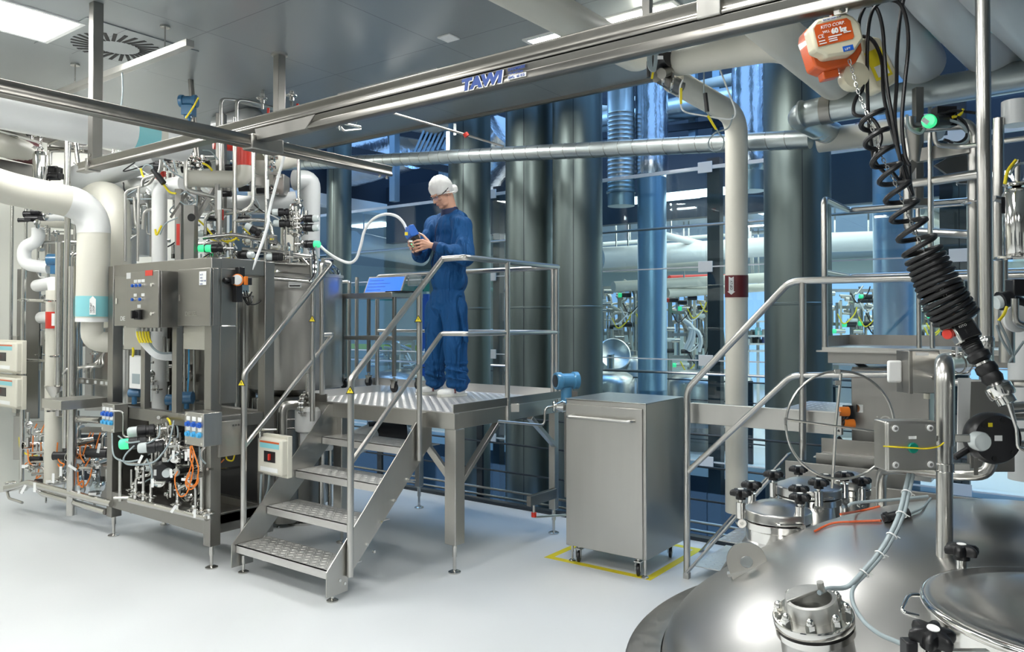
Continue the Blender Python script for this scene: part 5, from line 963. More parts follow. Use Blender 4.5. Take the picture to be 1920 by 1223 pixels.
# butterfly valve between the beige pipes
t = thing('butterfly_valve', 'big black actuator valve with grey cables between two beige pipes under the crane rail', 'valve', P(1245, 120, 4.9)); q = P(1247, 104, 4.85)
obj('actuator', G().lathe(q-CR*.02, (CR*.75-CF*.66), [(0, -.05), (.07, -.05), (.085, -.04), (.09, 0), (.09, .02), (.08, .05), (0, .05)], 32).cyl(P(1225, 108, 4.9), P(1236, 106, 4.9), .06, 24), 'black', t)
obj('valve_body', G().cyl(P(1235, 140, 4.9), P(1275, 165, 5.0), .05, 20).cyl(P(1240, 138, 4.8), P(1262, 130, 4.9), .03, 16), 'steel_dark', t, .004); g = G(); clampg(g, P(1243, 143, 4.85), CR, .035); clampg(g, P(1258, 150, 4.9), CR, .045); obj('clamp', g, 'tube', t)
for px, py in ((1253, 94), (1238, 108)): obj('label_plate', G().box(P(px, py, 4.7), (.035, .002, .022), (CR, CF, Z_)), 'white', t)
for k in range(3): cab(t, [(1228+k*4, 88, 4.75), (1216+k*3, 100, 4.75), (1216+k*3, 125, 4.75), (1224+k*2, 133, 4.75), (1228+k*2, 110, 4.75), (1226+k*4, 90, 4.75)], .006)
cab(t, [(1280, 150, 4.8), (1275, 165, 4.8), (1276, 195, 4.8), (1285, 210, 4.8), (1320, 217, 4.8), (1350, 222, 4.8), (1374, 222, 4.8), (1378, 205, 4.8), (1365, 170, 4.8), (1350, 130, 4.8)], .0055, 'white_hose')
cab(t, [(1320, 135, 4.8), (1320, 170, 4.8), (1324, 205, 4.8), (1345, 245, 4.8), (1357, 262, 4.8), (1352, 280, 4.8), (1335, 282, 4.8), (1328, 268, 4.8), (1340, 250, 4.8), (1365, 240, 4.8), (1375, 215, 4.8)], .005)
obj('cable_joint', G().cyl(P(1322, 175, 4.8), P(1326, 210, 4.8), .014, 12), 'black', t); obj('cable_joint', G().cyl(P(1216, 115, 4.8), P(1216, 145, 4.8), .012, 12), 'black', t)
for a, b in (((1277, 165), (1277, 195)), ((1327, 217), (1343, 243)), ((1226, 127), (1222, 148))): obj('marker', G().bar(P(*a, 4.77), P(*b, 4.77), .014, .004, CF), 'yellow', t)
# small sprinkler-like fittings seen under the crane rail
t = thing('sample_line', 'small bent steel line with valve hanging under the ceiling, right of the cross rail end', 'pipe', P(650, 240, 6.5))
pipe(t, [(638, 238, 6.5), (645, 246, 6.5), (676, 243, 6.7), (676, 238, 6.7), (645, 232, 6.5)], .010, 'rail', name='line'); pipe(t, [(668, 232, 6.5), (671, 226, 6.5)], .006, name='line'); g = G(); clampg(g, P(638, 238, 6.5), CR, .02); obj('clamp', g, 'polish', t)
t = thing('tie_rod', 'thin steel rod with red clip slanting from the ceiling to the spiral duct', 'rod', P(940, 270, 6.3))
obj('rod', G().tube(PL([(729, 210, 6.9), (880, 255, 6.3), (945, 275, 6.2)]), .009, .02, 8), 'rail', t); obj('clip', G().cyl(P(872, 250, 6.25), P(876, 256, 6.25), .022, 12), 'red', t)
t = thing('duct_bracket', 'pale slotted bracket on the column behind the worker', 'bracket', P(840, 270, 7.8)); obj('angle', G().box(P(840, 265, 7.8), (.04, .02, .20), (CR, CF, Z_)).box(P(853, 243, 7.8), (.03, .02, .12), (CR, CF, Z_)), 'galv', t, .002)
# ================================================================== HOIST
HD = 2.33; S = HD/FOC
t = thing('chain_hoist', 'cream and orange electric chain hoist marked 60 kg hanging from the crane rail', 'chain hoist', P(1570, 70, HD))
an = math.radians(13); hu = (CR*math.cos(an)+Z_*math.sin(an)); hv = (Z_*math.cos(an)-CR*math.sin(an)); hw = -CF
hc = P(1565, 72, HD)
def H(a, b, c=0): return hc+hu*(a*S)+hv*(b*S)+hw*c
obj('rear_housing', G().prism([(x*S, y*S) for x, y in ((-40, -40), (-22, -52), (38, -50), (56, -30), (60, 10), (44, 36), (-38, 36), (-44, 20))], H(0, 0, -.10), hu, hv, hw, .07), 'hoist_orange', t, .006)
obj('front_cover', G().prism([(x*S, y*S) for x, y in ((-47, -16), (-33, -26), (-28, -34), (24, -38), (38, -24), (48, -16), (48, 14), (38, 30), (26, 40), (-30, 40), (-47, 26))], H(0, 0, -.035), hu, hv, hw, .055), 'hoist_cream', t, .008)
pl = obj('rating_plate', G().prism([(x*S, y*S) for x, y in ((-40, -12), (26, -12), (30, -8), (30, 22), (24, 29), (-34, 29), (-40, 23))], H(0, 0, .0205), hu, hv, hw, .001), 'hoist_orange', t)
text('lettering', '60 kg', H(-10, 6, .0222), hu, hv, 13*S, 'white', t, .0012); text('lettering', 'KITO CORP.', H(-28, 19, .0222), hu, hv, 8.5*S, 'white', t, 0, .15); text('lettering', 'CE', H(-37, 2, .0222), hu, hv, 10*S, 'white', t); text('lettering', 'WLL', H(-26, 10, .0222), hu, hv, 6.5*S, 'white', t)
for x, y, w_ in ((-18, 0, 26), (-18, -4, 16), (-18, -8, 16), (12, 2, 14), (-37, -4, 12), (-37, -9, 14)): obj('label_line', G().prism([(0, 0), (w_*S, 0), (w_*S, 2*S), (0, 2*S)], H(x, y, .0222), hu, hv, hw, .0006), 'white', t)
obj('name_strip', G().prism([(-14*S, 0), (14*S, 0), (14*S, 6*S), (-14*S, 6*S)], H(-8, 31.5, .0205), hu, hv, hw, .001), 'white', t); text('lettering', 'ELECTRIC CHAIN HOIST', H(-20, 33, .022), hu, hv, 3.2*S, 'ink', t)
obj('maker_badge', G().prism([(-10*S, -5*S), (10*S, -5*S), (10*S, 5*S), (-10*S, 5*S)], H(14, -27, .0205), hu, hv, hw, .001), 'blue', t); text('lettering', 'LIFT', H(7, -30, .022), hu, hv, 6*S, 'white', t)
obj('shackle', G().ring(H(18, 56, -.03), hu*.8+hw*.6, 9*S, 3.2*S, 20, 8), 'hoist_orange', t); obj('shackle', G().box(H(18, 46, -.03), (.018, .02, .03), (hu, hw, hv)), 'hoist_orange', t)
q = P(1577, 14, HD-.02); obj('trolley_plate', G().prism([(-.02, 0), (.02, 0), (.026, .06), (-.026, .06)], q-Z_*.022, X_, Z_, -Y_, .006), 'steel', t, .002); obj('bolt', G().cyl(q-Z_*.012-CF*.015, q-Z_*.012+CF*.01, .008, 10), 'tube', t)
obj('lower_lug', G().box(H(-10, -58, -.06), (.05, .04, .025), (hu, hw, hv)), 'hoist_orange', t, .004); obj('motor_end', G().lathe(H(40, -70, -.08), hw, [(0, -.02), (.04, -.015), (.045, 0), (.04, .03), (0, .035)], 24), 'hoist_cream', t)
an2 = math.radians(24); cu = CR*math.cos(an2)+Z_*math.sin(an2); cv = Z_*math.cos(an2)-CR*math.sin(an2); cc = P(1640, 125, 2.45)
tb = obj('chain_bucket', G().prism([(-.040, -.07), (-.02, -.082), (.03, -.075), (.045, -.055), (.042, .075), (.01, .095), (-.036, .095)], cc-hw*.05, cu, cv, hw, .075), 'hoist_cream', t, .008)
obj('sticker', G().prism([(-.028, -.048), (.028, -.048), (.028, .048), (-.028, .048)], cc+hw*.0255, cu, cv, hw, .001), 'yellow', tb); obj('sticker_panel', G().prism([(-.018, -.04), (.020, -.04), (.020, -.004), (-.018, -.004)], cc+hw*.0268, cu, cv, hw, .0006), 'white', tb)
# chain
def crom(pts, n=10):
    q = [pts[0]*2-pts[1]]+pts+[pts[-1]*2-pts[-2]]; out = []
    for i in range(1, len(q)-2):
        a, b, c, d = q[i-1:i+3]
        for k in range(n): s_ = k/n; out.append((b*2+(c-a)*s_+(a*2-b*5+c*4-d)*s_*s_+(b*3-a-c*3+d)*s_**3)*.5)
    return out+[pts[-1]]
def resample(pl, step):
    out = [pl[0]]; acc = 0
    for a, b in zip(pl, pl[1:]):
        L = (b-a).length
        while acc+L >= step: tt_ = (step-acc)/L; a = a.lerp(b, tt_); L = (b-a).length; acc = 0; out.append(a)
        acc += L
    return out
cp = crom(PL([(1592, 112, 2.3), (1600, 140, 2.3), (1610, 175, 2.28), (1626, 215, 2.26), (1640, 255, 2.25), (1654, 295, 2.24), (1670, 325, 2.23), (1690, 372, 2.22), (1712, 425, 2.21), (1737, 480, 2.2), (1752, 512, 2.19), (1775, 560, 2.18)]))
ch = resample(cp, .0125); g = G()
for k in range(len(ch)-1):
    w_ = (ch[k+1]-ch[k]).normalized(); u, v, _ = frame(w_); s_ = u if k % 2 else v; c = (ch[k]+ch[k+1])/2
    L, R = .0065, .0036; pts = [c+w_*(L*(1 if math.cos(q) > 0 else -1)*.55)+w_*(R*math.cos(q))+s_*(R*1.1*math.sin(q)) for q in [2*PI*i/10+.01 for i in range(10)]]
    g.path(pts, .0016, 5, True)
obj('load_chain', g, 'tube', t)
# coil cable and control head
ax_ = crom(PL([(1632, 205, 2.26), (1650, 280, 2.24), (1665, 315, 2.23), (1685, 365, 2.22), (1708, 425, 2.21), (1733, 480, 2.2), (1752, 520, 2.19), (1768, 555, 2.18), (1795, 600, 2.17)]), 12)
axs = resample(ax_, .004); g = G(); ph = 0; pts = []; n = len(axs)
for i, c in enumerate(axs):
    f_ = i/n; w_ = (axs[min(i+1, n-1)]-axs[max(i-1, 0)]).normalized(); u, v, _ = frame(w_)
    R = .034+.022*min(1, max(0, (f_-.3)/.6)); pitch = .058 if f_ < .60 else .058-(.415*(f_-.60)) if f_ < .70 else .0165
    stp = max(1, int(round((.004/pitch)*18)))
    for j in range(stp):
        c2 = c.lerp(axs[min(i+1, n-1)], j/stp); a_ = ph+2*PI*(.004/pitch)*j/stp; pts.append(c2+u*(R*math.cos(a_))+v*(R*math.sin(a_)))
    ph += 2*PI*(.004/pitch)
g.path(pts, .0076, 8); coil = one('coil_cable', g, 'rubber', 'black coiled control cable stretched along the hoist chain', 'cable')
cl = thing('hanging_cables', 'black supply cables hanging in long loops beside the hoist', 'cables', P(1660, 100, 2.4))
for l in ([(1610, 62), (1612, 35), (1624, 10), (1634, 8), (1646, 20), (1655, 55), (1659, 110), (1663, 160), (1672, 215), (1682, 270), (1690, 306), (1700, 345)], [(1638, 300), (1629, 230), (1626, 150), (1627, 70), (1634, 25), (1650, 5), (1668, 0), (1688, 8), (1700, 40), (1703, 90), (1696, 160), (1691, 230), (1697, 290), (1705, 310)],
          [(1617, 68), (1632, 72), (1645, 90), (1654, 120), (1656, 170), (1664, 215), (1678, 265), (1688, 300), (1690, 330), (1684, 336), (1672, 322)], [(1698, -15), (1688, 30), (1682, 100), (1681, 160), (1678, 225), (1688, 300), (1700, 340), (1711, 367)], [(1586, 105), (1598, 120), (1614, 135), (1618, 165), (1605, 185), (1600, 205), (1605, 216), (1630, 220), (1645, 235), (1652, 262), (1640, 300), (1665, 330)],
          [(1705, 308), (1706, 340), (1711, 366), (1700, 325), (1692, 290)]):
    cab(cl, [(a, b, 2.42-.15*(i/len(l))) for i, (a, b) in enumerate(l)], .0056, 'rubber')
hook = obj('cable_hook', G().ring(P(1628, 8, 2.4), CF, .01, .0018, 14, 6), 'tube', cl); obj('trolley_wire', G().cyl(P(1628, -20, 2.4), P(1628, 3, 2.4), .0015, 6), 'tube', cl)
ch_ = thing('hoist_control', 'hoist hand control with steel frame, red button, rubber bellows and hook end', 'hand control', P(1880, 760, 2.1))
A0, A1 = P(1792, 598, 2.17), P(1887, 752, 2.08); w_ = (A1-A0).normalized(); LL = (A1-A0).length; su = w_.cross(CF).normalized()*-1
if su.dot(CR) < 0: su = -su
sw = w_.cross(su); 
def C(f): return A0+w_*(LL*f)
obj('flange', G().lathe(C(.02), w_, [(0, 0), (.045, 0), (.050, .003), (.050, .010), (.03, .014), (0, .014)], 32), 'tube', ch_)
fr_ = obj('control_frame', G().box(C(.17), (.066, .040, .056), (su, sw, w_)), 'tube', ch_, .006)
dface = -CF; dface = (dface-w_*dface.dot(w_)).normalized(); du = w_.cross(dface).normalized()
if du.dot(CR) < 0: du = -du
ob = C(.17)+dface*.0215; obj('control_face', G().box(ob, (.052, .002, .042), (du, dface, w_)), 'black', fr_); text('lettering', 'KITO', ob+dface*.0015+du*(-.018)-w_*.011, du, -w_, .010, 'white', fr_)
obj('rocker', G().box(ob+dface*.002+w_*.004, (.016, .004, .016), (du, dface, w_)), 'rubber', fr_, .002)
obj('stop_button', G().lathe(C(.13)-du*.036, (-du*.8+dface*.5), [(0, 0), (.012, 0), (.015, .006), (.014, .015), (0, .018)], 20), 'red', fr_)
obj('orange_mark', G().box(C(-.05)+du*.02-dface*.02, (.02, .01, .01), (du, dface, w_)), 'orange', ch_)
pr = [(0, LL*.27)]
for k in range(6): pr += [(.029-k*.001, LL*(.27+k*.022)), (.024, LL*(.281+k*.022))]
pr += [(.022, LL*.41), (.030, LL*.44), (.030, LL*.50), (.020, LL*.535), (.020, LL*.56), (.027, LL*.58), (.029, LL*.64), (.024, LL*.68), (.028, LL*.73), (.022, LL*.80), (0, LL*.80)]
obj('rubber_grip', G().lathe(A0, w_, pr, 26), 'rubber', ch_); obj('grip_ring', G().lathe(A0, w_, [(0, LL*.54), (.0215, LL*.54), (.0215, LL*.565), (0, LL*.565)], 22), 'tube', ch_)
obj('swivel_head', G().lathe(A0, w_, [(0, LL*.78), (.020, LL*.78), (.034, LL*.83), (.034, LL*.93), (.030, LL*.955), (.024, LL*.96), (.024, LL*1.03), (.012, LL*1.04), (0, LL*1.04)], 28), 'polish', ch_)
hk = C(1.03); obj('hook', G().tube([hk, hk+(P(1903, 800, 2.08)-P(1887, 752, 2.08)), hk+(P(1905, 835, 2.08)-P(1887, 752, 2.08)), hk+(P(1925, 842, 2.08)-P(1887, 752, 2.08))], .0042, .01, 10).tube([hk+su*.008, hk+(P(1898, 790, 2.08)-P(1887, 752, 2.08))+su*.005], .0035, 0, 8), 'polish', ch_)
# ================================================================== RIGHT STAIR AND PLATFORMS
rp = thing('stair_platform', 'stainless stair with tubular handrails leading up behind the domed vessel at right', 'stairs', onZ(1290, 1085, 0)); YN, YF = 4.97, 5.62
def ry(px, py, Y=YN): return onY(px, py, Y)
rail([ry(1288, 1078), ry(1288, 730), ry(1482, 527), ry(1990, 515)], .0225, 'handrail', rp, .06)
rail([ry(1290, 884), ry(1484, 704), ry(1700, 702)], .019, 'middle_rail', rp, .05)
obj('post_foot', G().box(ry(1288, 1088)-Z_*.02, (.04, .04, .14)), 'steel', rp, .002)
for px, y0, y1 in ((1505, 530, 862), (1801, 525, 640)): obj('rail_post', G().cyl(ry(px, y1), ry(px, y0), .021, 16), 'rail', rp)
a, b = ry(1294, 783, 5.05), ry(1578, 789, 5.05); obj('deck_beam', G().bb(a.x, b.x, 5.05, 5.09, 1.045, 1.185), 'steel', rp, .003)
obj('deck_plate', lozenges(G(), ry(1474, 770, 5.08).x, b.x, 5.0, 5.6, 1.192).bb(ry(1474, 770, 5.08).x, b.x, 5.0, 5.6, 1.185, 1.192), 'tread', rp)
obj('stringer', G().bar(ry(1290, 1072, 4.95), ry(1460, 880, 4.95), .012, .075, Y_), 'steel', rp, .002)
for k in range(3): 
    q = ry(1300+k*46, 1062-k*48, 5.0); obj('stair_tread', lozenges(G(), q.x, q.x+.26, 5.0, 5.6, q.z+.006).bb(q.x, q.x+.26, 5.0, 5.6, q.z, q.z+.006), 'tread', rp)
obj('stringer', G().bar(ry(1300, 1050, 5.62), ry(1480, 850, 5.62), .012, .075, Y_), 'steel', rp, .002)
zz = ry(1590, 866, 4.9).z
for px0, px1, y0, y1, z0, z1, m in ((1472, 1700, 4.72, 4.73, zz-.13, zz+.0, 'steel_dark'), (1530, 1700, 4.80, 4.81, zz-.09, zz+.05, 'steel_dark'), (1540, 1665, 5.03, 5.04, zz, zz+.11, 'steel_dark')):
    x0, x1 = ry(px0, 870, y0).x, ry(px1, 870, y0).x; obj('step_riser', G().bb(x0, x1, y0, y1, z0, z1), m, rp, .002)
obj('stair_tread', lozenges(G(), ry(1525, 870, 4.81).x, ry(1690, 870, 4.81).x, 4.81, 5.03, zz+.026).bb(ry(1525, 870, 4.81).x, ry(1690, 870, 4.81).x, 4.81, 5.03, zz+.02, zz+.026), 'tread', rp)
x0 = ry(1440, 900, 4.6).x; obj('step_riser', G().bb(ry(1690, 900, 4.5).x-.2, 1.2, 4.5, 4.52, .55, .86), 'steel_dark', rp, .002)
# high platform
hp = thing('high_platform', 'higher steel platform with grating and railing at right, behind the coiled cable', 'platform', onY(1650, 650, 5.3)); hz_ = 1.585
xa, xb = ry(1541, 655, 5.1).x, ry(1990, 655, 5.1).x
obj('grating', G().bb(xa, xb, 5.1, 5.78, hz_-.02, hz_), 'steel', hp); obj('edge_beam', G().bb(xa+.03, xb, 5.12, 5.17, hz_-.10, hz_-.022), 'steel_sheet', hp, .002); obj('edge_lip', G().bb(xa-.03, xb, 5.08, 5.12, hz_-.03, hz_-.02), 'steel', hp)
obj('kick_plate', G().bb(xa, xb, 5.77, 5.78, hz_, hz_+.07).bb(xa, xa+.01, 5.12, 5.78, hz_, hz_+.07), 'steel_sheet', hp); obj('strut', G().bar(ry(1600, 675, 5.3), ry(1640, 700, 5.3), .03, .03), 'darkframe', hp)
def hr(z, r): 
    p0 = ry(1545, 500, 5.12); rail([V((p0.x, 5.12, z-.1)), V((p0.x, 5.12, z)), V((p0.x, 5.74, z)), V((p0.x+1.6, 5.74, z))], r, 'handrail', hp, .05)
p0 = ry(1545, 373, 5.12); rail([V((p0.x, 5.12, hz_)), V((p0.x, 5.12, p0.z)), V((p0.x, 5.74, p0.z)), V((p0.x+1.5, 5.74, p0.z))], .020, 'handrail', hp, .05)
p1 = ry(1545, 510, 5.12); rail([V((p0.x, 5.12, p1.z)), V((p0.x, 5.74, p1.z)), V((p0.x+2.5, 5.74, p1.z))], .018, 'middle_rail', hp, .03)
for px in (1722, 1747): q = ry(px, 500, 5.3); obj('rail_post', G().cyl((q.x, 5.3, hz_), (q.x, 5.3, 3.4), .014, 14), 'rail', hp)
# upright frame with ladder bars
lf = thing('ladder_frame', 'steel pipe frame with horizontal bars at right, in front of the dark post', 'frame', P(1720, 380, 4.4))
def rb(l, r, m='rail', par=lf, nm='bar'): return obj(nm, G().tube(PL(l), r, .05, 14), m, par)
rb([(1712, 345, 4.2), (1836, 326, 3.9)], .024); rb([(1716, 434, 4.6), (1822, 440, 4.2)], .024); rb([(1703, 260, 4.4), (1703, 425, 4.4), (1712, 432, 4.4)], .026); 
obj('square_post', G().bar(P(1721, 390, 4.3), P(1721, 165, 4.3), .045, .045, CF), 'steel_sheet', lf, .003); obj('bracket', G().box(P(1718, 380, 4.25), (.11, .06, .04), (CR, CF, Z_)), 'steel_sheet', lf, .003)
obj('beam', G().bar(P(1708, 295, 4.2), P(1820, 275, 4.0), .05, .07), 'steel_sheet', lf, .002); rb([(1706, 220, 4.2), (1706, 240, 4.2), (1730, 238, 4.2), (1812, 232, 4.0), (1826, 250, 4.0), (1826, 640, 4.0)], .030)
rb([(1830, 255, 4.0), (1830, 660, 4.0)], .016); obj('funnel', G().lathe(P(1716, 305, 4.0), Z_, [(0, 0), (.02, 0), (.045, .17), (0, .17)], 22), 'steel_dark', lf); obj('chute', G().bar(P(1712, 305, 4.0), P(1690, 340, 4.0), .04, .04), 'steel_dark', lf)
obj('slanted_plate', G().prism([(0, 0), (.16, .09), (.20, .0), (.20, -.1), (.14, -.1)], P(1752, 310, 4.2), CR, Z_, CF, .02), 'steel_sheet', lf, .002)
v_ = obj('valve_unit', G().cyl(P(1748, 228, 3.9), P(1775, 228, 4.0), .035, 20).box(P(1770, 220, 4.0), (.10, .06, .10), (CR, CF, Z_)), 'black', lf); obj('cap', G().lathe(P(1741, 226, 3.85), (CF*.8+CR*.6).normalized(), [(0, 0), (.028, 0), (.034, .006), (.034, .03), (0, .03)], 24), 'green_glow', v_); obj('label', G().box(P(1735, 227, 3.82), (.035, .002, .022), ((CR*.8-Z_*.6), CF, (Z_*.8+CR*.6))), 'white', v_)
rb([(1752, 248, 3.9), (1754, 272, 3.9), (1800, 276, 3.9), (1930, 258, 3.6)], .012); rb([(1744, 250, 4.1), (1744, 550, 4.1)], .012)
for l, m in (([(1780, 225), (1805, 235), (1815, 260), (1800, 270), (1780, 265)], 'grey_hose'), ([(1790, 215), (1810, 232), (1812, 256), (1795, 268), (1770, 262)], 'black'), ([(1700, 215), (1705, 240), (1725, 250), (1735, 240)], 'grey_hose'), ([(1786, 220), (1800, 215), (1806, 205)], 'yellow'), ([(1760, 215), (1790, 208), (1830, 212)], 'black'), ([(1865, 222), (1885, 224), (1905, 220), (1908, 205)], 'black')):
    cab(lf, [(a, b, 3.95) for a, b in l], .008, m)
t = thing('steel_pole', 'bright stainless pole near the right edge coming down from the ceiling', 'pole', P(1850, 720, 3.0)); a = P(1850, 735, 3.0)
obj('pole', G().cyl(a, (a.x, a.y, 3.0), .0258, 28), 'rail', t); obj('pole', G().cyl((a.x, a.y, 3.0), (a.x, a.y, CEIL), .0275, 28), 'steel', t); z = P(1851, 650, 3.0).z; obj('collar', G().lathe((a.x, a.y, z), Z_, [(0, 0), (.029, 0), (.029, .035), (.026, .04), (0, .04)], 28), 'polish', t)
# far right filter and pipes
ff = thing('filter_cluster', 'steel filter cylinder with pipes and black valves at the right edge', 'filter', P(1905, 480, 3.3))
obj('filter_housing', G().lathe(P(1908, 482, 3.3), Z_, [(0, 0), (.05, 0), (.055, .01), (.055, .27), (.04, .29), (.015, .30), (0, .30)], 30), 'polish', ff); rb([(1908, 360, 3.3), (1908, 300, 3.3)], .012, par=ff); rb([(1872, 222, 3.6), (1872, 640, 3.6)], .024, par=ff); rb([(1884, 340, 3.7), (1884, 560, 3.7)], .014, par=ff); rb([(1864, 372, 3.5), (1885, 377, 3.5)], .014, par=ff)
for px, py, dd_, r_ in ((1908, 346, 3.3, .035), (1908, 484, 3.3, .058), (1828, 380, 3.95, .04)): g = G(); clampg(g, P(px, py, dd_), Z_, r_); obj('clamp', g, 'polish', ff)
obj('tag', G().box(P(1881, 385, 3.25), (.016, .003, .07), (CR, CF, Z_)), 'black', ff); cab(ff, [(1905, 300, 3.2), (1890, 320, 3.2), (1884, 345, 3.2)], .007, 'yellow'); cab(ff, [(1925, 305, 3.2), (1905, 310, 3.2), (1893, 328, 3.2)], .005, 'grey_hose')
obj('actuator', G().box(P(1908, 540, 3.2), (.07, .06, .07), (CR, CF, Z_)).cyl(P(1875, 565, 3.2), P(1895, 560, 3.2), .035, 18).cyl(P(1895, 560, 3.3), P(1930, 575, 3.3), .025, 14), 'black', ff, .005); obj('cap', G().cyl(P(1867, 568, 3.2), P(1875, 566, 3.2), .028, 18), 'clear', ff)
rb([(1903, 560, 3.1), (1903, 605, 3.1), (1925, 612, 3.1)], .014, par=ff); obj('disc', G().lathe(P(1905, 598, 3.15), -CF, [(0, 0), (.055, 0), (.055, .015), (0, .018)], 30), 'white_ins', ff); cab(ff, [(1888, 575, 3.1), (1882, 590, 3.1), (1872, 602, 3.1)], .006, 'yellow')
for l in ([(1868, 610), (1880, 640), (1895, 665)], [(1872, 600), (1890, 640), (1900, 670)], [(1920, 640), (1900, 668), (1892, 680)]): cab(ff, [(a, b, 3.1) for a, b in l], .005, 'grey_hose')
rb([(1888, 570, 3.3), (1888, 680, 3.3)], .03, par=ff); obj('wide_pipe', G().cyl(P(1925, 900, 3.6), P(1925, 610, 3.6), .075, 28), 'grey_ins', ff)
rb([(1770, 717, 2.9), (1930, 720, 2.6)], .013, 'rail', ff); 
# ================================================================== DOMED VESSEL AT LOWER RIGHT
def cam_pt(x, d, z): q = CR*x+CF*d; return V((q.x, q.y, z))
VC = cam_pt(1.60, 2.42, 0)
dv = thing('domed_vessel', 'huge round stainless vessel with polished dome filling the lower right', 'vessel', VC)
prof = []; apex = 1.16
def dz(r): 
    if r < 1.02: return apex-.385*r**2
    a_ = (r-1.02)/.10; return (apex-.385*1.0404)-.06*a_-.10*(1-math.sqrt(max(0, 1-a_*a_)))
obj('dome', G().lathe((VC.x, VC.y, 0), Z_, [(0, apex)]+[(r, dz(r)) for r in [k*.06 for k in range(1, 17)]+[1.0, 1.03, 1.06, 1.08, 1.10, 1.112, 1.12]]+[(1.12, .60)], 160), 'dome', dv, smooth=60)
obj('rim', G().lathe((VC.x, VC.y, 0), Z_, [(1.12, .60), (1.12, .625), (1.23, .61), (1.24, .60), (1.24, .57), (1.10, .57)], 160), 'steel_sheet', dv)
obj('shell', G().lathe((VC.x, VC.y, 0), Z_, [(0, .1), (1.0, .1), (1.10, .2), (1.10, .58), (0, .58)], 96), 'steel', dv)
for k in range(4): an = k*PI/2+.4; q = VC+V((math.cos(an), math.sin(an), 0))*.85; obj('leg', G().cyl(q, q+Z_*.16, .06, 18), 'steel', dv)
def ondome(px, py):
    """the point of the dome seen at a pixel"""
    r_ = ray(px, py); s_ = .8
    while s_ < 6:
        p = ORG+r_*s_; rr = (V((p.x, p.y, 0))-VC).length
        if rr < 1.12 and p.z <= dz(rr): return p
        s_ += .004
    return P(px, py, 2.5)
def dn(p): rr = (V((p.x, p.y, 0))-VC); return (Z_+rr*(.52*1.0)).normalized()
def star_knob(par, p, ax=Z_, r=.04, name='star_knob'):
    p = V(p); u, v, w_ = frame(ax); k = obj(name, G().cyl(p-w_*.0, p+w_*.012, r*.45, 16), 'rubber', par)
    poly = []
    for i in range(60): a_ = 2*PI*i/60; rad = r*(.82+.18*math.cos(6*a_)); poly.append((rad*math.cos(a_), rad*math.sin(a_)))
    g = G(); n = 60; rings = ((.60, .010), (.95, .013), (1.0, .020), (.97, .028), (.80, .034), (.4, .036)); base = len(g.v); vs = []; fs = []
    for s_, h in rings: vs += [p+u*(a_*s_)+v*(b_*s_)+w_*h*(r/.04) for a_, b_ in poly]
    for i in range(len(rings)-1):
        for j in range(n): fs.append([i*n+j, i*n+(j+1) % n, (i+1)*n+(j+1) % n, (i+1)*n+j])
    fs += [list(range(n))[::-1], [(len(rings)-1)*n+j for j in range(n)]]; g.add(vs, fs); obj('grip', g, 'rubber', k)
    obj('cap', G().cyl(p+w_*.0355*(r/.04), p+w_*.0375*(r/.04), r*.26, 18), 'white', k); return k
def swing_bolt(par, px, py, d, r=.04, h=.06, name='swing_bolt'):
    p = P(px, py+6, d)-Z_*.0; b = obj(name, G().cyl(p-Z_*(.012+h), p-Z_*.012, .017, 18).cyl(p-Z_*.014, p+Z_*.005, .008, 12), 'polish', par)
    c = p-Z_*(h+.03); obj('eye', G().cyl(c-CF*.014, c+CF*.014, .017, 20).cyl(c, c+Z_*.03, .008, 10), 'polish', b); obj('pin', G().cyl(c-CF*.018, c+CF*.018, .006, 10), 'lug', b)
    star_knob(b, p, Z_, r); return b
def manway(name, lab, px, pyl, d, r, ztop, zb, cone=0, hdl=True):
    c = P(px, pyl, d); c.z = 0; t = thing(name, lab, 'manway', (c.x, c.y, zb)); 
    obj('neck', G().lathe(c, Z_, [(r*.9, zb-.06), (r*.93, zb), (r*.93, ztop-.085), (r*1.0, ztop-.08), (r*1.0, ztop-.055), (r*.97, ztop-.053)], 56), 'polish', t)
    ld = obj('lid', G().lathe(c, Z_, [(r*.9, ztop-.05), (r*1.0, ztop-.048), (r*1.0, ztop-.015), (r*.97, ztop-.010), (r*.9, ztop-.008), (r*.6, ztop+.012), (r*.3, ztop+.022), (0, ztop+.025)], 56), 'dome', t)
    if cone: 
        obj('cone_skirt', G().lathe(c, Z_, [(r*.93, zb+.055), (r*1.10, zb+.02), (r*1.55, zb-.06), (r*1.95, zb-.15)], 56), 'dome', t)
    if hdl:
        a_ = c+Z_*(ztop-.035)-CF*(r+.0); obj('handle', G().tube([a_-CR*.05+CF*.01, a_-CR*.05-CF*.02, a_+CR*.05-CF*.02, a_+CR*.05+CF*.01], .004, .01, 8), 'polish', ld)
    return t, c
m1, c1 = manway('manway', 'round polished manway neck with black star knobs nearest the lifting lug', 1458, 985, 3.05, .128, 1.02, .84, True)
for px, py, d in ((1389, 930, 2.98), (1409, 914, 3.15), (1498, 922, 3.12), (1500, 938, 2.95)): swing_bolt(m1, px, py, d, .042)
m2, c2 = manway('manway', 'round polished manway neck behind the nearest one', 1516, 950, 3.42, .137, 1.035, .90)
for px, py, d in ((1450, 894, 3.4), (1497, 884, 3.6), (1535, 910, 3.25), (1549, 900, 3.55)): swing_bolt(m2, px, py, d, .044)
m3, c3 = manway('manway', 'small round manway neck furthest back with two tall star knobs', 1592, 940, 3.65, .095, 1.02, .90, hdl=False)
for px, py, d in ((1583, 896, 3.45), (1616, 905, 3.5), (1594, 908, 3.8)): swing_bolt(m3, px, py, d, .044)
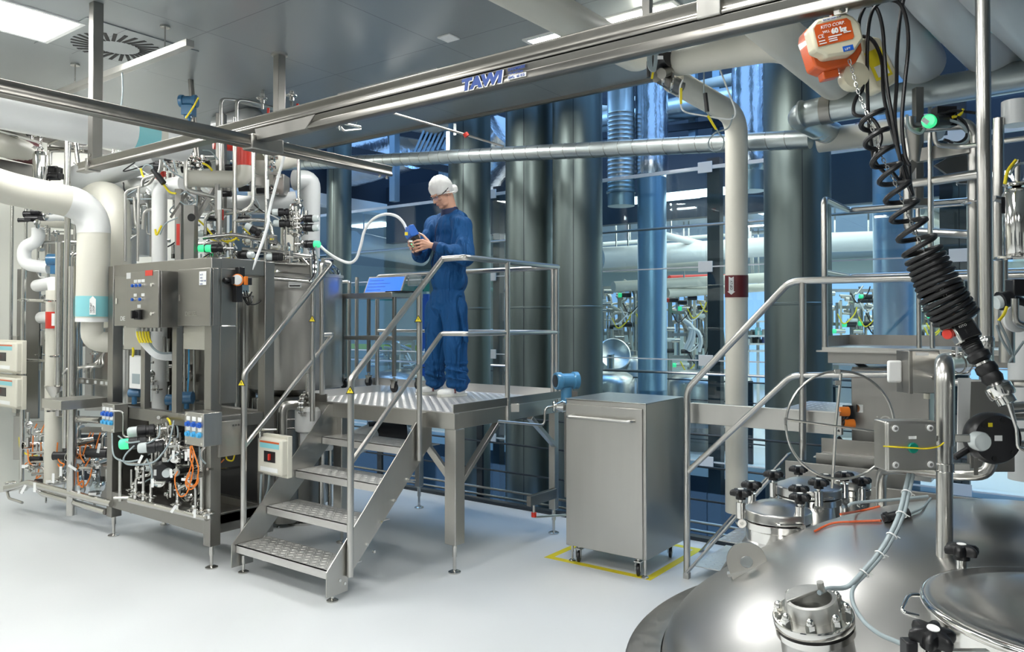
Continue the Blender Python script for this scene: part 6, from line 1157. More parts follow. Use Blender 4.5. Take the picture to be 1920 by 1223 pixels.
# lifting lug
q = ondome(1405, 1068); n_ = dn(q); lx = (CR*.93-CF*.2+Z_*.33).normalized(); lz = (Z_-lx*lx.z).normalized(); lw = lx.cross(lz)
lg_ = thing('lifting_lug', 'flat steel lifting lug with round hole welded on the dome', 'lifting lug', q)
n = 24; W = .066; out = [(-W, -.02)]+[(-W*math.cos(PI*i/n), .030+W*math.sin(PI*i/n)) for i in range(n+1)]+[(W*1.0, -.02)]
hole = [(.024*math.cos(2*PI*i/n), .030+.021*math.sin(2*PI*i/n)) for i in range(n)]
g = G(); vs = []; fs = []
o2 = [(-W*math.cos(2*PI*i/n), .030+W*math.sin(2*PI*i/n) if math.sin(2*PI*i/n) >= 0 else -.02) for i in range(n)]
h2 = [(-.021*math.cos(2*PI*i/n), .030+.021*math.sin(2*PI*i/n)) for i in range(n)]
for wz in (0, .014): vs += [q+lx*a_+lz*b_+lw*wz for a_, b_ in o2]+[q+lx*a_+lz*b_+lw*wz for a_, b_ in h2]
for i in range(n):
    j = (i+1) % n; fs += [[i, j, n+j, n+i], [2*n+i, 3*n+i, 3*n+j, 2*n+j], [i, 2*n+i, 2*n+j, j], [n+i, n+j, 3*n+j, 3*n+i]]
g.add(vs, fs); obj('plate', g, 'steel', lg_, smooth=30); obj('weld_pad', G().bar(q-lx*.075+n_*.002, q+lx*.085+n_*.002, .034, .010, n_), 'lug', lg_)
# sight glass with lamp
q = ondome(1527, 1200); c = P(1522, 1139, 1.93); ax = (Z_*.94-CF*.12-CR*.18).normalized(); sg_ = thing('sight_glass', 'flanged sight port with cast cap and domed nuts on the near dome', 'sight glass', c-ax*.12)
obj('neck', G().lathe(c-ax*.16, ax, [(.10, -.16), (.095, -.05), (.088, 0), (.085, .10), (.085, .118)], 48), 'dome', sg_)
obj('flange', G().lathe(c-ax*.038, ax, [(0, 0), (.094, 0), (.096, .003), (.096, .020), (.094, .023), (.06, .023), (.06, .01), (0, .01)], 56), 'polish', sg_); obj('gasket', G().lathe(c-ax*.046, ax, [(.05, 0), (.088, 0), (.088, .009), (.05, .009)], 48), 'rubber', sg_); obj('flange', G().lathe(c-ax*.062, ax, [(.05, 0), (.094, 0), (.094, .016), (.05, .016)], 56), 'polish', sg_)
u, v, w_ = frame(ax)
cap_ = obj('cast_cap', G().lathe(c-ax*.02, ax, [(.062, 0), (.062, .03), (.060, .045), (.052, .047), (.050, .045), (.050, .005), (0, .005)], 48), 'lug', sg_)
k0 = CF-ax*CF.dot(ax); k0.normalize(); k1 = k0.cross(ax)*-1
if k1.dot(CR) < 0: k1 = -k1
hp_ = [(.060*math.cos(a_), .060*math.sin(a_)) for a_ in [PI*i/16*.86+.5 for i in range(17)]]
obj('cast_cover', G().prism(hp_, c+ax*.022, k1, k0, ax, .008), 'lug', cap_, .002); obj('gland', G().cyl(c+ax*.03+k1*.035+k0*.012, c+ax*.055+k1*.033+k0*.01, .009, 8), 'lug', cap_)
for i in range(8):
    a_ = 2*PI*i/8+.35; p = c-ax*.016+k1*(.079*math.cos(a_))+k0*(.079*math.sin(a_)); nt = obj('nut', G().cyl(p, p+ax*.016, .0125, 6), 'polish', sg_); obj('dome_cap', G().ball(p+ax*.016, .0105, 14, ax, 1.4, True), 'polish', nt)
# front manway (cut by the right edge)
mc = cam_pt(1.235, 1.66, 0); fm = thing('manway', 'large round manway lid with chrome rim cut by the right picture edge', 'manway', (mc.x, mc.y, 1.05)); R_ = .315
obj('neck', G().lathe(mc, Z_, [(R_*.96, .98), (R_*.97, 1.10)], 90), 'polish', fm)
obj('lid', G().lathe(mc, Z_, [(R_*.95, 1.095), (R_, 1.10), (R_+.004, 1.108), (R_, 1.122), (R_*.96, 1.125), (R_*.90, 1.118), (R_*.80, 1.128), (R_*.5, 1.15), (R_*.2, 1.158), (0, 1.16)], 110), 'dome', fm)
obj('rim_ring', G().ring((mc.x, mc.y, 1.112), Z_, R_+.003, .009, 110, 10), 'polish', fm)
p = P(1745, 1205, 1.50); kb = obj('swing_bolt', G().cyl(p-Z_*.05, p+Z_*.01, .012, 16).bar(p-Z_*.02, p-Z_*.02+CR*.11-CF*.0, .014, .012), 'polish', fm); star_knob(kb, p-Z_*.008, (Z_-CF*.25).normalized(), .044); obj('sensor_block', G().box(p-CR*.042-Z_*.012, (.022, .03, .035), (CR, CF, Z_)), 'black', fm, .003)
p = P(1803, 1046, 1.97); kb = obj('swing_bolt', G().cyl(p-Z_*.05, p+Z_*.01, .012, 16).box(p-Z_*.05, (.04, .03, .03), (CR, CF, Z_)), 'polish', fm); star_knob(kb, p-Z_*.004, Z_, .042)
a_, b_ = P(1722, 1116, 1.73), P(1722, 1156, 1.66); obj('lid_handle', G().tube([a_, P(1703, 1116, 1.72), P(1689, 1148, 1.66), b_], .0045, .02, 10), 'polish', fm)
# standpipe with elbow
sp = thing('vent_pipe', 'thick stainless vent pipe rising from the dome and bending to the right', 'pipe', ondome(1771, 1078)); 
b0 = P(1771, 1075, 2.2); obj('pipe', G().cyl(b0, P(1771, 835, 2.2), .0215, 28), 'rail', sp); obj('pipe', G().tube([P(1771, 835, 2.2), P(1771, 683, 2.2), P(1771, 683, 2.2)+CR*.09+CF*.16, P(1845, 672, 2.75)], .0262, .06, 28), 'rail', sp)
obj('collar', G().lathe(b0-Z_*.02, Z_, [(.036, -.01), (.028, .006), (.026, .035), (.022, .037)], 28), 'polish', sp)
for px, py in ((1771, 822), (1771, 876)): q = P(px, py, 2.2); obj('pipe_clamp', G().cyl(q-Z_*.012, q+Z_*.012, .0245, 24).box(q+CR*.045, (.05, .012, .022), (CR, CF, Z_)).box(q-CR*.035, (.04, .012, .018), (CR, CF, Z_)), 'tube', sp, .002)
for px, d in ((1790, 2.33), (1803, 2.42)): q = P(px, 683, d); obj('hose_clamp', G().ring(q, CR*.5+CF*.86, .030, .003, 28, 6).box(q+Z_*.036, (.006, .02, .03), (CR, CF, Z_)), 'polish', sp)
# button box on the pipe
q0, q1 = P(1659, 883, 2.12), P(1757, 790, 2.12); t = thing('junction_box', 'square steel box with green button and yellow tie band clamped to the vent pipe', 'junction box', q0); c = (q0+q1)/2; W, H_ = (q1-q0).dot(CR), (q1-q0).z
bx = (CR*.995+CF*.09).normalized(); by = Z_.cross(bx)
obj('housing', G().box(c+by*.03, (W, .06, H_), (bx, by, Z_)), 'steel', t, .004); obj('cover', G().box(c-by*.003, (W-.004, .008, H_-.004), (bx, by, Z_)), 'steel', t, .003)
for i in (-1, 1):
    for j in (-1, 1): p = c+bx*(i*(W/2-.022))+Z_*(j*(H_/2-.018))-by*.008; s_ = obj('screw', G().lathe(p, -by, [(0, 0), (.0088, 0), (.0088, .003), (.006, .004), (0, .004)], 20), 'white_ins', t); obj('slot', G().cyl(p-by*.004, p-by*.0048, .0045, 12), 'tube', s_)
p = c-by*.008-Z_*.004; obj('push_button', G().lathe(p, -by, [(.0145, 0), (.0145, .004), (.0125, .006), (0, .006)], 26), 'green', t); obj('label_plate', G().box(p+Z_*.028, (.022, .001, .008), (bx, by, Z_)), 'white', t)
obj('tie_band', G().cable([c-bx*.085-by*.010+Z_*.002, c-bx*.04-by*.015-Z_*.001, c-by*.0165-Z_*.003, c+bx*.03-by*.014-Z_*.006, c+bx*.07-by*.010-Z_*.002, c+bx*.092-by*.004+Z_*.008], .002, 6), 'yellow', t)
# upper box with paddle
q0, q1 = P(1704, 738, 2.45), P(1748, 657, 2.45); t = thing('terminal_box', 'tall steel terminal box with a white label above the button box', 'junction box', q0); c = (q0+q1)/2
W, H_ = (q1-q0).dot(CR), (q1-q0).z; obj('housing', G().box(c+CF*.03+CR*.012, (W+.024, .06, H_), (CR, CF, Z_)), 'steel', t, .003); obj('side_plate', G().box(c-CR*(W/2+.008)+CF*.01, (.012, .08, H_-.002), (CR, CF, Z_)), 'steel_sheet', t, .002)
obj('paddle', G().box(c-CR*(W/2+.035)+CF*.02, (.046, .012, .07), (CR, CF, Z_)), 'white_ins', t, .010); obj('label_plate', G().box(c-CF*.001+Z_*(H_/2-.012)+CR*.005, (.04, .001, .010), (CR, CF, Z_)), 'white', t); obj('cable_gland', G().cyl(P(1738, 738, 2.48), P(1738, 748, 2.48), .010, 10), 'beige_plastic', t)
obj('stub', G().cyl(c+CR*.04+Z_*-.02, P(1768, 698, 2.3), .006, 10), 'tube', t)
# big black valve at right
t = thing('black_valve', 'large round black valve actuator with clear cap at the right', 'valve', P(1853, 865, 2.35)); q = P(1855, 820, 2.35)
obj('actuator', G().lathe(q, -CF, [(0, -.03), (.060, -.03), (.074, -.015), (.077, .0), (.077, .03), (.070, .042), (.03, .046), (0, .046)], 48), 'black', t)
for i in range(6): an = i*PI/3+.3; p = q-CF*.043+CR*(.058*math.cos(an))+Z_*(.058*math.sin(an)); obj('bolt', G().cyl(p, p-CF*.003, .007, 14), 'rubber', t)
p = P(1830, 826, 2.27); obj('cap', G().lathe(p, -CF, [(0, 0), (.026, 0), (.028, .004), (.028, .028), (.024, .034), (0, .036)], 30), 'clear', t); obj('label', G().box(P(1872, 822, 2.3), (.022, .002, .016), (CR, CF, Z_)), 'white', t); obj('label', G().box(P(1857, 797, 2.3), (.012, .002, .012), (CR, CF, Z_)), 'yellow', t); obj('tag', G().box(P(1830, 875, 2.28), (.012, .002, .05), (CR, CF, Z_)), 'steel_dark', t)
obj('stem', G().cyl(P(1790, 858, 2.35), P(1820, 840, 2.35), .010, 12), 'black', t)
t = thing('mounting_plate', 'scratched steel plate behind the round black valve', 'plate', P(1858, 890, 2.6)); obj('plate', G().box(P(1857, 800, 2.6), (.15, .02, .30), (CR, CF, Z_)), 'steel_sheet', t, .003)
for l, r in (([(1895, 765, 2.6), (1935, 762, 2.6)], .018), ([(1895, 782, 2.6), (1935, 782, 2.6)], .012), ([(1892, 835, 2.6), (1935, 832, 2.6)], .012), ([(1885, 808, 2.6), (1935, 806, 2.6)], .006)): pipe(t, l, r, 'rail')
t = thing('looped_pipe', 'bent stainless pipe running under the button box from the dome to the right', 'pipe', P(1655, 945, 2.9))
obj('pipe', G().tube(PL([(1652, 955, 2.95), (1652, 882, 2.9), (1680, 878, 2.7), (1780, 890, 2.45), (1852, 890, 2.4), (1862, 850, 2.4)]), .019, .07, 20), 'rail', t)
one('plastic_strip', G().prism([(0, 0), (.035, .02), (.045, .24), (.005, .24)], P(1795, 855, 2.4), CR, Z_, CF, .003), 'white_ins', 'hanging strip of milky plastic between the vent pipe and the black valve', 'strip')
# wire ring
rc = P(1575, 797, 2.95); t = thing('wire_ring', 'large steel wire hoop with crossed rods standing over the manways', 'wire hoop', rc-Z_*.2); R_ = .205
obj('hoop', G().ring(rc, -CF, R_, .0048, 72, 8), 'rail', t); obj('cross_rod', G().tube([P(1577, 700, 2.95), P(1567, 798, 2.93), P(1560, 915, 3.0)], .0055, .03, 10), 'rail', t); obj('cross_rod', G().cyl(P(1476, 787, 2.94), P(1660, 812, 2.9), .0045, 10), 'rail', t)
for px, py in ((1570, 697), (1571, 718), (1473, 790)): obj('bracket', G().box(P(px, py, 2.94), (.022 if px > 1500 else .01, .006, .018 if px > 1500 else .028), (CR, CF, Z_)), 'tube', t, .001)
# steel control cabinet behind
a, b = onY(1597, 842, 5.2), onY(1742, 693, 5.2); t = thing('control_cabinet', 'wide steel control cabinet with faint etched logo at right, behind the wire hoop', 'control cabinet', (a.x, 5.2, a.z))
obj('body', G().bb(a.x, b.x, 5.22, 5.5, a.z-.02, b.z), 'steel_dark', t, .004); dr = obj('door', G().bb(a.x, b.x, 5.2, 5.218, a.z, b.z-.01), 'steel_sheet', t, .004); obj('lock', G().box((a.x+.05, 5.197, (a.z+b.z)/2+.0), (.04, .008, .05)), 'polish', dr)
text('lettering', 'iO', V((a.x+.14, 5.199, a.z+.16)), X_, Z_, .09, 'steel', dr); text('lettering', 'DIOSNA', V((a.x+.13, 5.199, a.z+.03)), X_, Z_, .08, 'steel', dr)
obj('base', G().bb(onY(1602, 880, 5.25).x, b.x, 5.25, 5.45, .78, a.z), 'steel', t, .003); 
for px, py in ((1582, 772), (1592, 795)): q = P(px, py, 4.8); obj('plug', G().cyl(q-CR*.03, q+CR*.03, .03, 16), 'orange', t, .002)
for l in ([(1590, 782), (1580, 795), (1572, 810)], [(1572, 820), (1582, 830), (1600, 832)]): cab(t, [(x, y, 4.8) for x, y in l], .012, 'rubber')
obj('plug', G().box(P(1590, 775, 4.85), (.05, .05, .10), (CR, CF, Z_)), 'black', t, .004)
# cables lying on the dome
def dcab(name, lab, l, r, m, lift=.006):
    pts = []
    for q in l: pts.append(ondome(q[0], q[1])+Z_*lift if len(q) == 2 else P(*q))
    return one(name, G().cable(pts, r, 8, 8), m, lab, 'cable')
dcab('orange_sensor_cable', 'orange cable lying on the dome behind the sight glass, nearer one', [(1527, 1000), (1560, 985), (1600, 982), (1652, 980)], .004, 'cable_red'); dcab('orange_sensor_cable', 'orange cable on the dome running back beside the third manway', [(1576, 968), (1610, 962), (1650, 953)], .004, 'cable_red')
t = thing('cable_connector', 'black cable connector lying on the dome', 'connector', ondome(1670, 974)); obj('body', G().cyl(ondome(1655, 982)+Z_*.016, ondome(1705, 970)+Z_*.016, .014, 16).cyl(ondome(1660, 981)+Z_*.016, ondome(1666, 979)+Z_*.016, .018, 12).cyl(ondome(1694, 973)+Z_*.016, ondome(1700, 972)+Z_*.016, .018, 12), 'black', t)
dcab('grey_cable', 'grey cable curving across the back of the dome to the connector', [(1590, 956), (1605, 950), (1680, 944), (1740, 938)], .005, 'grey_hose', .012); dcab('grey_cable', 'short grey cable leaving the black connector', [(1705, 968), (1730, 955), (1745, 938)], .004, 'grey_hose')
t = thing('cable_bundle', 'pair of grey cables with white ties dropping from the button box to the sight glass', 'cables', ondome(1600, 1090))
top = P(1708, 890, 2.14)
la = [top, P(1700, 925, 2.1), P(1690, 965, 2.05), P(1672, 1005, 2.02), P(1650, 1040, 2.0), P(1620, 1075, 1.98), P(1600, 1096, 1.98)]
obj('cable', G().cable([p-CR*.006 for p in la]+[P(1580, 1103, 1.98), P(1555, 1104, 1.96), P(1536, 1112, 1.93)], .0062, 10), 'grey_hose', t)
obj('cable', G().cable([p+CR*.006 for p in la]+[P(1597, 1115, 1.95), P(1603, 1140, 1.9), P(1622, 1168, 1.84), P(1650, 1190, 1.75), P(1680, 1203, 1.65), P(1703, 1213, 1.55)], .0052, 10), 'grey_hose', t)
for i in (1, 2, 3, 4, 5): obj('cable_tie', G().ring(la[i], (la[i+1]-la[i-1]), .0125, .0018, 16, 6).cyl(la[i]+CR*.012, la[i]+CR*.022-Z_*.006, .0015, 6), 'white', t)
# ================================================================== FAR HALL EQUIPMENT
random.seed(21)
def far_skid(lab, px0, px1, y0, y1, d, n=26, grp=None):
    a = P(px0, y1, d); t = thing('far_process_skid', lab, 'process skid', a)
    for px in (px0, (px0+px1)/2, px1): q = P(px, y1, d); obj('post', G().bar((q.x, q.y, 0), P(px, y0, d), .06, .06, CF), 'steel', t)
    for k in range(4): y = y0+(y1-y0)*k/3.5; obj('beam', G().bar(P(px0, y, d), P(px1, y, d), .05, .05), 'steel', t)
    for k in range(n):
        x = random.uniform(px0, px1); ya = random.uniform(y0, (y0+y1)/2); yb = random.uniform((y0+y1)/2, y1); dd = d+random.uniform(-.3, .6); r = random.choice((.012, .018, .025, .035))
        if k % 3 == 0: l = [(x, ya, dd), (x, yb, dd)]
        elif k % 3 == 1: l = [(x, yb, dd), (x, ya, dd), (x+random.uniform(-22, 22), ya, dd), (x+random.uniform(-22, 22), ya-15, dd)]
        else: l = [(x, ya, dd), (x+random.uniform(10, 30), ya+2, dd), (x+30, yb, dd)]
        obj('pipe', G().tube(PL(l), r, .08, 8), random.choice(('tube', 'tube', 'cream', 'rail')), t)
    for k in range(n//2):
        q = P(random.uniform(px0, px1), random.uniform(y0, y1), d-.3); obj('valve', G().cyl(q-CR*.09, q+CR*.05, .035, 12), random.choice(('black', 'black', 'clear', 'tube')), t)
        if k % 4 == 0: obj('cap', G().cyl(q-CR*.14, q-CR*.09, .035, 12), random.choice(('green_glow', 'clear', 'red')), t)
    for k in range(n//4):
        q = P(random.uniform(px0, px1), random.uniform(y0, y1), d-.35); obj('cable', G().cable([q, q+CR*.1-Z_*.15, q+CR*.25-Z_*.02, q+CR*.3+Z_*.1], .01), random.choice(('black', 'yellow', 'white_hose')), t)
    return t
far_skid('distant process skid seen left of the pale blue riser, beside the middle columns', 1128, 1196, 540, 690, 12.0, 30)
far_skid('distant process skid seen between the pale blue riser and the dark glass post', 1256, 1330, 545, 690, 12.5, 34)
far_skid('distant process skid seen behind the lone dark column and the high railing', 1556, 1640, 545, 655, 12.2, 30)
far_skid('distant process skid seen right of the wide pale blue riser', 1722, 1790, 540, 650, 11.5, 22)
far_skid('distant piping seen under the laptop trolley', 700, 775, 640, 715, 12.5, 12)
far_skid('distant piping glimpsed between the two dark columns behind the worker', 922, 946, 480, 700, 12, 10)
def far_pipe(lab, l, r, m, band=None):
    t = big('far_pipe', lab, l, r, m, .1)
    for q in (P(*l[0]).lerp(P(*l[-1]), .15), P(*l[0]).lerp(P(*l[-1]), .85)):
        zc = 3.3 if q.x > -9.4 else 3.6
        if q.z+r < zc: obj('hanger_rod', G().cyl(q, (q.x, q.y, zc), .012, 8), 'tube', t)
    return t
for lab, l, r, m in (('fat grey-white pipe under the far ceiling, upper one', [(1125, 484, 11), (1450, 462, 12)], .15, 'white_ins'), ('cream pipe under the far ceiling just above the glass joint', [(1125, 500, 11.5), (1320, 497, 12)], .09, 'cream'), ('cream pipe of the far hall above the distant skids', [(1150, 538, 11.5), (1450, 520, 12.5)], .08, 'cream'),
                     ('lower cream pipe of the far hall ending beyond the downpipe', [(1250, 550, 11.8), (1450, 538, 13)], .07, 'cream'), ('red girder-like pipe in the far hall', [(1255, 522, 13), (1350, 519, 13.5), (1440, 525, 13)], .05, 'red'), ('fat blue-grey pipe in the far hall, right of the lone column', [(1552, 455, 11), (1642, 452, 11)], .14, 'white_ins'),
                     ('slanting grey pipe high in the far hall', [(1240, 440, 10.5), (1345, 465, 12.5)], .05, 'white_ins'), ('cream pipe in the far hall behind the ladder bars', [(1720, 450, 11), (1790, 445, 11)], .12, 'cream'),
                     ('slanting cream pipe in the far hall behind the ladder bars', [(1720, 395, 10.5), (1790, 430, 12)], .10, 'cream'), ('thin bright ceiling tube of the far hall', [(1130, 458, 12), (1450, 434, 13)], .03, 'white_ins'), ('cream pipe behind the worker in the side hall', [(660, 455, 13), (790, 480, 15)], .20, 'grey_ins')):
    far_pipe(lab, l, r, m)
t = thing('far_vessel', 'distant cylindrical vessel with knobbed lid left of the pale blue riser', 'vessel', P(1180, 740, 11.2)); q = P(1180, 742, 11.2); q.z = .45
obj('shell', G().lathe(q, Z_, [(0, 0), (.26, 0), (.26, .72), (.20, .80), (.12, .82), (.12, .88), (0, .90)], 32), 'steel', t); 
for k in range(5): c = q+V((math.cos(k*1.25), math.sin(k*1.25), 0))*.2+Z_*.8; obj('nozzle', G().cyl(c, c+Z_*.2, .03, 10), 'tube', t)
for k in range(3): an = k*2.1; c = q+V((math.cos(an), math.sin(an), 0))*.2; obj('leg', G().cyl((c.x, c.y, 0), (c.x, c.y, .5), .03, 10), 'tube', t)
t = thing('open_hatch', 'round shiny vessel lid standing open in the far hall', 'lid', P(1152, 690, 10.9)); c = P(1152, 664, 10.9); obj('lid', G().lathe(c, (-CF+Z_*.4+CR*.15).normalized(), [(0, -.06), (.12, -.04), (.22, .0), (.235, .01), (.22, .015), (.12, -.03), (0, -.045)], 36), 'dome', t); obj('arm', G().cyl(c-CF*-.02, c-CR*.3-Z_*.12, .015, 10), 'tube', t)
for px, lab, r in ((1310, 'distant shiny vessel dome left of the dark glass post', .42), (1370, 'distant shiny vessel dome behind the cream downpipe', .30), (1145, 'distant shiny vessel dome left of the distant knobbed vessel', .35), (745, 'distant shiny vessel dome under the laptop trolley', .4)):
    q = P(px, 715, 10.6); q.z = 0; t = thing('far_vessel', lab, 'vessel', q); obj('shell', G().lathe(q, Z_, [(0, .3), (r, .35), (r, .92), (r*.9, 1.0), (r*.6, 1.07), (r*.3, 1.10), (0, 1.11)], 36), 'dome', t); obj('nozzle', G().cyl(q+Z_*1.08, q+Z_*1.3, .05, 14), 'tube', t); obj('stand', G().cyl(q, q+Z_*.4, r*.4, 16), 'steel_dark', t)
t = thing('far_hoses', 'pale flexible hoses hanging in arcs beside the dark glass post in the far hall', 'hoses', P(1300, 650, 11))
for l in ([(1282, 600), (1296, 612), (1293, 635), (1284, 655)], [(1284, 602), (1300, 618), (1297, 645), (1290, 658)], [(1290, 615), (1308, 622), (1314, 640), (1310, 660)]): obj('hose', G().cable([P(a, b, 11) for a, b in l], .03, 8), 'white_ins', t)
t = thing('storage_rack', 'white shelving rack with boxes in the far hall right of the cream downpipe', 'rack', P(1420, 662, 13)); 
for px in (1402, 1421, 1438): obj('upright', G().bar((P(px, 665, 13).x, P(px, 665, 13).y, 0), P(px, 602, 13), .04, .04, CF), 'white_ins', t)
for py in (603, 630, 645, 658): obj('shelf', G().bar(P(1400, py, 13), P(1440, py, 13), .4, .03), 'white_ins', t)
random.seed(3)
for k in range(16): px, py = 1404+(k % 8)*4.3, (628, 643)[k//8]; q = P(px, py, 13); obj('box', G().bb(q.x-.015, q.x+.015, q.y-.1, q.y+.1, q.z, q.z+random.uniform(.05, .13)), random.choice(('black', 'white', 'ink', 'turq', 'steel')), t)
for px0, px1, y0, y1, d, lab in ((1262, 1330, 715, 745, 12.5, 'long pale bench unit in the far hall'), (1560, 1640, 668, 700, 12, 'pale equipment bench in the far hall behind the lone column')):
    a, b = P(px0, y1, d), P(px1, y0, d); a.z = 0; one('far_bench', G().box((a+b)/2, ((b-a).dot(CR), .5, (b-a).z), (CR, CF, Z_)), 'steel', lab, 'bench', bev=.01)
q = P(700, 555, 13.5); one('exit_sign', G().box(P(718, 557, 12.8), (.42, .04, .12), (CR, CF, Z_)), 'green', 'green sign strip in the side hall seen under the trolley top', 'sign')
# ================================================================== THE WORKER
from mathutils import noise as mnoise
F = (-CR*.86-CF*.51).normalized(); Lf = Z_.cross(F)
def ell(g, c, a, b, e, ra, rb_, re, seg=22):
    c = V(c); n = seg//2; vs = []; fs = []; idx = []
    for i in range(n+1):
        th = -PI/2+PI*i/n
        if i in (0, n): idx.append((len(vs), 1)); vs.append(c+e*(re*math.sin(th)))
        else: idx.append((len(vs), seg)); vs += [c+a*(ra*math.cos(th)*math.cos(2*PI*j/seg))+b*(rb_*math.cos(th)*math.sin(2*PI*j/seg))+e*(re*math.sin(th)) for j in range(seg)]
    for (p, np_), (q, nq) in zip(idx, idx[1:]):
        for j in range(seg):
            k = (j+1) % seg
            if np_ == 1: fs.append([p, q+k, q+j])
            elif nq == 1: fs.append([p+j, p+k, q])
            else: fs.append([p+j, p+k, q+k, q+j])
    return g.add(vs, fs)
def cap(g, p0, p1, r0, r1, seg=16):
    p0, p1 = V(p0), V(p1); w_ = p1-p0; h = w_.length; pr = [(0, -r0)]+[(r0*math.sin(q), -r0*math.cos(q)) for q in (.4, .8, 1.2)]+[(r0, 0), (r1, h)]+[(r1*math.cos(q), h+r1*math.sin(q)) for q in (.4, .8, 1.2)]+[(0, h+r1)]
    return g.lathe(p0, w_, pr, seg)
def remesh(name, g, vox, m, parent, disp=None, smooth=6, label=None):
    loc = WL[parent.name] if parent else V((0, 0, 0)); me = bpy.data.meshes.new(name+'_raw'); me.from_pydata([tuple(v-loc) for v in g.v], [], g.f); me.update()
    o = link(bpy.data.objects.new(name+'_raw', me)); r = o.modifiers.new('r', 'REMESH'); r.mode = 'VOXEL'; r.voxel_size = vox
    s_ = o.modifiers.new('s', 'SMOOTH'); s_.factor = .5; s_.iterations = smooth
    bpy.context.view_layer.update(); me2 = bpy.data.meshes.new_from_object(o.evaluated_get(bpy.context.evaluated_depsgraph_get())); bpy.data.objects.remove(o); bpy.data.meshes.remove(me)
    if disp:
        ns = [v.normal.copy() for v in me2.vertices]
        for v, n_ in zip(me2.vertices, ns): v.co += n_*disp(v.co+loc)
    me2.name = name; me2.polygons.foreach_set('use_smooth', [True]*len(me2.polygons)); me2.materials.clear(); me2.materials.append(M[m])
    x = link(bpy.data.objects.new(name, me2)); WL[x.name] = loc
    if parent: x.parent = parent
    if label: x['label'] = label
    return x
base = (P(830, 737, 6.62)); base.z = DZ
pe = thing('person', 'person in blue coverall and white hairnet on the platform, looking down at a handheld device', 'person', base)
def J(px, py, d): return P(px, py, d)
shL, elL, wrL = J(867, 424, 6.45), J(873, 482, 6.32), J(812, 461, 6.28)
shR, elR, wrR = J(816, 422, 6.76), J(789, 476, 6.66), J(781, 468, 6.40)
nk, ch1, wst, pel = J(846, 398, 6.62), J(848, 440, 6.62), J(843, 503, 6.62), J(840, 555, 6.62)
hipL, knL, anL = J(853, 578, 6.54), J(855, 650, 6.52), J(857, 724, 6.54)
hipR, knR, anR = J(822, 578, 6.70), J(817, 650, 6.68), J(816, 720, 6.72)
HFh = (-CR*.80-CF*.60).normalized(); tl = math.radians(33); HF = HFh*math.cos(tl)-Z_*math.sin(tl); HU = Z_*math.cos(tl)+HFh*math.sin(tl); HL = HU.cross(HF)
HC = J(827, 360, 6.56)
def hp(f, l, u): return HC+HF*f+HL*l+HU*u
b = G()
ell(b, hp(-.008, 0, .025), HF, HL, HU, .094, .074, .098); ell(b, hp(.028, 0, -.045), HF, HL, HU, .066, .058, .080); ell(b, hp(.062, 0, -.108), HF, HL, HU, .024, .026, .020); ell(b, hp(.02, .03, -.095), HF, HL, HU, .045, .022, .028); ell(b, hp(.02, -.03, -.095), HF, HL, HU, .045, .022, .028)
ell(b, hp(.080, 0, .006), HF, HL, HU, .016, .050, .012); cap(b, hp(.086, 0, -.008), hp(.108, 0, -.046), .008, .0115, 10); ell(b, hp(.098, .010, -.050), HF, HL, HU, .010, .008, .007); ell(b, hp(.098, -.010, -.050), HF, HL, HU, .010, .008, .007)
ell(b, hp(.083, 0, -.074), HF, HL, HU, .012, .024, .008); ell(b, hp(.080, 0, -.086), HF, HL, HU, .012, .020, .008); ell(b, hp(.066, .036, -.035), HF, HL, HU, .020, .022, .018); ell(b, hp(.066, -.036, -.035), HF, HL, HU, .020, .022, .018)
for s_ in (-1, 1): ell(b, hp(-.012, .077*s_, -.020), HF, HL, HU, .017, .008, .031); ell(b, hp(-.010, .070*s_, -.025), HF, HL, HU, .012, .012, .018)
cap(b, hp(-.035, 0, -.06), nk-Z_*.03, .054, .062, 20)
ell(b, ch1, F, Lf, Z_, .10, .16, .16); ell(b, wst, F, Lf, Z_, .09, .13, .16); ell(b, pel, F, Lf, Z_, .10, .15, .12); cap(b, shL-Z_*.03, shR-Z_*.03, .035, .035)
for p0, p1, r0, r1 in ((shL, elL, .05, .04), (elL, wrL, .04, .026), (shR, elR, .05, .04), (elR, wrR, .04, .026), (hipL, knL, .075, .055), (knL, anL, .052, .035), (hipR, knR, .075, .055), (knR, anR, .052, .035)): cap(b, p0, p1, r0, r1)
for a_ in (anL, anR): cap(b, V((a_.x, a_.y, DZ+.05)), V((a_.x, a_.y, DZ+.045))+F*.09, .026, .022)
def hand(w0, palm, tips, thumb, rr=.0088):
    """palm between wrist and knuckles; each finger bends twice"""
    cap(b, w0, w0.lerp(palm, .35), .024, .026, 14); n = len(tips)
    for k, (kn, mid, tip) in enumerate(tips): cap(b, w0.lerp(palm, .2), kn, .016, .0125, 10); cap(b, kn, mid, rr+.0012, rr+.0003, 10); cap(b, mid, tip, rr, rr*.85, 10)
    cap(b, w0.lerp(palm, .25), thumb[0], .016, .013, 10); cap(b, thumb[0], thumb[1], .0115, .010, 10); cap(b, thumb[1], thumb[2], .010, .0085, 10)
hand(wrL, J(794, 457, 6.30), [(J(793, 451, 6.27), J(783, 451, 6.24), J(774.5, 454, 6.29)), (J(792, 456, 6.265), J(781.5, 457.5, 6.235), J(773.5, 460.5, 6.29)), (J(792, 461.5, 6.27), J(782.5, 464, 6.235), J(775, 467, 6.29)), (J(794, 466, 6.28), J(785.5, 469.5, 6.25), J(779, 472, 6.30))], [J(800, 449, 6.31), J(794, 442, 6.34), J(785.5, 437.5, 6.39)])
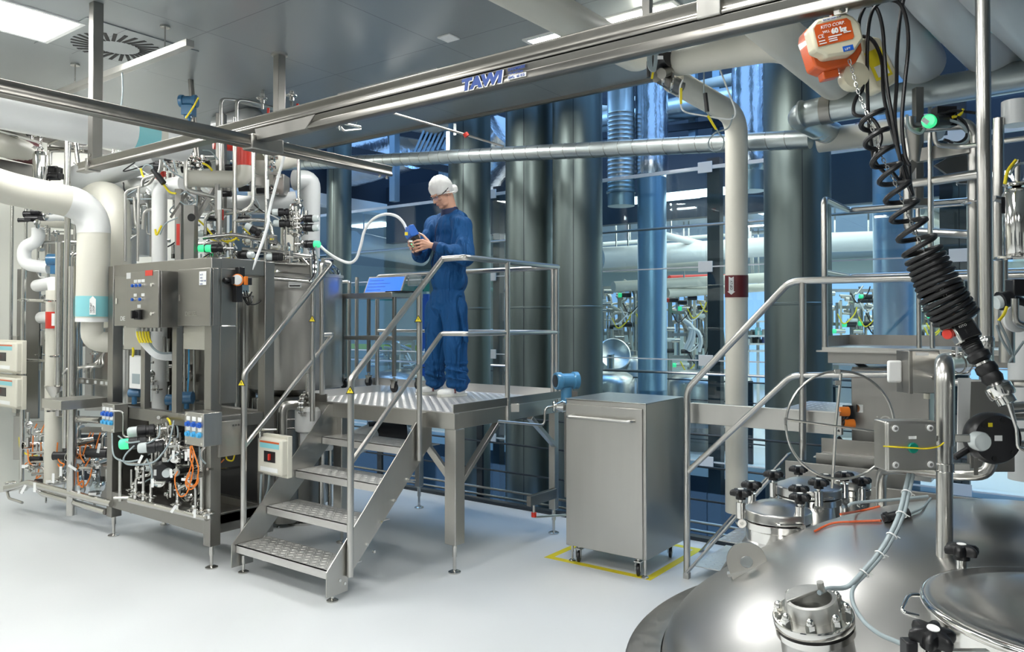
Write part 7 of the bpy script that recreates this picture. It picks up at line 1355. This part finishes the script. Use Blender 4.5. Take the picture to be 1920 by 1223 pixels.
hand(wrR, J(778, 462, 6.43), [(J(772, 455, 6.45), J(766, 453, 6.42), J(766.5, 457, 6.36)), (J(772, 460, 6.45), J(766, 459.5, 6.41), J(767.5, 462.5, 6.35)), (J(774, 465, 6.44), J(769, 466, 6.40), J(770.5, 468, 6.35)), (J(777, 470, 6.43), J(773.5, 472, 6.39), J(775, 474, 6.36))], [J(783, 458, 6.46), J(786, 448, 6.48), J(786, 440, 6.49)])
body = remesh('body', b, .0036, 'skin', pe, None, 3)
# face details
for s_ in (-1, 1):
    e_ = obj('eye', ell(G(), hp(.079, .030*s_, -.012), HF, HL, HU, .010, .012, .0075, 14), 'white', pe); obj('pupil', ell(G(), hp(.0875, .030*s_, -.014), HF, HL, HU, .003, .0045, .0045, 10), 'blackink', e_)
    obj('eyebrow', cap(G(), hp(.090, .015*s_, .010), hp(.078, .046*s_, .010), .0035, .0025, 8), 'hair', pe)
lipm = obj('lips', ell(G(), hp(.0930, 0, -.079), HF, HL, HU, .0035, .018, .0045, 14), 'lips', pe)
def shell(name, c, rf, rl, ru, cut, m, seg=56):
    g = ell(G(), c, HF, HL, HU, rf, rl, ru, seg); keep = []
    for f_ in g.f:
        q = sum((g.v[i] for i in f_), V((0, 0, 0)))/len(f_)-HC
        if q.dot(HU) > cut(q.dot(HF), q.dot(HL)): keep.append(f_)
    g.f = keep; return g
random.seed(2)
gh = shell('hair', hp(-.012, 0, .026), .096, .078, .100, lambda f_, l: (.055 if f_ > .03 else -.01+f_*.6 if f_ > -.04 else -.075), 'hair'); obj('hair', gh, 'hair', pe)
gn = shell('net', hp(-.016, 0, .034), .108, .090, .106, lambda f_, l: .012+(f_-.09)*.36-(.012 if abs(l) > .06 and f_ < -.02 else 0), 'net')
for i, v in enumerate(gn.v):
    q = v-HC; n_ = q.normalized(); v += n_*(.007*mnoise.noise(q*38)+.003*mnoise.noise(q*120))
net_ = obj('hairnet', gn, 'net', pe, smooth=80); so = net_.modifiers.new('s', 'SOLIDIFY'); so.thickness = .0015
gb = G(); ell(gb, hp(-.118, 0, -.035), HF, HL, HU, .040, .05, .038, 30)
for v in gb.v: q = v-HC; v += q.normalized()*.008*mnoise.noise(q*50)
obj('net_bun', gb, 'net', net_, smooth=80)
gm = []
for k in range(61):
    a_ = 2*PI*k/60; f_, l = .100*math.cos(a_)-.016, .0885*math.sin(a_); u_ = .012+(f_-.09)*.36; gm.append(hp(f_*.97, l*.97, u_+.003*math.sin(k*2.3)))
obj('net_hem', G().path(gm[:-1], .0055, 8, True), 'net', net_)
# glasses
gl_ = obj('safety_glasses', G().tube([hp(.0, .0815, -.004), hp(.06, .076, -.008), hp(.092, .058, -.008), hp(.106, .012, -.008), hp(.106, -.012, -.008), hp(.092, -.058, -.008), hp(.06, -.076, -.008)], .0022, .02, 8).tube([hp(-.03, .083, .012), hp(.02, .083, -.002), hp(.045, .080, -.006)], .0045, .01, 8), 'black', pe)
lens = G()
for s_ in (-1, 1):
    pts = [hp(.104-.0006*abs(a_)**1.0, s_*a_/1000, u_/1000) for a_, u_ in ((6, -6), (58, -6), (60, -22), (48, -34), (16, -34), (6, -20))]
    pts = [hp(.108-.26*(abs(a_)/1000)-1.2*(abs(a_)/1000)**2, s_*a_/1000, u_/1000) for a_, u_ in ((4, -7), (30, -5), (60, -8), (62, -22), (48, -33), (18, -33), (4, -18))]
    n0 = len(lens.v); lens.v += [V(p) for p in pts]; lens.f.append([n0+i for i in range(len(pts))])
obj('lenses', lens, 'specs', gl_)
# coverall
c_ = G()
ell(c_, ch1+Z_*.045, F, Lf, Z_, .145, .205, .15); ell(c_, ch1-Z_*.09, F, Lf, Z_, .150, .200, .17); ell(c_, wst+Z_*.02-F*.0, F, Lf, Z_, .150, .185, .19); ell(c_, wst-Z_*.10, F, Lf, Z_, .152, .185, .17); ell(c_, pel-Z_*.04, F, Lf, Z_, .150, .19, .16)
ell(c_, ch1+Z_*.13-F*.03, F, Lf, Z_, .10, .15, .085); cap(c_, shL-Z_*.005, shR-Z_*.005, .085, .085, 20); cap(c_, nk-Z_*.05, shL-Z_*.0, .07, .075, 20); cap(c_, nk-Z_*.05, shR, .07, .07, 20); cap(c_, shR-Z_*.02, ch1+Z_*.02, .10, .12, 20); cap(c_, nk-Z_*.05, nk+Z_*.005, .085, .066, 24)
for p0, p1, r0, r1 in ((shL-Lf*.01, elL, .080, .082), (elL, wrL+(elL-wrL)*.24, .082, .056), (shR, elR, .074, .076), (elR, wrR+(elR-wrR)*.3, .078, .050), (hipL, knL, .118, .102), (knL, anL+Z_*.03, .102, .088), (hipR, knR, .118, .100), (knR, anR+Z_*.03, .100, .086)): cap(c_, p0, p1, r0, r1, 24)
ell(c_, anL+Z_*.035-F*.01, F, Lf, Z_, .105, .088, .035); ell(c_, anR+Z_*.035-F*.01, F, Lf, Z_, .10, .088, .035)
# long soft folds added as shallow ridges
for p0, p1, r_ in ((J(856, 412, 6.40), J(846, 470, 6.36), .022), (J(862, 430, 6.37), J(852, 478, 6.33), .02), (J(880, 440, 6.40), J(884, 480, 6.38), .02), (J(850, 468, 6.26), J(868, 486, 6.24), .02), (J(835, 463, 6.24), J(846, 474, 6.23), .022),
                   (J(838, 690, 6.44), J(876, 700, 6.43), .016), (J(840, 706, 6.44), J(874, 714, 6.43), .015), (J(800, 700, 6.60), J(830, 706, 6.60), .016), (J(862, 560, 6.38), J(874, 640, 6.42), .018)):
    cap(c_, p0, p1, r_, r_*.7, 10)
def folds(p):
    q = V((p.x*5, p.y*5, p.z*2.2)); d_ = .015*mnoise.noise(q*1.6+V((3, 1, 7)))+.009*mnoise.noise(V((p.x*16, p.y*16, p.z*6)))
    if p.z < 1.42: d_ += .006*math.sin(p.z*95+mnoise.noise(p*9)*3)
    if abs(p.z-2.20) < .05: d_ -= .010*math.cos((p.z-2.20)/.05*PI/2)
    return d_
cov = remesh('coverall', c_, .0085, 'cloth', pe, folds, 5)
obj('collar', G().lathe(nk-Z_*.03+F*.005, (Z_*.97+F*.22).normalized(), [(.082, -.01), (.083, .01), (.074, .055), (.071, .062), (.062, .062), (.06, 0)], 36), 'collar', pe)
for w0, e0, r_ in ((wrL, elL, .036), (wrR, elR, .036)):
    ax_w = (e0-w0).normalized(); obj('cuff', G().lathe(w0-ax_w*.005, ax_w, [(.028, 0), (r_, .002), (r_+.003, .03), (r_+.012, .075), (.03, .078)], 26), 'collar', pe)
zp = [nk+F*.068-Z_*.0, ch1+F*.152+Z_*.05, ch1+F*.160-Z_*.06, wst+F*.158+Z_*.04, wst+F*.16-Z_*.1]; obj('zipper', G().cable([p+Lf*.0 for p in zp], .004, 6), 'collar', pe)
# shoes
def shoe(an_, lab=None):
    h = V((an_.x, an_.y, DZ))-F*.045; g = G()
    ell(g, h+F*.03+Z_*.045, F, Lf, Z_, .060, .040, .045); ell(g, h+F*.12+Z_*.036, F, Lf, Z_, .085, .045, .036); ell(g, h+F*.175+Z_*.034, F, Lf, Z_, .052, .046, .032); ell(g, h+F*.045+Z_*.06, F, Lf, Z_, .058, .042, .034)
    s_ = remesh('shoe', g, .005, 'shoe', pe, None, 4)
    sp_ = [(-.035, -.03), (.0, -.040), (.10, -.044), (.17, -.049), (.215, -.036), (.230, 0), (.215, .036), (.17, .049), (.10, .044), (0, .040), (-.035, .03), (-.042, 0)]
    obj('sole', G().prism(sp_, h, F, Lf, Z_, .022), 'sole', s_, .004); obj('heel', G().prism([(-.035, -.030), (.03, -.036), (.03, .036), (-.035, .030)], h, F, Lf, Z_, .026), 'sole', s_)
    obj('strap', G().tube([h+F*.085+Lf*.044+Z_*.03, h+F*.08+Lf*.03+Z_*.072, h+F*.08-Lf*.03+Z_*.072, h+F*.085-Lf*.044+Z_*.03], .008, .02, 10), 'maroon', s_)
shoe(anL); shoe(anR)
# the handheld tester
dv_ = thing('handheld_tester', 'blue handheld tester with yellow sticker held in both hands', 'tester', J(770, 470, 6.36))
dA = (CR*.46-Z_*.80+CF*.10).normalized(); dN = (-CR*.72-Z_*.42-CF*.40); dN = (dN-dA*dN.dot(dA)).normalized(); dS = dA.cross(dN).normalized()
o = J(769, 434, 6.36)
obj('head', G().prism([(-.045, .0), (.0, -.038), (.045, -.038), (.055, .0), (.055, .035), (-.035, .035)], o-dS*.062, dA, dN*-1, dS, .124), 'device', dv_, .006)
obj('handle_body', G().prism([(.04, -.012), (.17, -.010), (.185, .0), (.185, .030), (.04, .032)], o-dS*.040, dA, dN*-1, dS, .08), 'black', dv_, .005)
obj('blue_shell', G().prism([(.12, .024), (.20, .020), (.20, .04), (.12, .042)], o-dS*.05, dA, dN*-1, dS, .10), 'device', dv_, .004)
q = J(762, 438.5, 6.27); obj('sticker', G().box(q-CF*.004, (.026, .002, .026), (CR, CF, Z_)), 'yellow', dv_); obj('display', G().box(J(770, 452.5, 6.31), (.030, .004, .014), (CR, CF, Z_)), 'white', dv_); obj('green_lamp', G().bar(J(771, 457, 6.305), J(775, 463, 6.30), .008, .004, CF), 'green_glow', dv_)
obj('hose_nipple', G().cyl(J(762.5, 433, 6.37), J(762, 427, 6.39), .008, 14), 'device', dv_)
